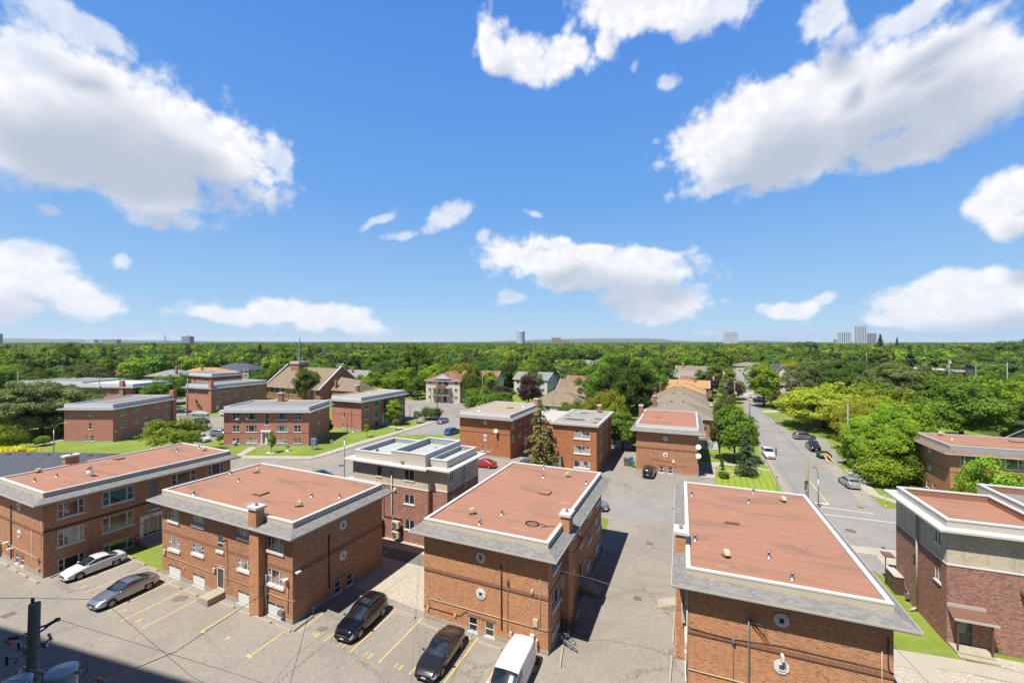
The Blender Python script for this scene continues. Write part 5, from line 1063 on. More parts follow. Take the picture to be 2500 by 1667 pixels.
for x in (-.35, 30.65): e.tube([(x + .35, -1.0, 4.3), (x + .35, 9.5, 12.5), (x + .35, 20, 4.3)], .33, M_white, 4)
e.build('gable_coping', b.root); e = MB(); e.face([(.3, -1.0, 4.2), (30.7, -1.0, 4.2), (30.7, 9.5, 11.6), (.3, 9.5, 11.6)], M_shta); e.face([(30.7, 20, 4.2), (.3, 20, 4.2), (.3, 9.5, 11.6), (30.7, 9.5, 11.6)], M_shta); e.build('roof', b.root)
e = MB(); e.box((4.6, 7.4, 9.5), (9.4, 12.0, 12.9), M_chr); o = e.build('steeple_base', b.root); e = MB(); e.box((4.3, 7.1, 12.9), (9.7, 12.3, 13.9), M_beigef); e.build('steeple_band', o)
e = MB(); e.lathe([(.62, 13.9), (.45, 17.5), (.03, 24.3)], M_spire, 8, (7.0, 9.7, 0), smooth=False); e.build('spire', b.root)
e = MB(); e.box((31.3, 4, 0), (44, 13, 3.9), M_chr); e.face([(31.3, 3.5, 3.9), (44.5, 3.5, 3.9), (42, 8.5, 7.6), (31.3, 8.5, 8.5)], M_shta); e.face([(44.5, 3.5, 3.9), (44.5, 13.5, 3.9), (42, 8.5, 7.6)], M_shta); e.face([(44.5, 13.5, 3.9), (31.3, 13.5, 3.9), (31.3, 8.5, 8.5), (42, 8.5, 7.6)], M_shta); e.build('rear_wing', b.root)
b.chimney(33, 4.2, .8, .8, 4, 7.5, M_clay, cap=False)
# house helper by photo position of the roof's nearest eave corner
def hpx(label, px, py, zeave, W, D, zw, zr, roof, wall, kind='hip', rz=RZ, **k):
    p = G(px, py, zeave); return house(label, p.x, p.y, rz, W, D, zw, zr, roof, wall, kind, **k)
hpx('grey hip-roofed brick house with red chimney behind the pink blocks', 355, 918, 5.6, 19, 13, 5.6, 8.3, M_shg2, M_houseb, 'hip', -R(10), chim=(15, 1.5, 10), ch_m=M_clay, vents=3)
hpx('orange hip-roofed house behind the chimney block at left', 435, 910, 4.6, 26, 14, 4.6, 7.3, M_shor, M_houseb, 'hip', -R(12), chim=(12, 3, 8.8), vents=3)
hpx('dark grey hip-roofed long house behind the left pink blocks', 515, 903, 4.8, 27, 15, 4.8, 8.6, M_shd, M_wallb, 'hip', -R(12), vents=1)
hpx('brown hip-roofed bungalow at far left between bright trees', 72, 921, 3.2, 18, 12, 3.2, 6.8, M_shrd, M_houseb, 'hip', -R(20), chim=(11, 3, 7.6))
hpx('red-brown hip-roofed bungalow above the white-roofed pink block', 188, 917, 3.2, 19, 13, 3.2, 8, M_shrd, M_houseb, 'hip', -R(15), chim=(6, 4, 8.6))
hpx('grey roofed bungalow by the left utility pole', 45, 930, 3.2, 17, 12, 3.2, 6.4, M_shg2, M_houseb, 'hip', -R(25))
hpx('grey roofed brick house right of the church gable', 833, 922, 3.4, 15, 11, 3.4, 7.2, M_shg2, M_houseb, 'gx', -R(25), chim=(4, 3, 8))
hpx('flat grey roofed building among trees right of the spire', 819, 889, 5, 16, 12, 5, 5.6, M_shg2, M_stucco, 'hip', -R(20))
hpx('pale roofed house far behind the spire', 752, 863, 4, 24, 16, 4, 8, M_shg2, M_wallw, 'hip', -R(20))
hpx('small grey roofed house left of the church tree line', 430, 868, 3.5, 26, 14, 3.5, 8, M_shg2, M_stucco, 'hip', -R(10))
hpx('white roofed low house behind trees, centre right', 1338, 884, 4, 17, 14, 4, 6.8, M_wroof, M_wallw, 'hip'); hpx('grey shed roof beside the white roofed house', 1352, 897, 3.2, 14, 12, 3.2, 6, M_shg2, M_wallw, 'hip')
hpx('wide grey-brown hip-roofed house behind trees, centre right', 1385, 889, 4.2, 24, 15, 4.2, 7.4, M_shg2, M_houseb, 'hip', vents=3); hpx('brown roofed house right of the wide grey-brown one', 1440, 884, 4.2, 22, 15, 4.2, 7.0, M_shb, M_houseb, 'hip')
hpx('long white-sided house with grey roof behind the dark purple tree', 1255, 925, 6, 15, 13, 6, 8.8, M_shg2, M_wallw, 'gx'); hpx('small white house glimpsed among big round trees', 1481, 898, 3.5, 6, 8, 5.2, 6.2, M_shg2, M_wallw, 'gy')
hpx('white house with pink roof glimpsed among trees, centre', 1330, 890, 4, 12, 10, 4, 6.8, M_shrd, M_wallw, 'gx') if False else None
# right of the street
hpx('beige flat-topped house right of the receding street', 1798, 893, 5, 20, 12, 5, 7.2, M_shbe, M_stucco, 'hip', -R(10)); hpx('grey roofed white house behind the pale-barked maple', 1822, 914, 5, 11, 12, 5, 9.0, M_shg2, M_wallw, 'gy')
hpx('tall steep slate-roofed house with dark dormers right of the street', 1868, 930, 5.5, 13, 17, 5.5, 12.0, M_shd, M_stucco, 'gy', -R(20)); hpx('beige brick house front between maple and big green trees', 1893, 938, 5.6, 11, 12, 5.6, 7.0, M_shta, M_stucco, 'hip', -R(20))
hpx('brown hip-roofed bungalow behind the yellow-green trees on the right', 1953, 963, 3.6, 20, 13, 3.6, 6.8, M_shrd, M_wallw, 'hip', -R(14)); hpx('small white house far behind the right-hand trees', 2066, 874, 4, 20, 14, 4, 8.6, M_shg2, M_wallw, 'gx', -R(20))
hpx('beige house with a pale blue roof patch among the right-hand trees', 2098, 884, 4, 16, 14, 4, 8.0, M_shta, M_stucco, 'hip', -R(20)); hpx('grey house roof in front of the right-hand towers', 1885, 858, 4, 30, 18, 4, 9, M_shd, M_stucco, 'hip', -R(20)); hpx('grey roofed house left of the great dome-shaped tree at right', 2345, 875, 4, 25, 16, 4, 8.5, M_shb, M_stucco, 'hip', -R(20))
hpx('slate roofed bungalow between the two big trees on the right', 2272, 953, 3, 12, 9, 3, 5.8, M_shd, M_wallw, 'gx', -R(16)); hpx('pale roofed bungalow under the yellow trees on the right', 2142, 990, 3, 20, 10, 3, 4.8, M_shg2, M_wallw, 'gx', -R(16)); hpx('white-fronted low house under the yellow trees', 2195, 1004, 3, 12, 8, 3, 4.4, M_shg2, M_wallw, 'gx', -R(16))
b = house('brown shingled gabled house at the right picture edge', 88, 64, -R(10), 20, 16, 3.4, 8.6, M_shb, M_greyp, 'gx', .5); b = house('pale garage seen under the big green tree at right', 72, 76, -R(20), 11, 8, 2.6, 4.0, M_shg2, M_wallw, 'gx', .4, door=False, cat='garage', name='garage_row')
b = house('flat roofed red brick block with chimney behind the big trees on the right', *G(2245, 922, 3).xy, -R(20), 15, 20, 7.3, 7.9, M_wroof, M_orf, 'hip', .3, (6, 8, 9.6), cat='apartment building', name='apartment_building', door=False)
b = house('dark flat roofed red brick block with chimney, second from the right edge', *G(2335, 928, 3).xy, -R(20), 16, 20, 7.0, 7.5, M_shg2, M_orf, 'hip', .3, (2, 12, 9.4), cat='apartment building', name='apartment_building', door=False)
b = Bld('apartment_building', 'dark grey and rust-orange modern building at the right picture edge', 'apartment building', G(2452, 957, 0).xy, -R(14), 30, 22, 'modern two-tone buildings')
for z in (1.2, 4.3, 7.4):
    for a in (1.0, 4.4): b.add_window('F', a, z, 1.6, 2.0, 'slide')
b.wall(0, 10.6, plain('charcoal_cladding', (.09, .10, .12), .6)); b.fit('F', 3.2, 0, 1.0, 10.2, .06, plain('rust_orange_panel', (.45, .16, .05), .6), 'orange_panel'); b.fit('F', 6.4, 0, .7, 7, .08, MATS['rust_orange_panel'], 'orange_panel')
e = MB(); e.box((-.4, -.4, 10.6), (30.4, 22.4, 10.95), MATS['charcoal_cladding']); e.build('roof', b.root); e = MB(); e.box((8, 4, 10.95), (11, 6, 12.1), M_white); e.box((13, 4, 10.95), (18, 6, 12.1), M_white); e.build('roof_unit', b.root)
# towers on the horizon
def facade_grid(name, c, dark, sx_, sz_, fx=.5, fz=.5, vert=False):
    m, q, b_ = material(name); v = uvv(q); s_ = q.new('ShaderNodeSeparateXYZ', i_0=v)
    a = q.math('FRACT', q.math('MULTIPLY', s_.outputs[0], 1 / sx_)); z = q.math('FRACT', q.math('MULTIPLY', s_.outputs[1], 1 / sz_))
    ma = q.math('LESS_THAN', a, fx); mz = q.math('LESS_THAN', z, fz); f = ma if vert else q.math('MULTIPLY', ma, mz)
    setc(q, b_, q.mix(f, c, dark)); b_.inputs['Roughness'].default_value = .5; return m
def tower(label, px0, px1, pytop, Y, mat, rz=0, top=None, depth=None, name='tower_block', round_=False):
    a0_, a1_ = (px0 - 1250) / F, (px1 - 1250) / F; h = CAMH + (HY - pytop) / F * Y; w = (a1_ - a0_) * Y; d = 0 if round_ else min(depth or 22, 22); rz = 0
    x0, x1 = (a0_ * (Y + d) if a0_ > 0 else a0_ * Y), (a1_ * (Y + d) if a1_ < 0 else a1_ * Y); w = max(6, x1 - x0)
    t_ = thing(name, label, 'tower block', ((x0 + x1) / 2, Y, 0), rz, 'tower blocks on the horizon'); e = MB(); hp = h * (.94 if top else 1)
    if round_: e.lathe([(w / 2, 0), (w / 2, hp)], mat, 28, smooth=False); e.lathe([(w / 2, hp), (0, hp)], M_white, 28); e.v and None
    else: e.box((-w / 2, 0, 0), (w / 2, d, hp), mat)
    e.build('facade', t_)
    if top: e = MB(); e.box((-w * top, -0 if not round_ else -w * top, hp), (w * top, d * .6 if not round_ else w * top, h), M_white); e.build('rooftop_plant_room', t_)
    if not round_:
        e = MB(); n = max(4, int(hp / 3.2 / 3))
        for i in range(1, n): e.box((-w / 2 - .3, -.4, hp * i / n), (w / 2 + .3, 0, hp * i / n + .7), M_conc if 'brown' in label else M_white)
        o = e.build('balcony_bands', t_)
    return t_
Fw = facade_grid('white_tower_facade', (.82, .83, .84), (.10, .12, .15), 6.0, 6.4, .5, .55); Fb = facade_grid('brown_tower_facade', (.46, .34, .27), (.12, .11, .11), 3.4, 3.0, .5, .5); Fv = facade_grid('glassy_tower_facade', (.80, .84, .83), (.10, .14, .18), 8.5, 3.2, .45, .75, True)
Fh = facade_grid('banded_tower_facade', (.88, .88, .88), (.14, .15, .17), 400, 3.2, 1, .5); Fg = facade_grid('grey_tower_facade', (.36, .37, .40), (.12, .13, .16), 3.4, 3.2, .5, .55)
t_ = tower('round white banded tower standing alone, tallest near the centre', 1261, 1281, 807, 1900, Fh, top=.3, round_=True)
for m_ in t_.children:
    if m_.name.startswith('facade'):
        me = m_.data; me.transform(Matrix.Identity(4))
tower('brown slab tower, taller of the brown pair', 1346, 1370, 823.5, 2100, Fb, .2, .25); tower('brown-grey slab tower, lower of the brown pair', 1369.5, 1392, 829, 2200, Fb, .2, .2)
tower('long low pale building right of the brown pair', 1396, 1436, 838.5, 1900, Fw, 0, None, 40); tower('small white building further right of the brown pair', 1455, 1473, 842, 1500, Fw, 0, None, 20)
tower('broad white gridded tower above the receding street', 1766, 1801, 808, 1500, Fw, .15, .2); tower('white and grey tower, left of the right-hand cluster', 2044, 2078, 809, 1700, Fv, .1, .3); tower('tallest pale green-glass tower of the right-hand cluster', 2085, 2117, 793, 1750, Fv, .1, .35)
tower('low beige tower, right end of the right-hand cluster', 2117, 2140, 814, 1800, Fg, .1, None); tower('slim grey tower at the left end of the right-hand cluster', 2036, 2044, 829, 2000, Fg, 0)
tower('dark grey stepped block on the left horizon', 443, 474, 820, 1500, Fg, .2, .3); tower('low grey block on the left horizon, nearest its middle', 249, 296, 828, 1900, Fg, 0, .2, 60); tower('pale low block left of the grey one on the left horizon', 207, 240, 829, 2200, Fw, 0, None, 60); tower('sliver of a grey tower at the left picture edge', -10, 3, 815, 1600, Fg, 0, None)
tower('green-roofed low building on the right horizon', 2153, 2184, 837, 1300, Fw, 0, None, 30)
for i, (a, c_) in enumerate(((1492, 1500), (1506, 1520), (1536, 1548), (1560, 1568))): tower(['first', 'second', 'third', 'fourth'][i] + ' of the tiny pale buildings under the long blue hill', a, c_, 844.5, 2400, Fw, 0, None, 20)
# tower crane far left
t_ = thing('tower_crane', 'thin construction crane left of the dark grey stepped block', 'crane', G(404, 862)[:2] + (0,), 0); t_.location = (-1290, 1600, 0); e = MB(); e.tube([(0, 0, 0), (0, 0, 42)], 1.2, M_galv, 4); e.build('mast', t_); e = MB(); e.tube([(-8, 0, 38), (22, 0, 32)], 1.0, M_galv, 4); e.tube([(0, 0, 42), (-5, 0, 47)], .6, M_galv, 4); e.build('jib', t_)
# hills and far water
M_hill = plain('wooded_hill', (.045, .075, .03), .95, var=.35, scale=.003)
def hill(name, pts, Y, depth, base=0):
    mb = MB(); n = len(pts)
    for i in range(n - 1):
        (xa, ya), (xb, yb) = pts[i], pts[i + 1]
        A, B = [((x - 1250) / F * Y, Y, CAMH + (HY - y) / F * Y) for x, y in ((xa, ya), (xb, yb))]
        f0_, f1_ = (A[0] * .93, Y * .86, base), (B[0] * .93, Y * .86, base); m0, m1 = (A[0] * .965, Y * .94, A[2] * .62), (B[0] * .965, Y * .94, B[2] * .62)
        b0, b1 = (A[0] * 1.15, Y + depth, base), (B[0] * 1.15, Y + depth, base)
        for fc in ([f0_, f1_, m1, m0], [m0, m1, B, A], [A, B, b1, b0]): mb.face(fc, M_hill, True)
    o = mb.build(name, uv=False); o['kind'] = 'structure'
import itertools
def rid(pts, n=6, amp=.5):
    out = []; rnd = random.Random(3)
    for (xa, ya), (xb, yb) in zip(pts, pts[1:]):
        for k in range(n): t_ = k / n; s_ = t_ * t_ * (3 - 2 * t_); out.append((xa + (xb - xa) * t_, ya + (yb - ya) * s_ + rnd.uniform(-amp, amp) * .5))
    return out + [pts[-1]]
hill('hills', rid([(1090, 837), (1180, 834.5), (1260, 831.5), (1330, 829.5), (1400, 827.5), (1450, 826.5), (1560, 826.5), (1610, 827.5), (1650, 832), (1720, 834), (1770, 834.5), (1800, 832.5), (1840, 831.5), (1900, 833.5), (1960, 836.5), (2020, 837.5)]), 12000, 2500)
hill('hills', rid([(-900, 825), (-300, 825), (0, 826), (200, 828), (380, 831), (560, 833.5), (760, 834.3), (1000, 835), (1250, 835.2), (1600, 835), (2000, 836), (2300, 835.8), (2500, 836), (3400, 835)]), 9600, 1800)
sheet('river', [((-200 - 1250) / F * 6200, 6200), ((330 - 1250) / F * 6200, 6200), ((400 - 1250) / F * 8200, 8200), ((-500 - 1250) / F * 8200, 8200)], 1.0, plain('river_water', (.30, .38, .44), .25, var=.05))
# ================================================================ vehicles
def paint(name, c, metal=.5, rough=.28): return plain(name, c, rough, metal, var=.03, coat=1.)
M_carglass = glassm('car_glass', (.012, .016, .02), (.05, .065, .075), .8, .03, 1.)
M_tyre = plain('tyre_rubber', (.018, .018, .018), .85, var=.2, scale=8); M_rim = plain('alloy_rim', (.55, .55, .56), .25, .9, var=.1)
M_head = plain('headlamp_lens', (.55, .58, .60), .08, .2, var=.1, coat=1.); M_tail = plain('red_lamp_lens', (.45, .015, .01), .15, var=.1, coat=1.); M_plate = plain('licence_plate_white', (.7, .72, .74), .4, var=.05)
M_trim = plain('black_trim', (.02, .02, .022), .4, var=.1)
KIN = {  # length, width, wheelbase, wheel radius, top profile, belt profile, windscreen x-range, rear glass x-range, side-glass x-range, pillar xs
 'sedan': (4.64, 1.80, 2.70, .325, [(-2.32, .62), (-2.27, .88), (-2.12, 1.03), (-1.62, 1.09), (-.85, 1.38), (-.35, 1.44), (.15, 1.42), (1.02, 1.00), (1.5, .90), (2.0, .78), (2.25, .64), (2.32, .50)],
           [(-2.32, .60), (-2.2, .86), (-1.6, .99), (0, .95), (1.0, .91), (1.7, .80), (2.32, .50)], (.17, 1.0), (-1.62, -.88), (-1.45, .86), (-.38,)),
 'suv': (4.65, 1.85, 2.70, .36, [(-2.32, .70), (-2.30, 1.0), (-2.2, 1.30), (-1.85, 1.60), (-1.0, 1.68), (-.2, 1.69), (.25, 1.64), (1.10, 1.13), (1.6, 1.05), (2.1, .92), (2.28, .75), (2.32, .55)],
         [(-2.32, .70), (-2.2, 1.05), (-1.5, 1.10), (0, 1.03), (1.1, 1.02), (1.8, .92), (2.32, .55)], (.27, 1.08), (-2.27, -1.90), (-1.95, .9), (-.45, -1.25)),
 'van': (5.1, 1.90, 3.1, .34, [(-2.55, .60), (-2.54, 1.2), (-2.50, 1.75), (-2.3, 1.86), (-1.0, 1.90), (.6, 1.88), (.9, 1.80), (1.75, 1.16), (2.2, 1.0), (2.45, .85), (2.55, .6)],
         [(-2.55, .60), (-2.5, 1.0), (-1.5, 1.08), (0, 1.08), (1.6, 1.05), (2.2, .92), (2.55, .6)], (.92, 1.72), (-2.9, -2.8), (.35, 1.4), ()),
 'pickup': (5.7, 1.98, 3.6, .39, [(-2.85, .7), (-2.83, 1.05), (-2.7, 1.10), (-1.0, 1.12), (-.92, 1.14), (-.70, 1.80), (-.3, 1.86), (.5, 1.84), (1.15, 1.22), (1.8, 1.15), (2.5, 1.02), (2.8, .8), (2.85, .6)],
            [(-2.85, .7), (-2.7, 1.05), (0, 1.10), (1.2, 1.10), (2.3, .98), (2.85, .6)], (.52, 1.12), (-.90, -.72), (-.72, 1.0), (.05,)),
 'hatch': (4.2, 1.78, 2.58, .33, [(-2.1, .62), (-2.09, .95), (-1.95, 1.15), (-1.55, 1.42), (-.8, 1.52), (.1, 1.50), (.98, 1.04), (1.5, .95), (1.9, .82), (2.06, .68), (2.1, .5)],
           [(-2.1, .62), (-2.0, .95), (-1.3, 1.03), (0, .97), (1.0, .94), (1.6, .84), (2.1, .5)], (.12, .95), (-1.93, -1.52), (-1.6, .8), (-.35, -1.05))}
def interp(P, x):
    if x <= P[0][0]: return P[0][1]
    for (a, b), (c, d) in zip(P, P[1:]):
        if x <= c:
            t_ = (x - a) / (c - a); return b + (d - b) * t_
    return P[-1][1]
WHL = {}
def wheel_mesh(r):
    if r in WHL: return WHL[r]
    Mx = Matrix.Rotation(R(-90), 4, 'X'); e = MB(); e.lathe([(r * .62, -.10), (r * .9, -.11), (r * .99, -.08), (r, 0), (r * .99, .08), (r * .9, .11), (r * .64, .10), (r * .62, .04), (.05, .03)], M_tyre, 22, M=Mx)
    o = e.build('wheel', uv=False); me = o.data; bpy.data.objects.remove(o)
    e = MB(); e.lathe([(r * .66, .100), (r * .62, .108), (r * .58, .085)], M_rim, 22, M=Mx)
    for i in range(7):
        a = i * 2 * math.pi / 7; M = Mx @ Matrix.Rotation(a, 4, 'Z'); e.box((r * .05, -r * .07, .075), (r * .61, r * .07, .098), M_rim, M)
    e.lathe([(0, .104), (r * .12, .1), (r * .13, .07)], M_rim, 12, M=Mx); o = e.build('rim', uv=False); m2 = o.data; bpy.data.objects.remove(o)
    WHL[r] = (me, m2); return WHL[r]
def car(label, kind, mat, pos, heading, cover=False, cat='car', name='parked_car', group='parked cars', sunroof=False, rails=False, z=.012):
    L, Wd, wb, wr, TP, BP, ws, rg, sg, pil = KIN[kind]; root = thing(name, label, cat, (pos[0], pos[1], z), heading, group)
    xs = sorted({-L / 2 + L * (.5 - .5 * math.cos(math.pi * i / 16)) * .12 for i in range(16)} | {L / 2 - L * .12 * (.5 - .5 * math.cos(math.pi * i / 16)) for i in range(16)} | {-L / 2 + .25 + (L - .5) * i / 58 for i in range(59)} | set(ws) | {x for x in rg if x > -L / 2} | set(sg))
    xs = [x for i, x in enumerate(xs) if i == 0 or x - xs[i - 1] > .004]; NR = 19; V = []
    wx = (wb / 2, -wb / 2); ar = wr + .055
    def smooth(P, x): return (interp(P, x - .09) + 2 * interp(P, x) + interp(P, x + .09)) / 4
    for x in xs:
        q = abs(x) / (L / 2); w = Wd / 2 * (1 - .20 * q ** 7 - .04 * q ** 2)
        top = smooth(TP, x); belt = min(smooth(BP, x), top - .01); g = min(1, max(0, (top - belt) / .34)); zb = .20 + .10 * q ** 8
        gw = w * (.74 if kind != 'van' else .84)
        row = [(w * .88, zb - .02), (w * .95, zb + .05), (w * .985, zb + .16), (w, .5 * (zb + belt)), (w * .995, belt - .17), (w * .975, belt - .06), (w * .945, belt)]
        hi, ti = w * .93, (w * .80) * (1 - g) + gw * g
        for k in range(1, 7): t_ = k / 6; row.append((hi + (ti - hi) * t_ ** 1.25, belt + (top - .045 * g - .012 - belt) * t_ ** .92))
        for k in range(1, 7): t_ = k / 6; row.append((ti * (1 - t_), top - .045 * g * (1 - t_) ** 2.2 - .012 * (1 - t_)))
        V.append(row)
    for i, x in enumerate(xs):
        for j in range(5):
            y, zz = V[i][j]
            for c in wx:
                d = math.hypot(x - c, zz - wr)
                if abs(d - ar) < .045 and d > 1e-4: V[i][j] = (y, max(.14, wr + (zz - wr) * ar / d))
    parts = {k: MB() for k in ('body', 'windscreen', 'rear_window', 'side_window', 'headlight', 'tail_light', 'cargo_bed')}
    sidew = {1: MB(), -1: MB()}; hl = {1: MB(), -1: MB()}; tl = {1: MB(), -1: MB()}
    bed = kind == 'pickup'
    for i in range(len(xs) - 1):
        xc = (xs[i] + xs[i + 1]) / 2
        for j in range(NR - 1):
            zc = (V[i][j][1] + V[i + 1][j + 1][1]) / 2
            if j < 5 and any(math.hypot(xc - c, zc - wr) < ar - .005 for c in wx): continue
            for s_ in (1, -1):
                P = [(xs[i], s_ * V[i][j][0], V[i][j][1]), (xs[i + 1], s_ * V[i + 1][j][0], V[i + 1][j][1]), (xs[i + 1], s_ * V[i + 1][j + 1][0], V[i + 1][j + 1][1]), (xs[i], s_ * V[i][j + 1][0], V[i][j + 1][1])]
                if s_ < 0: P.reverse()
                tgt, m = parts['body'], mat
                if not cover:
                    hgt = smooth(TP, xc) - smooth(BP, xc)
                    if j >= 12 and ws[0] < xc < ws[1]: tgt, m = parts['windscreen'], M_carglass
                    elif j >= 12 and rg[0] < xc < rg[1]: tgt, m = parts['rear_window'], M_carglass
                    elif 7 <= j <= 10 and sg[0] < xc < sg[1] and hgt > .16 and not any(abs(xc - p_) < .05 for p_ in pil): tgt, m = sidew[s_], M_carglass
                    elif 7 <= j <= 10 and sg[0] < xc < sg[1] and hgt > .16: m = M_trim
                    elif 3 <= j <= 5 and xc > L / 2 - .30 and P[0][1] * s_ > .42: tgt, m = hl[s_], M_head
                    elif 3 <= j <= 5 and xc < -L / 2 + .17 and P[0][1] * s_ > .42: tgt, m = tl[s_], M_tail
                    elif j < 1: m = M_trim
                    elif bed and j >= 12 and -2.72 < xc < -.98: tgt, m = parts['cargo_bed'], M_trim
                tgt.face(P, m, True)
    for k in (0, -1):
        P = [(xs[k], y, z_) for y, z_ in V[k]] + [(xs[k], -y, z_) for y, z_ in reversed(V[k][:-1])]; parts['body'].face(P, mat)
    def weld(o):
        import bmesh
        bm = bmesh.new(); bm.from_mesh(o.data); bmesh.ops.remove_doubles(bm, verts=bm.verts[:], dist=.0005); bmesh.ops.recalc_face_normals(bm, faces=bm.faces[:]); bm.to_mesh(o.data); bm.free()
    body = parts['body'].build('body', root, uv=False); weld(body)
    for k in ('windscreen', 'rear_window', 'cargo_bed'):
        if parts[k].f: weld(parts[k].build(k, root, uv=False))
    for s_ in (1, -1):
        if sidew[s_].f: weld(sidew[s_].build('side_window', root, uv=False))
        if hl[s_].f: weld(hl[s_].build('headlight', root, uv=False))
        if tl[s_].f: weld(tl[s_].build('tail_light', root, uv=False))
    e = MB(); e.box((-L / 2 + .25, -Wd * .36, .16), (L / 2 - .25, Wd * .36, .55), M_dark); e.build('underbody', root)
    wm, rm = wheel_mesh(wr)
    for x in wx:
        for s_ in (1, -1):
            o = child('wheel', wm, root, (x, s_ * (Wd / 2 - .13), wr), 0 if s_ > 0 else math.pi); child('rim', rm, o)
    if not cover:
        e = MB(); e.box((L / 2 - .06, -.42, .46), (L / 2 + .012, .42, .60), M_trim); e.box((L / 2 - .10, -.55, .24), (L / 2 - .01, .55, .36), M_trim); e.box((L / 2 - .05, -.44, .60), (L / 2 + .018, .44, .62), M_galv); e.build('grille', root)
        e = MB(); e.box((L / 2 + .012, -.16, .36), (L / 2 + .025, .16, .45), M_plate); e.build('licence_plate', root)
        e = MB(); e.box((-L / 2 - .015, -.16, .66), (-L / 2, .16, .76), M_plate); e.build('licence_plate', root)
        for s_ in (1, -1):
            e = MB(); Mx = Matrix.Translation((ws[1] - .22, s_ * (Wd / 2 + .05), interp(BP, ws[1]) + .08)) @ Matrix.Diagonal((.09, .11, .075, 1)); e.lathe([(math.cos(a) if abs(a) < 1.57 else .001, math.sin(a)) for a in [-1.57 + k * .3925 for k in range(9)]], mat, 10, M=Mx); e.build('wing_mirror', root)
        # door seams and handles, drawn as thin raised lines on the flanks
        e = MB()
        for xd in ([sg[1] + .12] + list(pil[:1]) + [sg[0] + .30]):
            i = min(range(len(xs)), key=lambda k: abs(xs[k] - xd))
            if any(abs(xs[i] - c) < ar for c in wx): continue
            for s_ in (1, -1): e.tube([(xs[i], s_ * (V[i][j][0] + .001), V[i][j][1]) for j in range(1, 7)], .006, M_trim, 4)
        for s_ in (1, -1):
            for xd in (pil[0] + .12 if pil else sg[0] + .2, pil[0] - .75 if pil else -1.2): e.box((xd - .09, s_ * Wd * .492 - .012, interp(BP, xd) - .13), (xd + .07, s_ * Wd * .492 + .014, interp(BP, xd) - .10), M_trim if 'black' in label else M_galv)
        e.build('door_trim', root)
        if sunroof: zt = interp(TP, -.2); e = MB(); e.box((-.62, -.42, zt - .01), (.02, .42, zt + .008), M_carglass); e.build('sunroof', root)
        if rails:
            e = MB()
            for s_ in (1, -1): e.tube([(x_, s_ * Wd * .345, interp(TP, x_) - .005) for x_ in (.1, -.3, -.8, -1.3, -1.75)], .022, M_galv, 5)
            e.build('roof_rails', root)
    return root
def car2(label, kind, mat, pf, pr, side='L', **k):
    f_, r_ = Vector((pf[0], pf[1])), Vector((pr[0], pr[1])); h = (f_ - r_).normalized(); rt = Vector((h.y, -h.x)) * (KIN[kind][1] / 2 - .02)
    c = (f_ + r_) / 2 + (rt if side == 'L' else -rt); return car(label, kind, mat, c, math.atan2(h.y, h.x), **k)
P_white = paint('pearl_white_paint', (.74, .74, .72), .0, .35); P_silver = paint('silver_paint', (.42, .43, .45), .75, .3); P_black = paint('black_paint', (.008, .008, .011), .2, .2); P_grey = paint('graphite_paint', (.045, .042, .042), .55, .25)
P_van = paint('plain_white_paint', (.78, .78, .77), 0., .35); P_red = paint('red_paint', (.50, .015, .015), .2); P_blue = paint('deep_blue_paint', (.012, .045, .22), .4); P_lblue = paint('bright_blue_paint', (.03, .16, .42), .4); P_sage = paint('pale_sage_paint', (.42, .45, .38), .3); P_navy = paint('navy_paint', (.02, .035, .08), .4)
M_cover = plain('pale_blue_car_cover', (.38, .48, .52), .8, var=.15, scale=3)
HB, HA = R(66), -R(24)
car2('white sedan parked along the shaded wall at left', 'sedan', P_white, Z2(845, 490), Z2(1210, 350))
car2('silver sedan with red tail lamps, nearest the painted 7', 'sedan', P_silver, Z2(1175, 778), Z2(1550, 600))
car2('black SUV with glass roof and rails beside the gravel yard', 'suv', P_black, Z4(1622, 1110), Z4(1866, 872), sunroof=True, rails=True)
car2('dark grey sedan with a sunroof at the bottom, left of the white van', 'sedan', P_grey, Z6(450, 1512), Z6(655, 1212), sunroof=True)
vr = G(975 + 1402 / 4.273, 1300 + 1475 / 4.273); h = Vector((-math.cos(R(68)), -math.sin(R(68)))); c = Vector(vr[:2]) + h * 1.55 + Vector((h.y, -h.x)) * .93
car('white delivery van at the bottom edge, nose toward the viewer', 'van', P_van, c, math.atan2(h.y, h.x), cat='van', name='parked_van')
car('bright red sedan behind the two-tone building', 'sedan', P_red, (-5.0, 75.6), math.pi + HA * .9); car('dark blue SUV in front of the spruce, tail toward the viewer', 'suv', P_blue, (2.6, 74.6), HB)
car2('blue SUV on the side street near the orange brick block', 'suv', P_lblue, N3(1500, 1215), N3(1432, 1238), 'R'); car2('silver car at the kerb beside the round dark green bush', 'sedan', P_silver, N3(1325, 1107), N3(1385, 1084))
car('dark blue sedan half hidden above the second red roof', 'sedan', P_navy, (-30.3, 68.6), HA); car('white car of which only a corner shows beside the two-tone building', 'sedan', P_white, (-24.0, 65.4), HA)
q = G(1380 + 1180 / 5.872, 1080 + 525 / 5.872); car('black SUV standing at the wall under the lower round window, tail to the viewer', 'suv', P_black, Vector(q[:2]) + Vector((math.cos(HB), math.sin(HB))) * 2.2, HB, rails=True)
q = G(1380 + 515 / 5.872, 1080 + 1003 / 5.872); car('pale silver car peeking out behind the middle brick block', 'hatch', P_silver, Vector(q[:2]) + Vector((math.cos(HA), math.sin(HA))) * -1.35 + Vector((-math.sin(HA), math.cos(HA))) * .85, HA)
car2('white SUV at the roadside facing the viewer, next to the standing man', 'suv', P_white, K7(650, 463), K7(618, 426), 'R'); car2('silver SUV partly under the yellow-green trees across the street', 'suv', P_silver, P3(1815, 1291), P3(1665, 1291), 'R', rails=True)
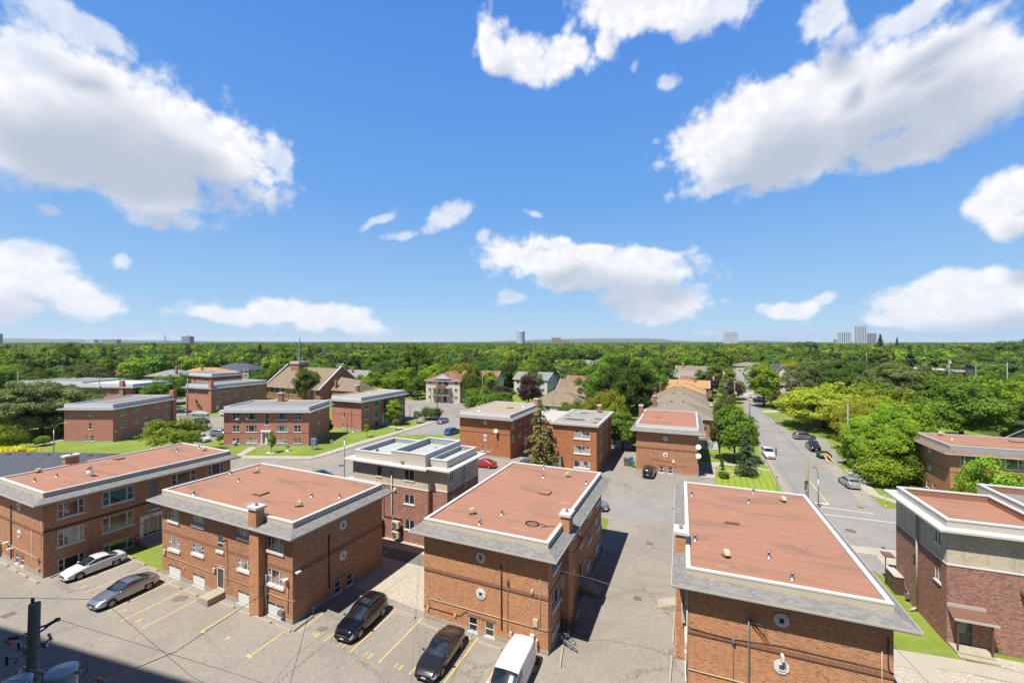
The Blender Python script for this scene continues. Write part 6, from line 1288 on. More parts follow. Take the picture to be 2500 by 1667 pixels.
q = G(1700 + 1150 / 3.92, 1000 + 415 / 3.92); car('black pickup truck hitched to the green trailer', 'pickup', P_black, Vector(q[:2]) + Vector((math.cos(HB), math.sin(HB))) * 2.9, HB, cat='pickup truck', name='pickup_truck')
car2('pale sage green hatchback parked at the grass verge on the right', 'hatch', P_sage, K7(1365, 700), K7(1428, 748), 'L', rails=True)
car('white car in the farthest driveway left of the pale-barked maple', 'sedan', P_white, G(1840, 972)[:2], -.1); car('black car in the shade of the roadside maple', 'suv', P_black, G(1856, 983)[:2], -.1); car('silver estate car in the driveway beside the purple-leaved bush', 'suv', P_silver, G(1915, 1001)[:2], -.15, rails=True)
car('white car seen between house eaves and roadside spruce', 'sedan', P_white, G(1737, 994)[:2], -.3); car('blue car far up the receding street', 'sedan', P_blue, G(1811, 949)[:2], math.pi + HB); car('small silver car farthest up the receding street', 'sedan', P_silver, G(1810, 938)[:2], math.pi + HB)
car('deep blue car behind the plain end wall block', 'sedan', P_blue, G(446, 1008)[:2], .05); car('car under a pale blue cover in the rear lot', 'sedan', M_cover, G(489, 1015)[:2], .0, cover=True); car('black hatchback in the middle of the rear lot', 'hatch', P_grey, G(493, 1033)[:2], -.3)
car2('silver-blue SUV left of the full-front pink block', 'suv', P_silver, H5(1150, 838), H5(950, 838), 'R', rails=True); car('white SUV just left of the small tree, rear lot', 'suv', P_white, G(490, 1078)[:2], -.35); car('white van tail showing beside the full-front pink block', 'van', P_van, (-83.5, 127), 0., cat='van', name='parked_van')
car('dark car left of the farthest pink block', 'sedan', P_grey, G(397, 958)[:2], .0); car('black car right beside the dark one, farthest pink block', 'sedan', P_black, G(409, 957)[:2], .1)
# trailer
t_ = thing('trailer', 'low green utility trailer loaded with yellow planks behind the black pickup', 'trailer', (59.1, 81.6, .012), HB, None)
M_grn = plain('dark_green_steel', (.02, .10, .07), .5, var=.2); e = MB(); e.box((-1.7, -.95, .45), (1.5, .95, .52), M_grn); e.box((-1.7, -.97, .52), (1.5, -.92, .95), M_grn); e.box((-1.7, .92, .52), (1.5, .97, .95), M_grn); e.box((1.45, -.92, .52), (1.5, .92, .95), M_grn); e.tube([(1.5, -.5, .45), (2.7, 0, .45), (1.5, .5, .45)], .05, M_black, 6); e.build('trailer_bed', t_)
wm, rm = wheel_mesh(.33)
for s_ in (1, -1): o = child('wheel', wm, t_, (-.2, s_ * 1.06, .33), 0 if s_ > 0 else math.pi); child('rim', rm, o)
for i, (a, b_) in enumerate(((( -1.2, -.5, .58), (-3.6, -.95, .04)), ((-1.1, .0, .58), (-3.5, .1, .04)))):
    e = MB(); p, q = Vector(a), Vector(b_); d = q - p; M = Matrix.Translation(p) @ d.to_track_quat('X', 'Z').to_matrix().to_4x4(); e.box((0, -.16, 0), (d.length, .16, .05), M_plank, M); o = e.build('plank_ramp', None); o.matrix_world = Matrix.Translation((59.1, 81.6, .012)) @ Matrix.Rotation(HB, 4, 'Z')
    tag(o, ['yellow plank ramp leaning on the trailer tail, left one', 'yellow plank ramp leaning on the trailer tail, right one'][i], 'plank', 'plank ramps')
e = MB()
for i in range(7): e.box((-1.3 + .1 * i, -.8 + .2 * i, .53 + .05 * (i % 3)), (1.1 - .15 * i, -.65 + .2 * i, .60 + .05 * (i % 3)), M_plank)
o = e.build('timber_stack', None); o.location = (59.1, 81.6, .012); o.rotation_euler = (0, 0, HB + .08); tag(o, 'loose yellow boards lying in the green trailer', 'timber')
# bicycles
def bicycle(label, pos, yaw, lean, col, flat=0.):
    root = thing('bicycle', label, 'bicycle', (pos[0], pos[1], .012), yaw, 'bicycles heaped at the brick corner'); root.rotation_euler = (lean, flat, yaw)
    m = plain('bicycle_paint_' + col[0], col[1], .35, .3)
    for x in (-.52, .52):
        e = MB(); n = 20; e.tube([(x + .33 * math.cos(2 * math.pi * i / n), 0, .34 + .33 * math.sin(2 * math.pi * i / n)) for i in range(n + 1)], .02, M_tyre, 5)
        o = e.build('wheel', root); e = MB()
        for i in range(12): a = i * math.pi / 6; e.tube([(x, .02 * (-1) ** i, .34), (x + .31 * math.cos(a), 0, .34 + .31 * math.sin(a))], .003, M_galv, 3)
        e.tube([(x + .31 * math.cos(2 * math.pi * i / n), 0, .34 + .31 * math.sin(2 * math.pi * i / n)) for i in range(n + 1)], .010, M_galv, 4); e.build('spokes', o)
    e = MB()
    for p, q in (((-.52, .34), (-.08, .30)), ((-.52, .34), (-.22, .80)), ((-.08, .30), (-.24, .88)), ((-.08, .30), (.36, .78)), ((-.22, .80), (.34, .86)), ((.33, .92), (.52, .34))): e.tube([(p[0], 0, p[1]), (q[0], 0, q[1])], .018, m, 6)
    e.build('frame', root)
    e = MB(); e.tube([(.30, -.28, 1.0), (.36, -.15, 1.02), (.33, 0, .98), (.36, .15, 1.02), (.30, .28, 1.0)], .013, M_black, 5); e.tube([(.33, 0, .9), (.33, 0, .99)], .015, M_black, 5); e.build('handlebar', root)
    e = MB(); e.tube([(-.38, 0, .93), (-.25, 0, .94), (-.12, 0, .93)], [.07, .055, .02], M_black, 8); e.build('saddle', root)
    e = MB(); e.lathe([(.0, -.01), (.09, -.01), (.09, .01), (0, .01)], M_galv, 14, M=Matrix.Translation((-.08, -.03, .3)) @ Matrix.Rotation(R(90), 4, 'X')); e.box((-.10, -.12, .12), (-.04, -.03, .14), M_black); e.box((-.12, .03, .46), (-.06, .12, .48), M_black); e.build('crank', root)
p0 = Z6(1800, 1150)
bicycle('white bicycle leaning over at the front of the heap, in the sun', Z6(1775, 1190), R(-48), R(34), ('white', (.6, .6, .58)))
bicycle('silver bicycle tangled behind the white one', Z6(1745, 1130), R(-38), R(25), ('silver', (.35, .36, .38)))
bicycle('black bicycle in the shade standing farthest from the wall', Z6(1860, 1060), R(-20), R(12), ('black', (.02, .02, .02)))
bicycle('dark blue bicycle in the shade close to the wall', Z6(1755, 1010), R(30), R(14), ('blue', (.02, .06, .09)))
bicycle('dark bicycle leaning on the downpipe, rear of the heap', Z6(1730, 960), R(66), R(-12), ('dark', (.03, .025, .025)))
# person by the white SUV
def person():
    p = G(1894.5, 1112.5); root = thing('person', 'man in a grey shirt, dark trousers and cap standing in the street', 'person', (p.x, p.y, .014), R(200))
    V = [(0, 0, .95), (0, 0, 1.12), (0, .01, 1.32), (0, 0, 1.46), (0, 0, 1.55), (0, -.01, 1.66), (0, -.01, 1.76), (.17, 0, 1.42), (.25, .02, 1.17), (.27, -.10, .95), (.27, -.13, .86), (-.17, 0, 1.42), (-.25, .03, 1.17), (-.24, -.08, .95), (-.24, -.11, .86), (.09, 0, .90), (.10, -.02, .50), (.11, .03, .09), (.12, -.12, .04), (-.09, 0, .90), (-.11, .0, .50), (-.12, .05, .09), (-.13, -.10, .04)]
    Ed = [(0, 1), (1, 2), (2, 3), (3, 4), (4, 5), (5, 6), (3, 7), (7, 8), (8, 9), (9, 10), (3, 11), (11, 12), (12, 13), (13, 14), (0, 15), (15, 16), (16, 17), (17, 18), (0, 19), (19, 20), (20, 21), (21, 22)]
    Rr = [.15, .14, .16, .10, .055, .095, .07, .075, .05, .038, .03, .075, .05, .038, .03, .095, .065, .045, .04, .095, .065, .045, .04]
    me = bpy.data.meshes.new('body'); me.from_pydata(V, Ed, []); o = bpy.data.objects.new('body', me); COL.objects.link(o)
    sk = o.modifiers.new('skin', 'SKIN'); o.modifiers.new('sub', 'SUBSURF').levels = 1
    for i, r in enumerate(Rr): me.skin_vertices[0].data[i].radius = (r, r * .8); 
    me.skin_vertices[0].data[0].use_root = True
    dg = bpy.context.evaluated_depsgraph_get(); m2 = bpy.data.meshes.new_from_object(o.evaluated_get(dg)); bpy.data.objects.remove(o)
    sh, tr, sn = plain('grey_shirt', (.30, .29, .28), .9), plain('dark_trousers', (.035, .035, .04), .9), plain('skin_tone', (.42, .24, .16), .6)
    m2.materials.clear(); [m2.materials.append(m) for m in (sh, tr, sn)]
    for f in m2.polygons:
        c = f.center; f.use_smooth = True; f.material_index = 2 if c.z > 1.5 or (abs(c.x) > .19 and c.z < 1.15 and c.z > .7) else (1 if c.z < .93 else 0)
    b_ = child('body', m2, root); e = MB(); e.lathe([(.105, 0), (.10, .06), (.06, .11), (0, .125)], sh, 12, (0, -.01, 1.70)); e.box((-.07, -.20, 1.70), (.07, -.09, 1.715), sh); e.build('cap', root)
    e = MB(); 
    for s_ in (1, -1): e.box((s_ * .035 - .012, -.105, 1.665), (s_ * .035 + .012, -.095, 1.68), M_black)
    e.box((-.012, -.125, 1.63), (.012, -.09, 1.66), sn); e.build('face', root)
person()
# ================================================================ trees and planting
import numpy as np
def leafmat(name, c, c2, trans=.35):
    m, q, b = material(name); geo = q.new('ShaderNodeNewGeometry'); inf = q.new('ShaderNodeObjectInfo')
    at = q.new('ShaderNodeAttribute'); at.attribute_name = 'tone'
    cc = q.mix(at.outputs['Fac'], c, c2)
    hs = q.new('ShaderNodeHueSaturation'); q.l.new(cc, hs.inputs['Color']); q.put(hs, 0, q.mr(inf.outputs['Random'], 0, 1, .480, .515)); q.put(hs, 2, q.mr(inf.outputs['Random'], 0, 1, .68, 1.35))
    hsc = q.mix(1., hs.outputs[0], (.98, .98, .98), 'MULTIPLY'); q.l.new(hsc, b.inputs['Base Color']); b.inputs['Roughness'].default_value = .75; b.inputs['Specular IOR Level'].default_value = .15
    tr = q.new('ShaderNodeBsdfTranslucent'); q.l.new(hsc, tr.inputs[0]); mx = q.new('ShaderNodeMixShader'); mx.inputs[0].default_value = trans
    q.l.new(b.outputs[0], mx.inputs[1]); q.l.new(tr.outputs[0], mx.inputs[2]); q.l.new(mx.outputs[0], q.n['Material Output'].inputs[0]); MATS[name] = m; return m
ML = {'green': leafmat('broadleaf_green', (.085, .155, .018), (.185, .275, .032)), 'dark': leafmat('dark_green_leaf', (.05, .10, .018), (.11, .175, .030)), 'bright': leafmat('bright_green_leaf', (.15, .25, .018), (.27, .37, .030)),
      'yellow': leafmat('yellow_green_leaf', (.24, .29, .018), (.40, .41, .045)), 'olive': leafmat('olive_green_leaf', (.12, .16, .045), (.21, .245, .075)), 'purple': leafmat('purple_leaf', (.055, .03, .035), (.115, .06, .055)),
      'conifer': leafmat('conifer_needle', (.045, .085, .03), (.10, .145, .055), .15), 'blue': leafmat('blue_spruce_needle', (.09, .15, .10), (.18, .25, .18), .15), 'pale': leafmat('pale_olive_needle', (.17, .19, .05), (.28, .27, .08), .2), 'gold': leafmat('golden_leaf', (.46, .40, .01), (.6, .5, .03))}
M_bark = plain('grey_brown_bark', (.10, .08, .06), .95, var=.35, scale=4)
def mesh_from(name, V, Fq, tone, mat, mats=None, mi=None):
    me = bpy.data.meshes.new(name); n = len(V); k = len(Fq)
    me.vertices.add(n); me.vertices.foreach_set('co', V.astype(np.float32).ravel()); me.loops.add(k * 4); me.loops.foreach_set('vertex_index', Fq.ravel().astype(np.int32)); me.polygons.add(k)
    me.polygons.foreach_set('loop_start', np.arange(0, k * 4, 4, dtype=np.int32)); me.update(calc_edges=True)
    at = me.attributes.new('tone', 'FLOAT', 'POINT'); at.data.foreach_set('value', tone.astype(np.float32)); me.materials.append(mat); me.validate(); return me
def cards(rng, C, N, size, jit=.5):
    """quads centred at C, facing about N"""
    n = len(C); N = N + rng.normal(0, jit, (n, 3)); N /= np.linalg.norm(N, axis=1)[:, None] + 1e-9
    a = rng.normal(0, 1, (n, 3)); U = np.cross(N, a); U /= np.linalg.norm(U, axis=1)[:, None] + 1e-9; W = np.cross(N, U); s = (size * rng.uniform(.6, 1.35, n))[:, None]
    V = np.stack([C - U * s, C - W * s * .6 + N * s * .15, C + U * s, C + W * s * .6 + N * s * .15], 1).reshape(-1, 3); return V, np.arange(4 * n).reshape(n, 4)
def crown_round(seed, rx=1., rz=.8, clumps=60, per=90, leaf=.045, spread=.23, squash=1., hollow=.55, lean=0.):
    """leaf clumps through a crown of unit radius, its centre at z=0"""
    rng = np.random.default_rng(seed); d = rng.normal(0, 1, (clumps, 3)); d /= np.linalg.norm(d, axis=1)[:, None]; d[:, 2] = np.where(d[:, 2] < -.75, -d[:, 2] * .6, d[:, 2])
    rad = rng.uniform(hollow, 1, clumps) ** .6; bump = 1 + .13 * np.sin(d[:, 0] * 5 + seed) + .12 * np.sin(d[:, 1] * 6 + seed * 2) + .08 * np.sin(d[:, 2] * 9)
    K = d * (rad * bump)[:, None] * np.array([rx, rx, rz]) * .84; ks = rng.uniform(.65, 1.25, clumps) * spread
    q = rng.normal(0, 1, (clumps, per, 3)); q /= np.linalg.norm(q, axis=2)[:, :, None]; q *= (rng.uniform(.25, 1, (clumps, per)) ** .45)[:, :, None]
    q[:, :, 2] *= .72 * squash; C = (K[:, None, :] + q * ks[:, None, None]).reshape(-1, 3); N = (q * .8 + d[:, None, :] * .5 + np.array([0, 0, .35])).reshape(-1, 3)
    V, Fq = cards(rng, C, N, leaf); tn = np.repeat(np.clip(rng.uniform(0, 1, clumps).repeat(per) * .75 + rng.uniform(0, .3, clumps * per), 0, 1), 4); return V, Fq, tn
def crown_conifer(seed, layers=16, per=22, leaf=.045, droop=.25, r0=.32, gap=0.):
    """whorls of drooping boughs; unit height, base at z=0"""
    rng = np.random.default_rng(seed); C = []; N = []
    for l in range(layers):
        z = .08 + .90 * (l / (layers - 1)) ** .92; r = r0 * (1 - z) ** .85 + .012
        nb = max(4, int(11 * (1 - z) + 4))
        for b in range(nb):
            if rng.random() < gap: continue
            a = rng.uniform(0, 2 * math.pi); rr = r * rng.uniform(.7, 1.12)
            for k in range(per):
                t_ = rng.uniform(.12, 1); wd = .045 * (1 - t_ * .5) * (.5 + rr / r0); ang = a + rng.normal(0, .10)
                C.append((rr * t_ * math.cos(ang) + rng.normal(0, wd * .5), rr * t_ * math.sin(ang) + rng.normal(0, wd * .5), z - droop * rr * t_ ** 1.5 + rng.normal(0, .008))); N.append((math.cos(a) * .5, math.sin(a) * .5, .8))
    C, N = np.array(C), np.array(N); V, Fq = cards(rng, C, N, leaf, .6); tn = np.repeat(rng.uniform(0, 1, len(C)), 4); return V, Fq, tn
def trunk_mesh(seed, h=1., r=.035, fork=.45, spread=.5, top=1.5):
    """unit trunk with limbs; z from 0 up to the crown"""
    rnd = random.Random(seed); e = MB(); e.tube([(0, 0, -.02), (rnd.uniform(-.01, .01), 0, fork * .5), (0, rnd.uniform(-.02, .02), fork)], [r * 1.35, r, r * .85], M_bark, 8)
    for i in range(6):
        a = i * math.pi / 3 + rnd.uniform(-.4, .4); s_ = spread * rnd.uniform(.5, 1); z1 = fork + (top - fork) * rnd.uniform(.5, .95)
        e.tube([(0, 0, fork * rnd.uniform(.75, 1)), (s_ * .4 * math.cos(a), s_ * .4 * math.sin(a), fork + (z1 - fork) * .5), (s_ * math.cos(a), s_ * math.sin(a), z1)], [r * .55, r * .35, r * .12], M_bark, 5, False)
    o = e.build('trunk', uv=False); me = o.data; bpy.data.objects.remove(o); return me
PROTO = {}
def proto(kind, col):
    """two meshes: crown (already set over its trunk, unit total height) and trunk"""
    key = (kind, col)
    if key in PROTO: return PROTO[key]
    base, var = kind.rstrip('0123456789'), int(kind[-1]) if kind[-1].isdigit() else 0; sd_ = 11 * var + len(base) * 7
    if base == 'round': V, Fq, t_ = crown_round(sd_ + 1, .46, .44, 100, 130, .018, .105); V[:, 2] += .55; tk = trunk_mesh(sd_, r=.022, fork=.28, spread=.28, top=.75)
    elif base == 'wide': V, Fq, t_ = crown_round(sd_ + 2, .66, .43, 150, 140, .019, .115, hollow=.45); V[:, 2] += .55; tk = trunk_mesh(sd_, r=.026, fork=.24, spread=.45, top=.75)
    elif base == 'big': V, Fq, t_ = crown_round(sd_ + 3, .60, .47, 210, 230, .0135, .095, hollow=.5); V[:, 2] += .52; tk = trunk_mesh(sd_, r=.025, fork=.22, spread=.42, top=.8)
    elif base == 'tall': V, Fq, t_ = crown_round(sd_ + 4, .30, .42, 70, 100, .019, .10); V[:, 2] += .57; tk = trunk_mesh(sd_, r=.018, fork=.25, spread=.18, top=.8)
    elif base == 'airy': V, Fq, t_ = crown_round(sd_ + 5, .52, .44, 95, 95, .018, .11, hollow=.35); V[:, 2] += .55; tk = trunk_mesh(sd_, r=.022, fork=.25, spread=.4, top=.85)
    elif base == 'sapling': V, Fq, t_ = crown_round(sd_ + 6, .20, .34, 34, 50, .026, .085); V[:, 2] += .62; tk = trunk_mesh(sd_, r=.012, fork=.35, spread=.1, top=.7)
    elif base == 'bush': V, Fq, t_ = crown_round(sd_ + 7, .60, .46, 60, 110, .032, .20); V[:, 2] += .46; tk = trunk_mesh(sd_, r=.02, fork=.15, spread=.3, top=.5)
    elif base == 'spruce': V, Fq, t_ = crown_conifer(sd_ + 8, 24, 34, .017, .3, .30); tk = trunk_mesh(sd_, r=.016, fork=.85, spread=.02, top=.9)
    elif base == 'ragged': V, Fq, t_ = crown_conifer(sd_ + 9, 17, 30, .019, .35, .36, .36); tk = trunk_mesh(sd_, r=.014, fork=.9, spread=.02, top=.95)
    elif base == 'cedar': V, Fq, t_ = crown_round(sd_ + 10, .17, .48, 50, 90, .02, .075); V[:, 2] += .50; V[:, :2] *= (1.15 - V[:, 2:3] * .75); tk = trunk_mesh(sd_, r=.02, fork=.3, spread=.05, top=.6)
    PROTO[key] = (mesh_from('crown', V, Fq, t_, ML[col]), tk); return PROTO[key]
PLACED = []
def tree(kind, col, x, y, h, wk=1., label='', group=None, cat='tree', name=None, rz=None):
    cm, tk = proto(kind, col); k = kind.rstrip('0123456789')
    name = name or {'spruce': 'spruce_tree', 'ragged': 'spruce_tree', 'cedar': 'cedar_tree', 'bush': 'bush', 'sapling': 'young_tree'}.get(k, 'broadleaf_tree')
    r = thing(name, label, cat, (x, y, 0), random.uniform(0, 6.28) if rz is None else rz, group); r.scale = (h * wk, h * wk, h)
    c = bpy.data.objects.new('crown', cm); COL.objects.link(c); c.parent = r
    if k != 'bush': c = bpy.data.objects.new('trunk', tk); COL.objects.link(c); c.parent = r
    PLACED.append((x, y, h * wk * .45)); return r
def tpx(kind, col, px, pybase, pytop, label, wpx=None, **k):
    """tree whose foot stands on the ground at photo pixel (px, pybase) and whose tip reaches row pytop"""
    p = G(px, pybase); h = CAMH + (HY - pytop) / F * p.y
    base = {'round': .92, 'wide': 1.32, 'big': 1.2, 'tall': .6, 'airy': 1.04, 'sapling': .42, 'bush': 1.2, 'spruce': .6, 'ragged': .72, 'cedar': .38}[kind.rstrip('0123456789')]
    wk = 1. if wpx is None else (wpx / F * p.y) / (base * h); return tree(kind, col, p.x, p.y, h, wk, label, **k)
# near, individually placed
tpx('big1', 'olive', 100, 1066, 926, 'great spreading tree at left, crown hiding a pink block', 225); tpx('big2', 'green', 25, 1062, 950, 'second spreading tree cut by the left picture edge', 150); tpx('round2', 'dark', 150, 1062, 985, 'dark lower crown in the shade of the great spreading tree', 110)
tpx('airy1', 'bright', 432, 1110, 1016, 'light yellow-green tree above the far corner of the left red roof', 165); tpx('bush1', 'bright', 105, 1088, 1060, 'small bright bush on the lawn left of the street lamp', 34, cat='bush')
tpx('bush2', 'bright', 15, 1100, 1040, 'bright green bush cut by the left picture edge', 75, cat='bush'); tpx('bush0', 'gold', 22, 1122, 1088, 'golden shrub behind the slate-grey roof at left edge', 90, cat='bush')
tpx('bush3', 'olive', 80, 1150, 1108, 'olive shrub poking up by the left block chimney', 50, cat='bush'); tpx('cedar1', 'green', 493, 1004, 955, 'rounded conical shrub at the chimney corner of a pink block', 40)
tpx('round4', 'dark', 628, 975, 935, 'dark round tree between full-front pink block and church', 52); tpx('round5', 'green', 748, 977, 900, 'large round tree standing before the church wall', 75)
tpx('tall1', 'green', 455, 958, 908, 'dark slender tree next to a grey pole, behind the rear lot', 44); tpx('cedar2', 'dark', 626, 925, 898, 'dark clipped cedar left of the church roof', 24)
tpx('cedar3', 'dark', 802, 1062, 1020, 'dark cedar at the shaded end of the full-front pink block', 30); tpx('sapling1', 'bright', 663, 1106, 1053, 'young tree on a white stone ring before the white entrance', 20, cat='tree'); tpx('sapling2', 'green', 537, 1085, 1062, 'small sapling left of the full-front pink block', 20)
tpx('sapling3', 'bright', 896, 1068, 1034, 'sapling on the lawn left of the maple, pink block with tan roof', 16); tpx('tall2', 'bright', 963, 1038, 972, 'leafy maple hiding the right part of a pink block', 47); tpx('sapling4', 'bright', 967, 1051, 1020, 'small tree below the leafy maple', 18)
tpx('sapling5', 'olive', 1018, 1034, 1000, 'thin pale tree left of the round bush', 20); tpx('bush4', 'dark', 1052, 1024, 993, 'large round dark green bush at the street corner', 54, cat='bush'); tpx('bush5', 'yellow', 823, 1046, 1036, 'little yellow-green bush at the wall by the thin pipe', 10, cat='bush')
tpx('ragged1', 'pale', 1318, 1150, 975, 'tall ragged spruce before the puddled roof building', 118); tpx('ragged2', 'pale', 1341, 1140, 1052, 'shorter brownish spruce right beside the tall ragged one', 62); tpx('ragged3', 'blue', 1374, 1132, 1043, 'thin blue-green spruce beside the porch', 44)
tpx('bush6', 'purple', 1408, 1143, 1118, 'dark purple bush in front of the lowest curtained window', 30, cat='bush'); tpx('bush7', 'bright', 1388, 1143, 1130, 'small green bush left of the dark purple one', 14, cat='bush')
tpx('cedar4', 'olive', 1386, 1143, 1120, 'small browned cedar at the porch', 9); tpx('cedar5', 'olive', 1364, 1140, 1110, 'browned cedar left of the porch', 10)
tpx('big2', 'dark', 1530, 1040, 872, 'biggest dark green tree, centre of the mass behind the puddled roof', 150); tpx('big3', 'green', 1490, 1010, 868, 'big tree forming the left part of the dark green mass', 160); tpx('big4', 'green', 1572, 1000, 866, 'big tree forming the right part of the dark green mass', 112)
tpx('wide1', 'yellow', 1478, 1078, 945, 'yellow-green tree right above the puddled roof', 120); tpx('round6', 'green', 1520, 1098, 1005, 'green tree behind the gap between the two brick blocks', 82); tpx('airy2', 'olive', 1545, 1100, 1020, 'thin grey-green tree before the white fence', 60)
tpx('wide2', 'bright', 1500, 1085, 965, 'bright green tree between yellow crown and two-dish block', 90)
tpx('spruce1', 'conifer', 1823, 1160, 1050, 'dense blue-green spruce alone on the striped lawn', 66); tpx('round7', 'green', 1793, 1128, 985, 'rich green tree at the roadside just behind the lawn spruce', 110); tpx('airy3', 'olive', 1757, 1123, 1005, 'duller green tree left of the roadside one', 70)
tpx('airy4', 'olive', 1768, 1062, 953, 'grey-green tree on the left of the receding street', 75); tpx('cedar6', 'green', 1762, 1148, 1110, 'slim pointed cedar at the stone bed', 13); tpx('bush8', 'green', 1767, 1167, 1150, 'clipped ball bush at the corner of the striped lawn', 28, cat='bush')
tpx('wide3', 'yellow', 2010, 1046, 942, 'broad yellow-green tree leaning over the silver SUV', 235); tpx('big5', 'yellow', 2130, 1085, 960, 'yellow-green tree right of the tall bare pole', 190); tpx('wide4', 'bright', 2118, 1148, 1012, 'bright green tree nearest the green dumpster', 125); tpx('big6', 'bright', 2170, 1165, 1015, 'bright green tree against the brick wall on the right', 170)
tpx('wide2', 'yellow', 2045, 1035, 935, 'yellow-green crown behind the broad one over the silver SUV', 170); tpx('wide3', 'bright', 2110, 1050, 930, 'bright crown behind the tall bare pole', 170); tpx('big1', 'yellow', 2100, 1105, 985, 'yellow-green crown filling the gap right of the tall bare pole', 120); tpx('wide1', 'bright', 2215, 1120, 975, 'bright crown spilling over the left corner of the right red roof', 140); tpx('big3', 'bright', 2160, 1120, 985, 'bright crown just right of the tall bare pole', 150); tpx('bush2', 'bright', 2150, 1180, 1100, 'low bright thicket beside the green dumpster', 120, cat='bush'); tpx('bush3', 'green', 2205, 1178, 1095, 'low green thicket against the brick wall', 90, cat='bush'); tpx('bush4', 'bright', 2085, 1135, 1080, 'low bright thicket behind the trailer', 60, cat='bush'); tpx('wide3', 'green', 2280, 1020, 900, 'green crown behind the yellow tree with bare twigs', 150)
tpx('big7', 'green', 2345, 1080, 925, 'great rich green tree above the right red roof', 230); tpx('wide5', 'bright', 2440, 1045, 915, 'lighter green tree right of the great rich green one', 160); tpx('wide6', 'yellow', 2255, 1060, 950, 'yellow tree with bare twigs left of the great rich green one', 120); tpx('big8', 'olive', 2195, 1010, 880, 'olive broad tree in the middle right', 190)
tpx('big9', 'dark', 2050, 985, 875, 'dark green glossy tree, centre of the right-hand mass', 150); tpx('airy5', 'olive', 1960, 985, 880, 'silvery green tree left of the dark glossy one', 100); tpx('tall3', 'bright', 1865, 995, 880, 'pale-barked bright maple beside the receding street', 75); tpx('bush9', 'purple', 1905, 1000, 960, 'purple-leaved bush beside the silver estate car', 50, cat='bush')
tpx('airy6', 'bright', 2425, 1330, 1108, 'light green branching tree before the right-hand brick windows', 165); tpx('airy7', 'bright', 2352, 1345, 1152, 'smaller light green tree left of the branching one', 75); tpx('bush1', 'bright', 2468, 1085, 1040, 'bright bush under the brown shingled gable', 36, cat='bush')
tpx('round8', 'purple', 1740, 970, 920, 'purple tree left of the pole row', 40); tpx('round9', 'purple', 1790, 985, 925, 'second purple tree by the leaning lamp pole', 36); tpx('tall4', 'olive', 1715, 960, 900, 'reddish olive tree right of the orange roofs', 50); tpx('round1', 'bright', 1622, 945, 918, 'small bright tree left of the orange roofs', 26); tpx('tall5', 'dark', 1608, 952, 885, 'dark purple-black tree right of the big green mass', 30) 
tpx('round2', 'purple', 1290, 1000, 917, 'copper-coloured tree left of the tan bungalows', 62); tpx('wide7', 'purple', 1222, 990, 940, 'low dark purple tree behind the cream building corner', 80); tpx('airy8', 'olive', 1300, 968, 893, 'silver-green willow-like tree, centre', 60); tpx('round3', 'green', 1155, 985, 890, 'tall green tree right of the cream building', 60); tpx('tall6', 'bright', 1195, 975, 905, 'yellow-green tree beside the pole with a lamp arm', 45)
tpx('round4', 'green', 1020, 975, 915, 'dark green tree at the left side of the cream building', 52); tpx('wide8', 'bright', 960, 962, 905, 'bright low tree behind the tan-roofed pink block', 110); tpx('big1', 'green', 1010, 945, 838, 'tallest rounded tree mass left of the cream building', 95); tpx('big2', 'green', 930, 935, 853, 'broad tree behind the tan-roofed pink block', 95); tpx('wide9', 'bright', 890, 955, 915, 'bright tree right of the church', 60)
tpx('spruce2', 'conifer', 634, 905, 840, 'dark pointed spruce left of the church spire', 30); tpx('round6', 'bright', 150, 960, 900, 'bright green tree above the long white roof band', 60); tpx('wide1', 'bright', 20, 960, 885, 'bright tree at the left edge above the pale roofs', 90); tpx('big3', 'green', 155, 925, 840, 'big green tree upper left', 90); tpx('airy1', 'olive', 312, 925, 862, 'olive tree right of the grey hip-roofed house', 55)
tpx('tall7', 'blue', 145, 940, 890, 'blue-grey tree left of the bright one', 40); tpx('spruce3', 'conifer', 2149, 880, 816, 'tall dark spruce rising above the right horizon', 32); tpx('spruce4', 'conifer', 2190, 885, 824, 'second dark spruce on the right horizon', 22); tpx('big4', 'dark', 1965, 870, 832, 'dome-shaped dark tree on the right horizon', 55); tpx('big5', 'dark', 2478, 895, 828, 'high dark wooded crown at the upper right edge', 130)
tpx('big6', 'green', 2425, 905, 852, 'domed green tree left of the upper right wood', 105); tpx('round5', 'blue', 2316, 945, 900, 'blue-green spruce-like tree right of the middle pole', 30); tpx('round7', 'green', 1525, 885, 850, 'green tree above the long brown roofs', 50)
# white fences
def fence(label, p, q, h=1.8, mat=None):
    p, q = Vector((p[0], p[1])), Vector((q[0], q[1])); d = q - p; L = d.length; root = thing('fence', label, 'fence', (p.x, p.y, 0), math.atan2(d.y, d.x), 'white panel fences'); n = max(1, int(L / 2.4))
    for i in range(n): e = MB(); e.box((L * i / n + .06, -.02, .08), (L * (i + 1) / n - .06, .02, h - .1), mat or M_whites); e.box((L * i / n + .06, -.035, h - .12), (L * (i + 1) / n - .06, .035, h - .02), M_white); e.build('panel', root)
    for i in range(n + 1): e = MB(); e.box((L * i / n - .06, -.06, 0), (L * i / n + .06, .06, h + .05), M_white); e.build('post', root)
fence('white panel fence at the back of the drive between the brick blocks', (13.5, 95.5), (23.2, 91.5), 2.0)
fence('white panel fence right of the two-dish block', (37.2, 88.5), (41.5, 87.0), 1.9)
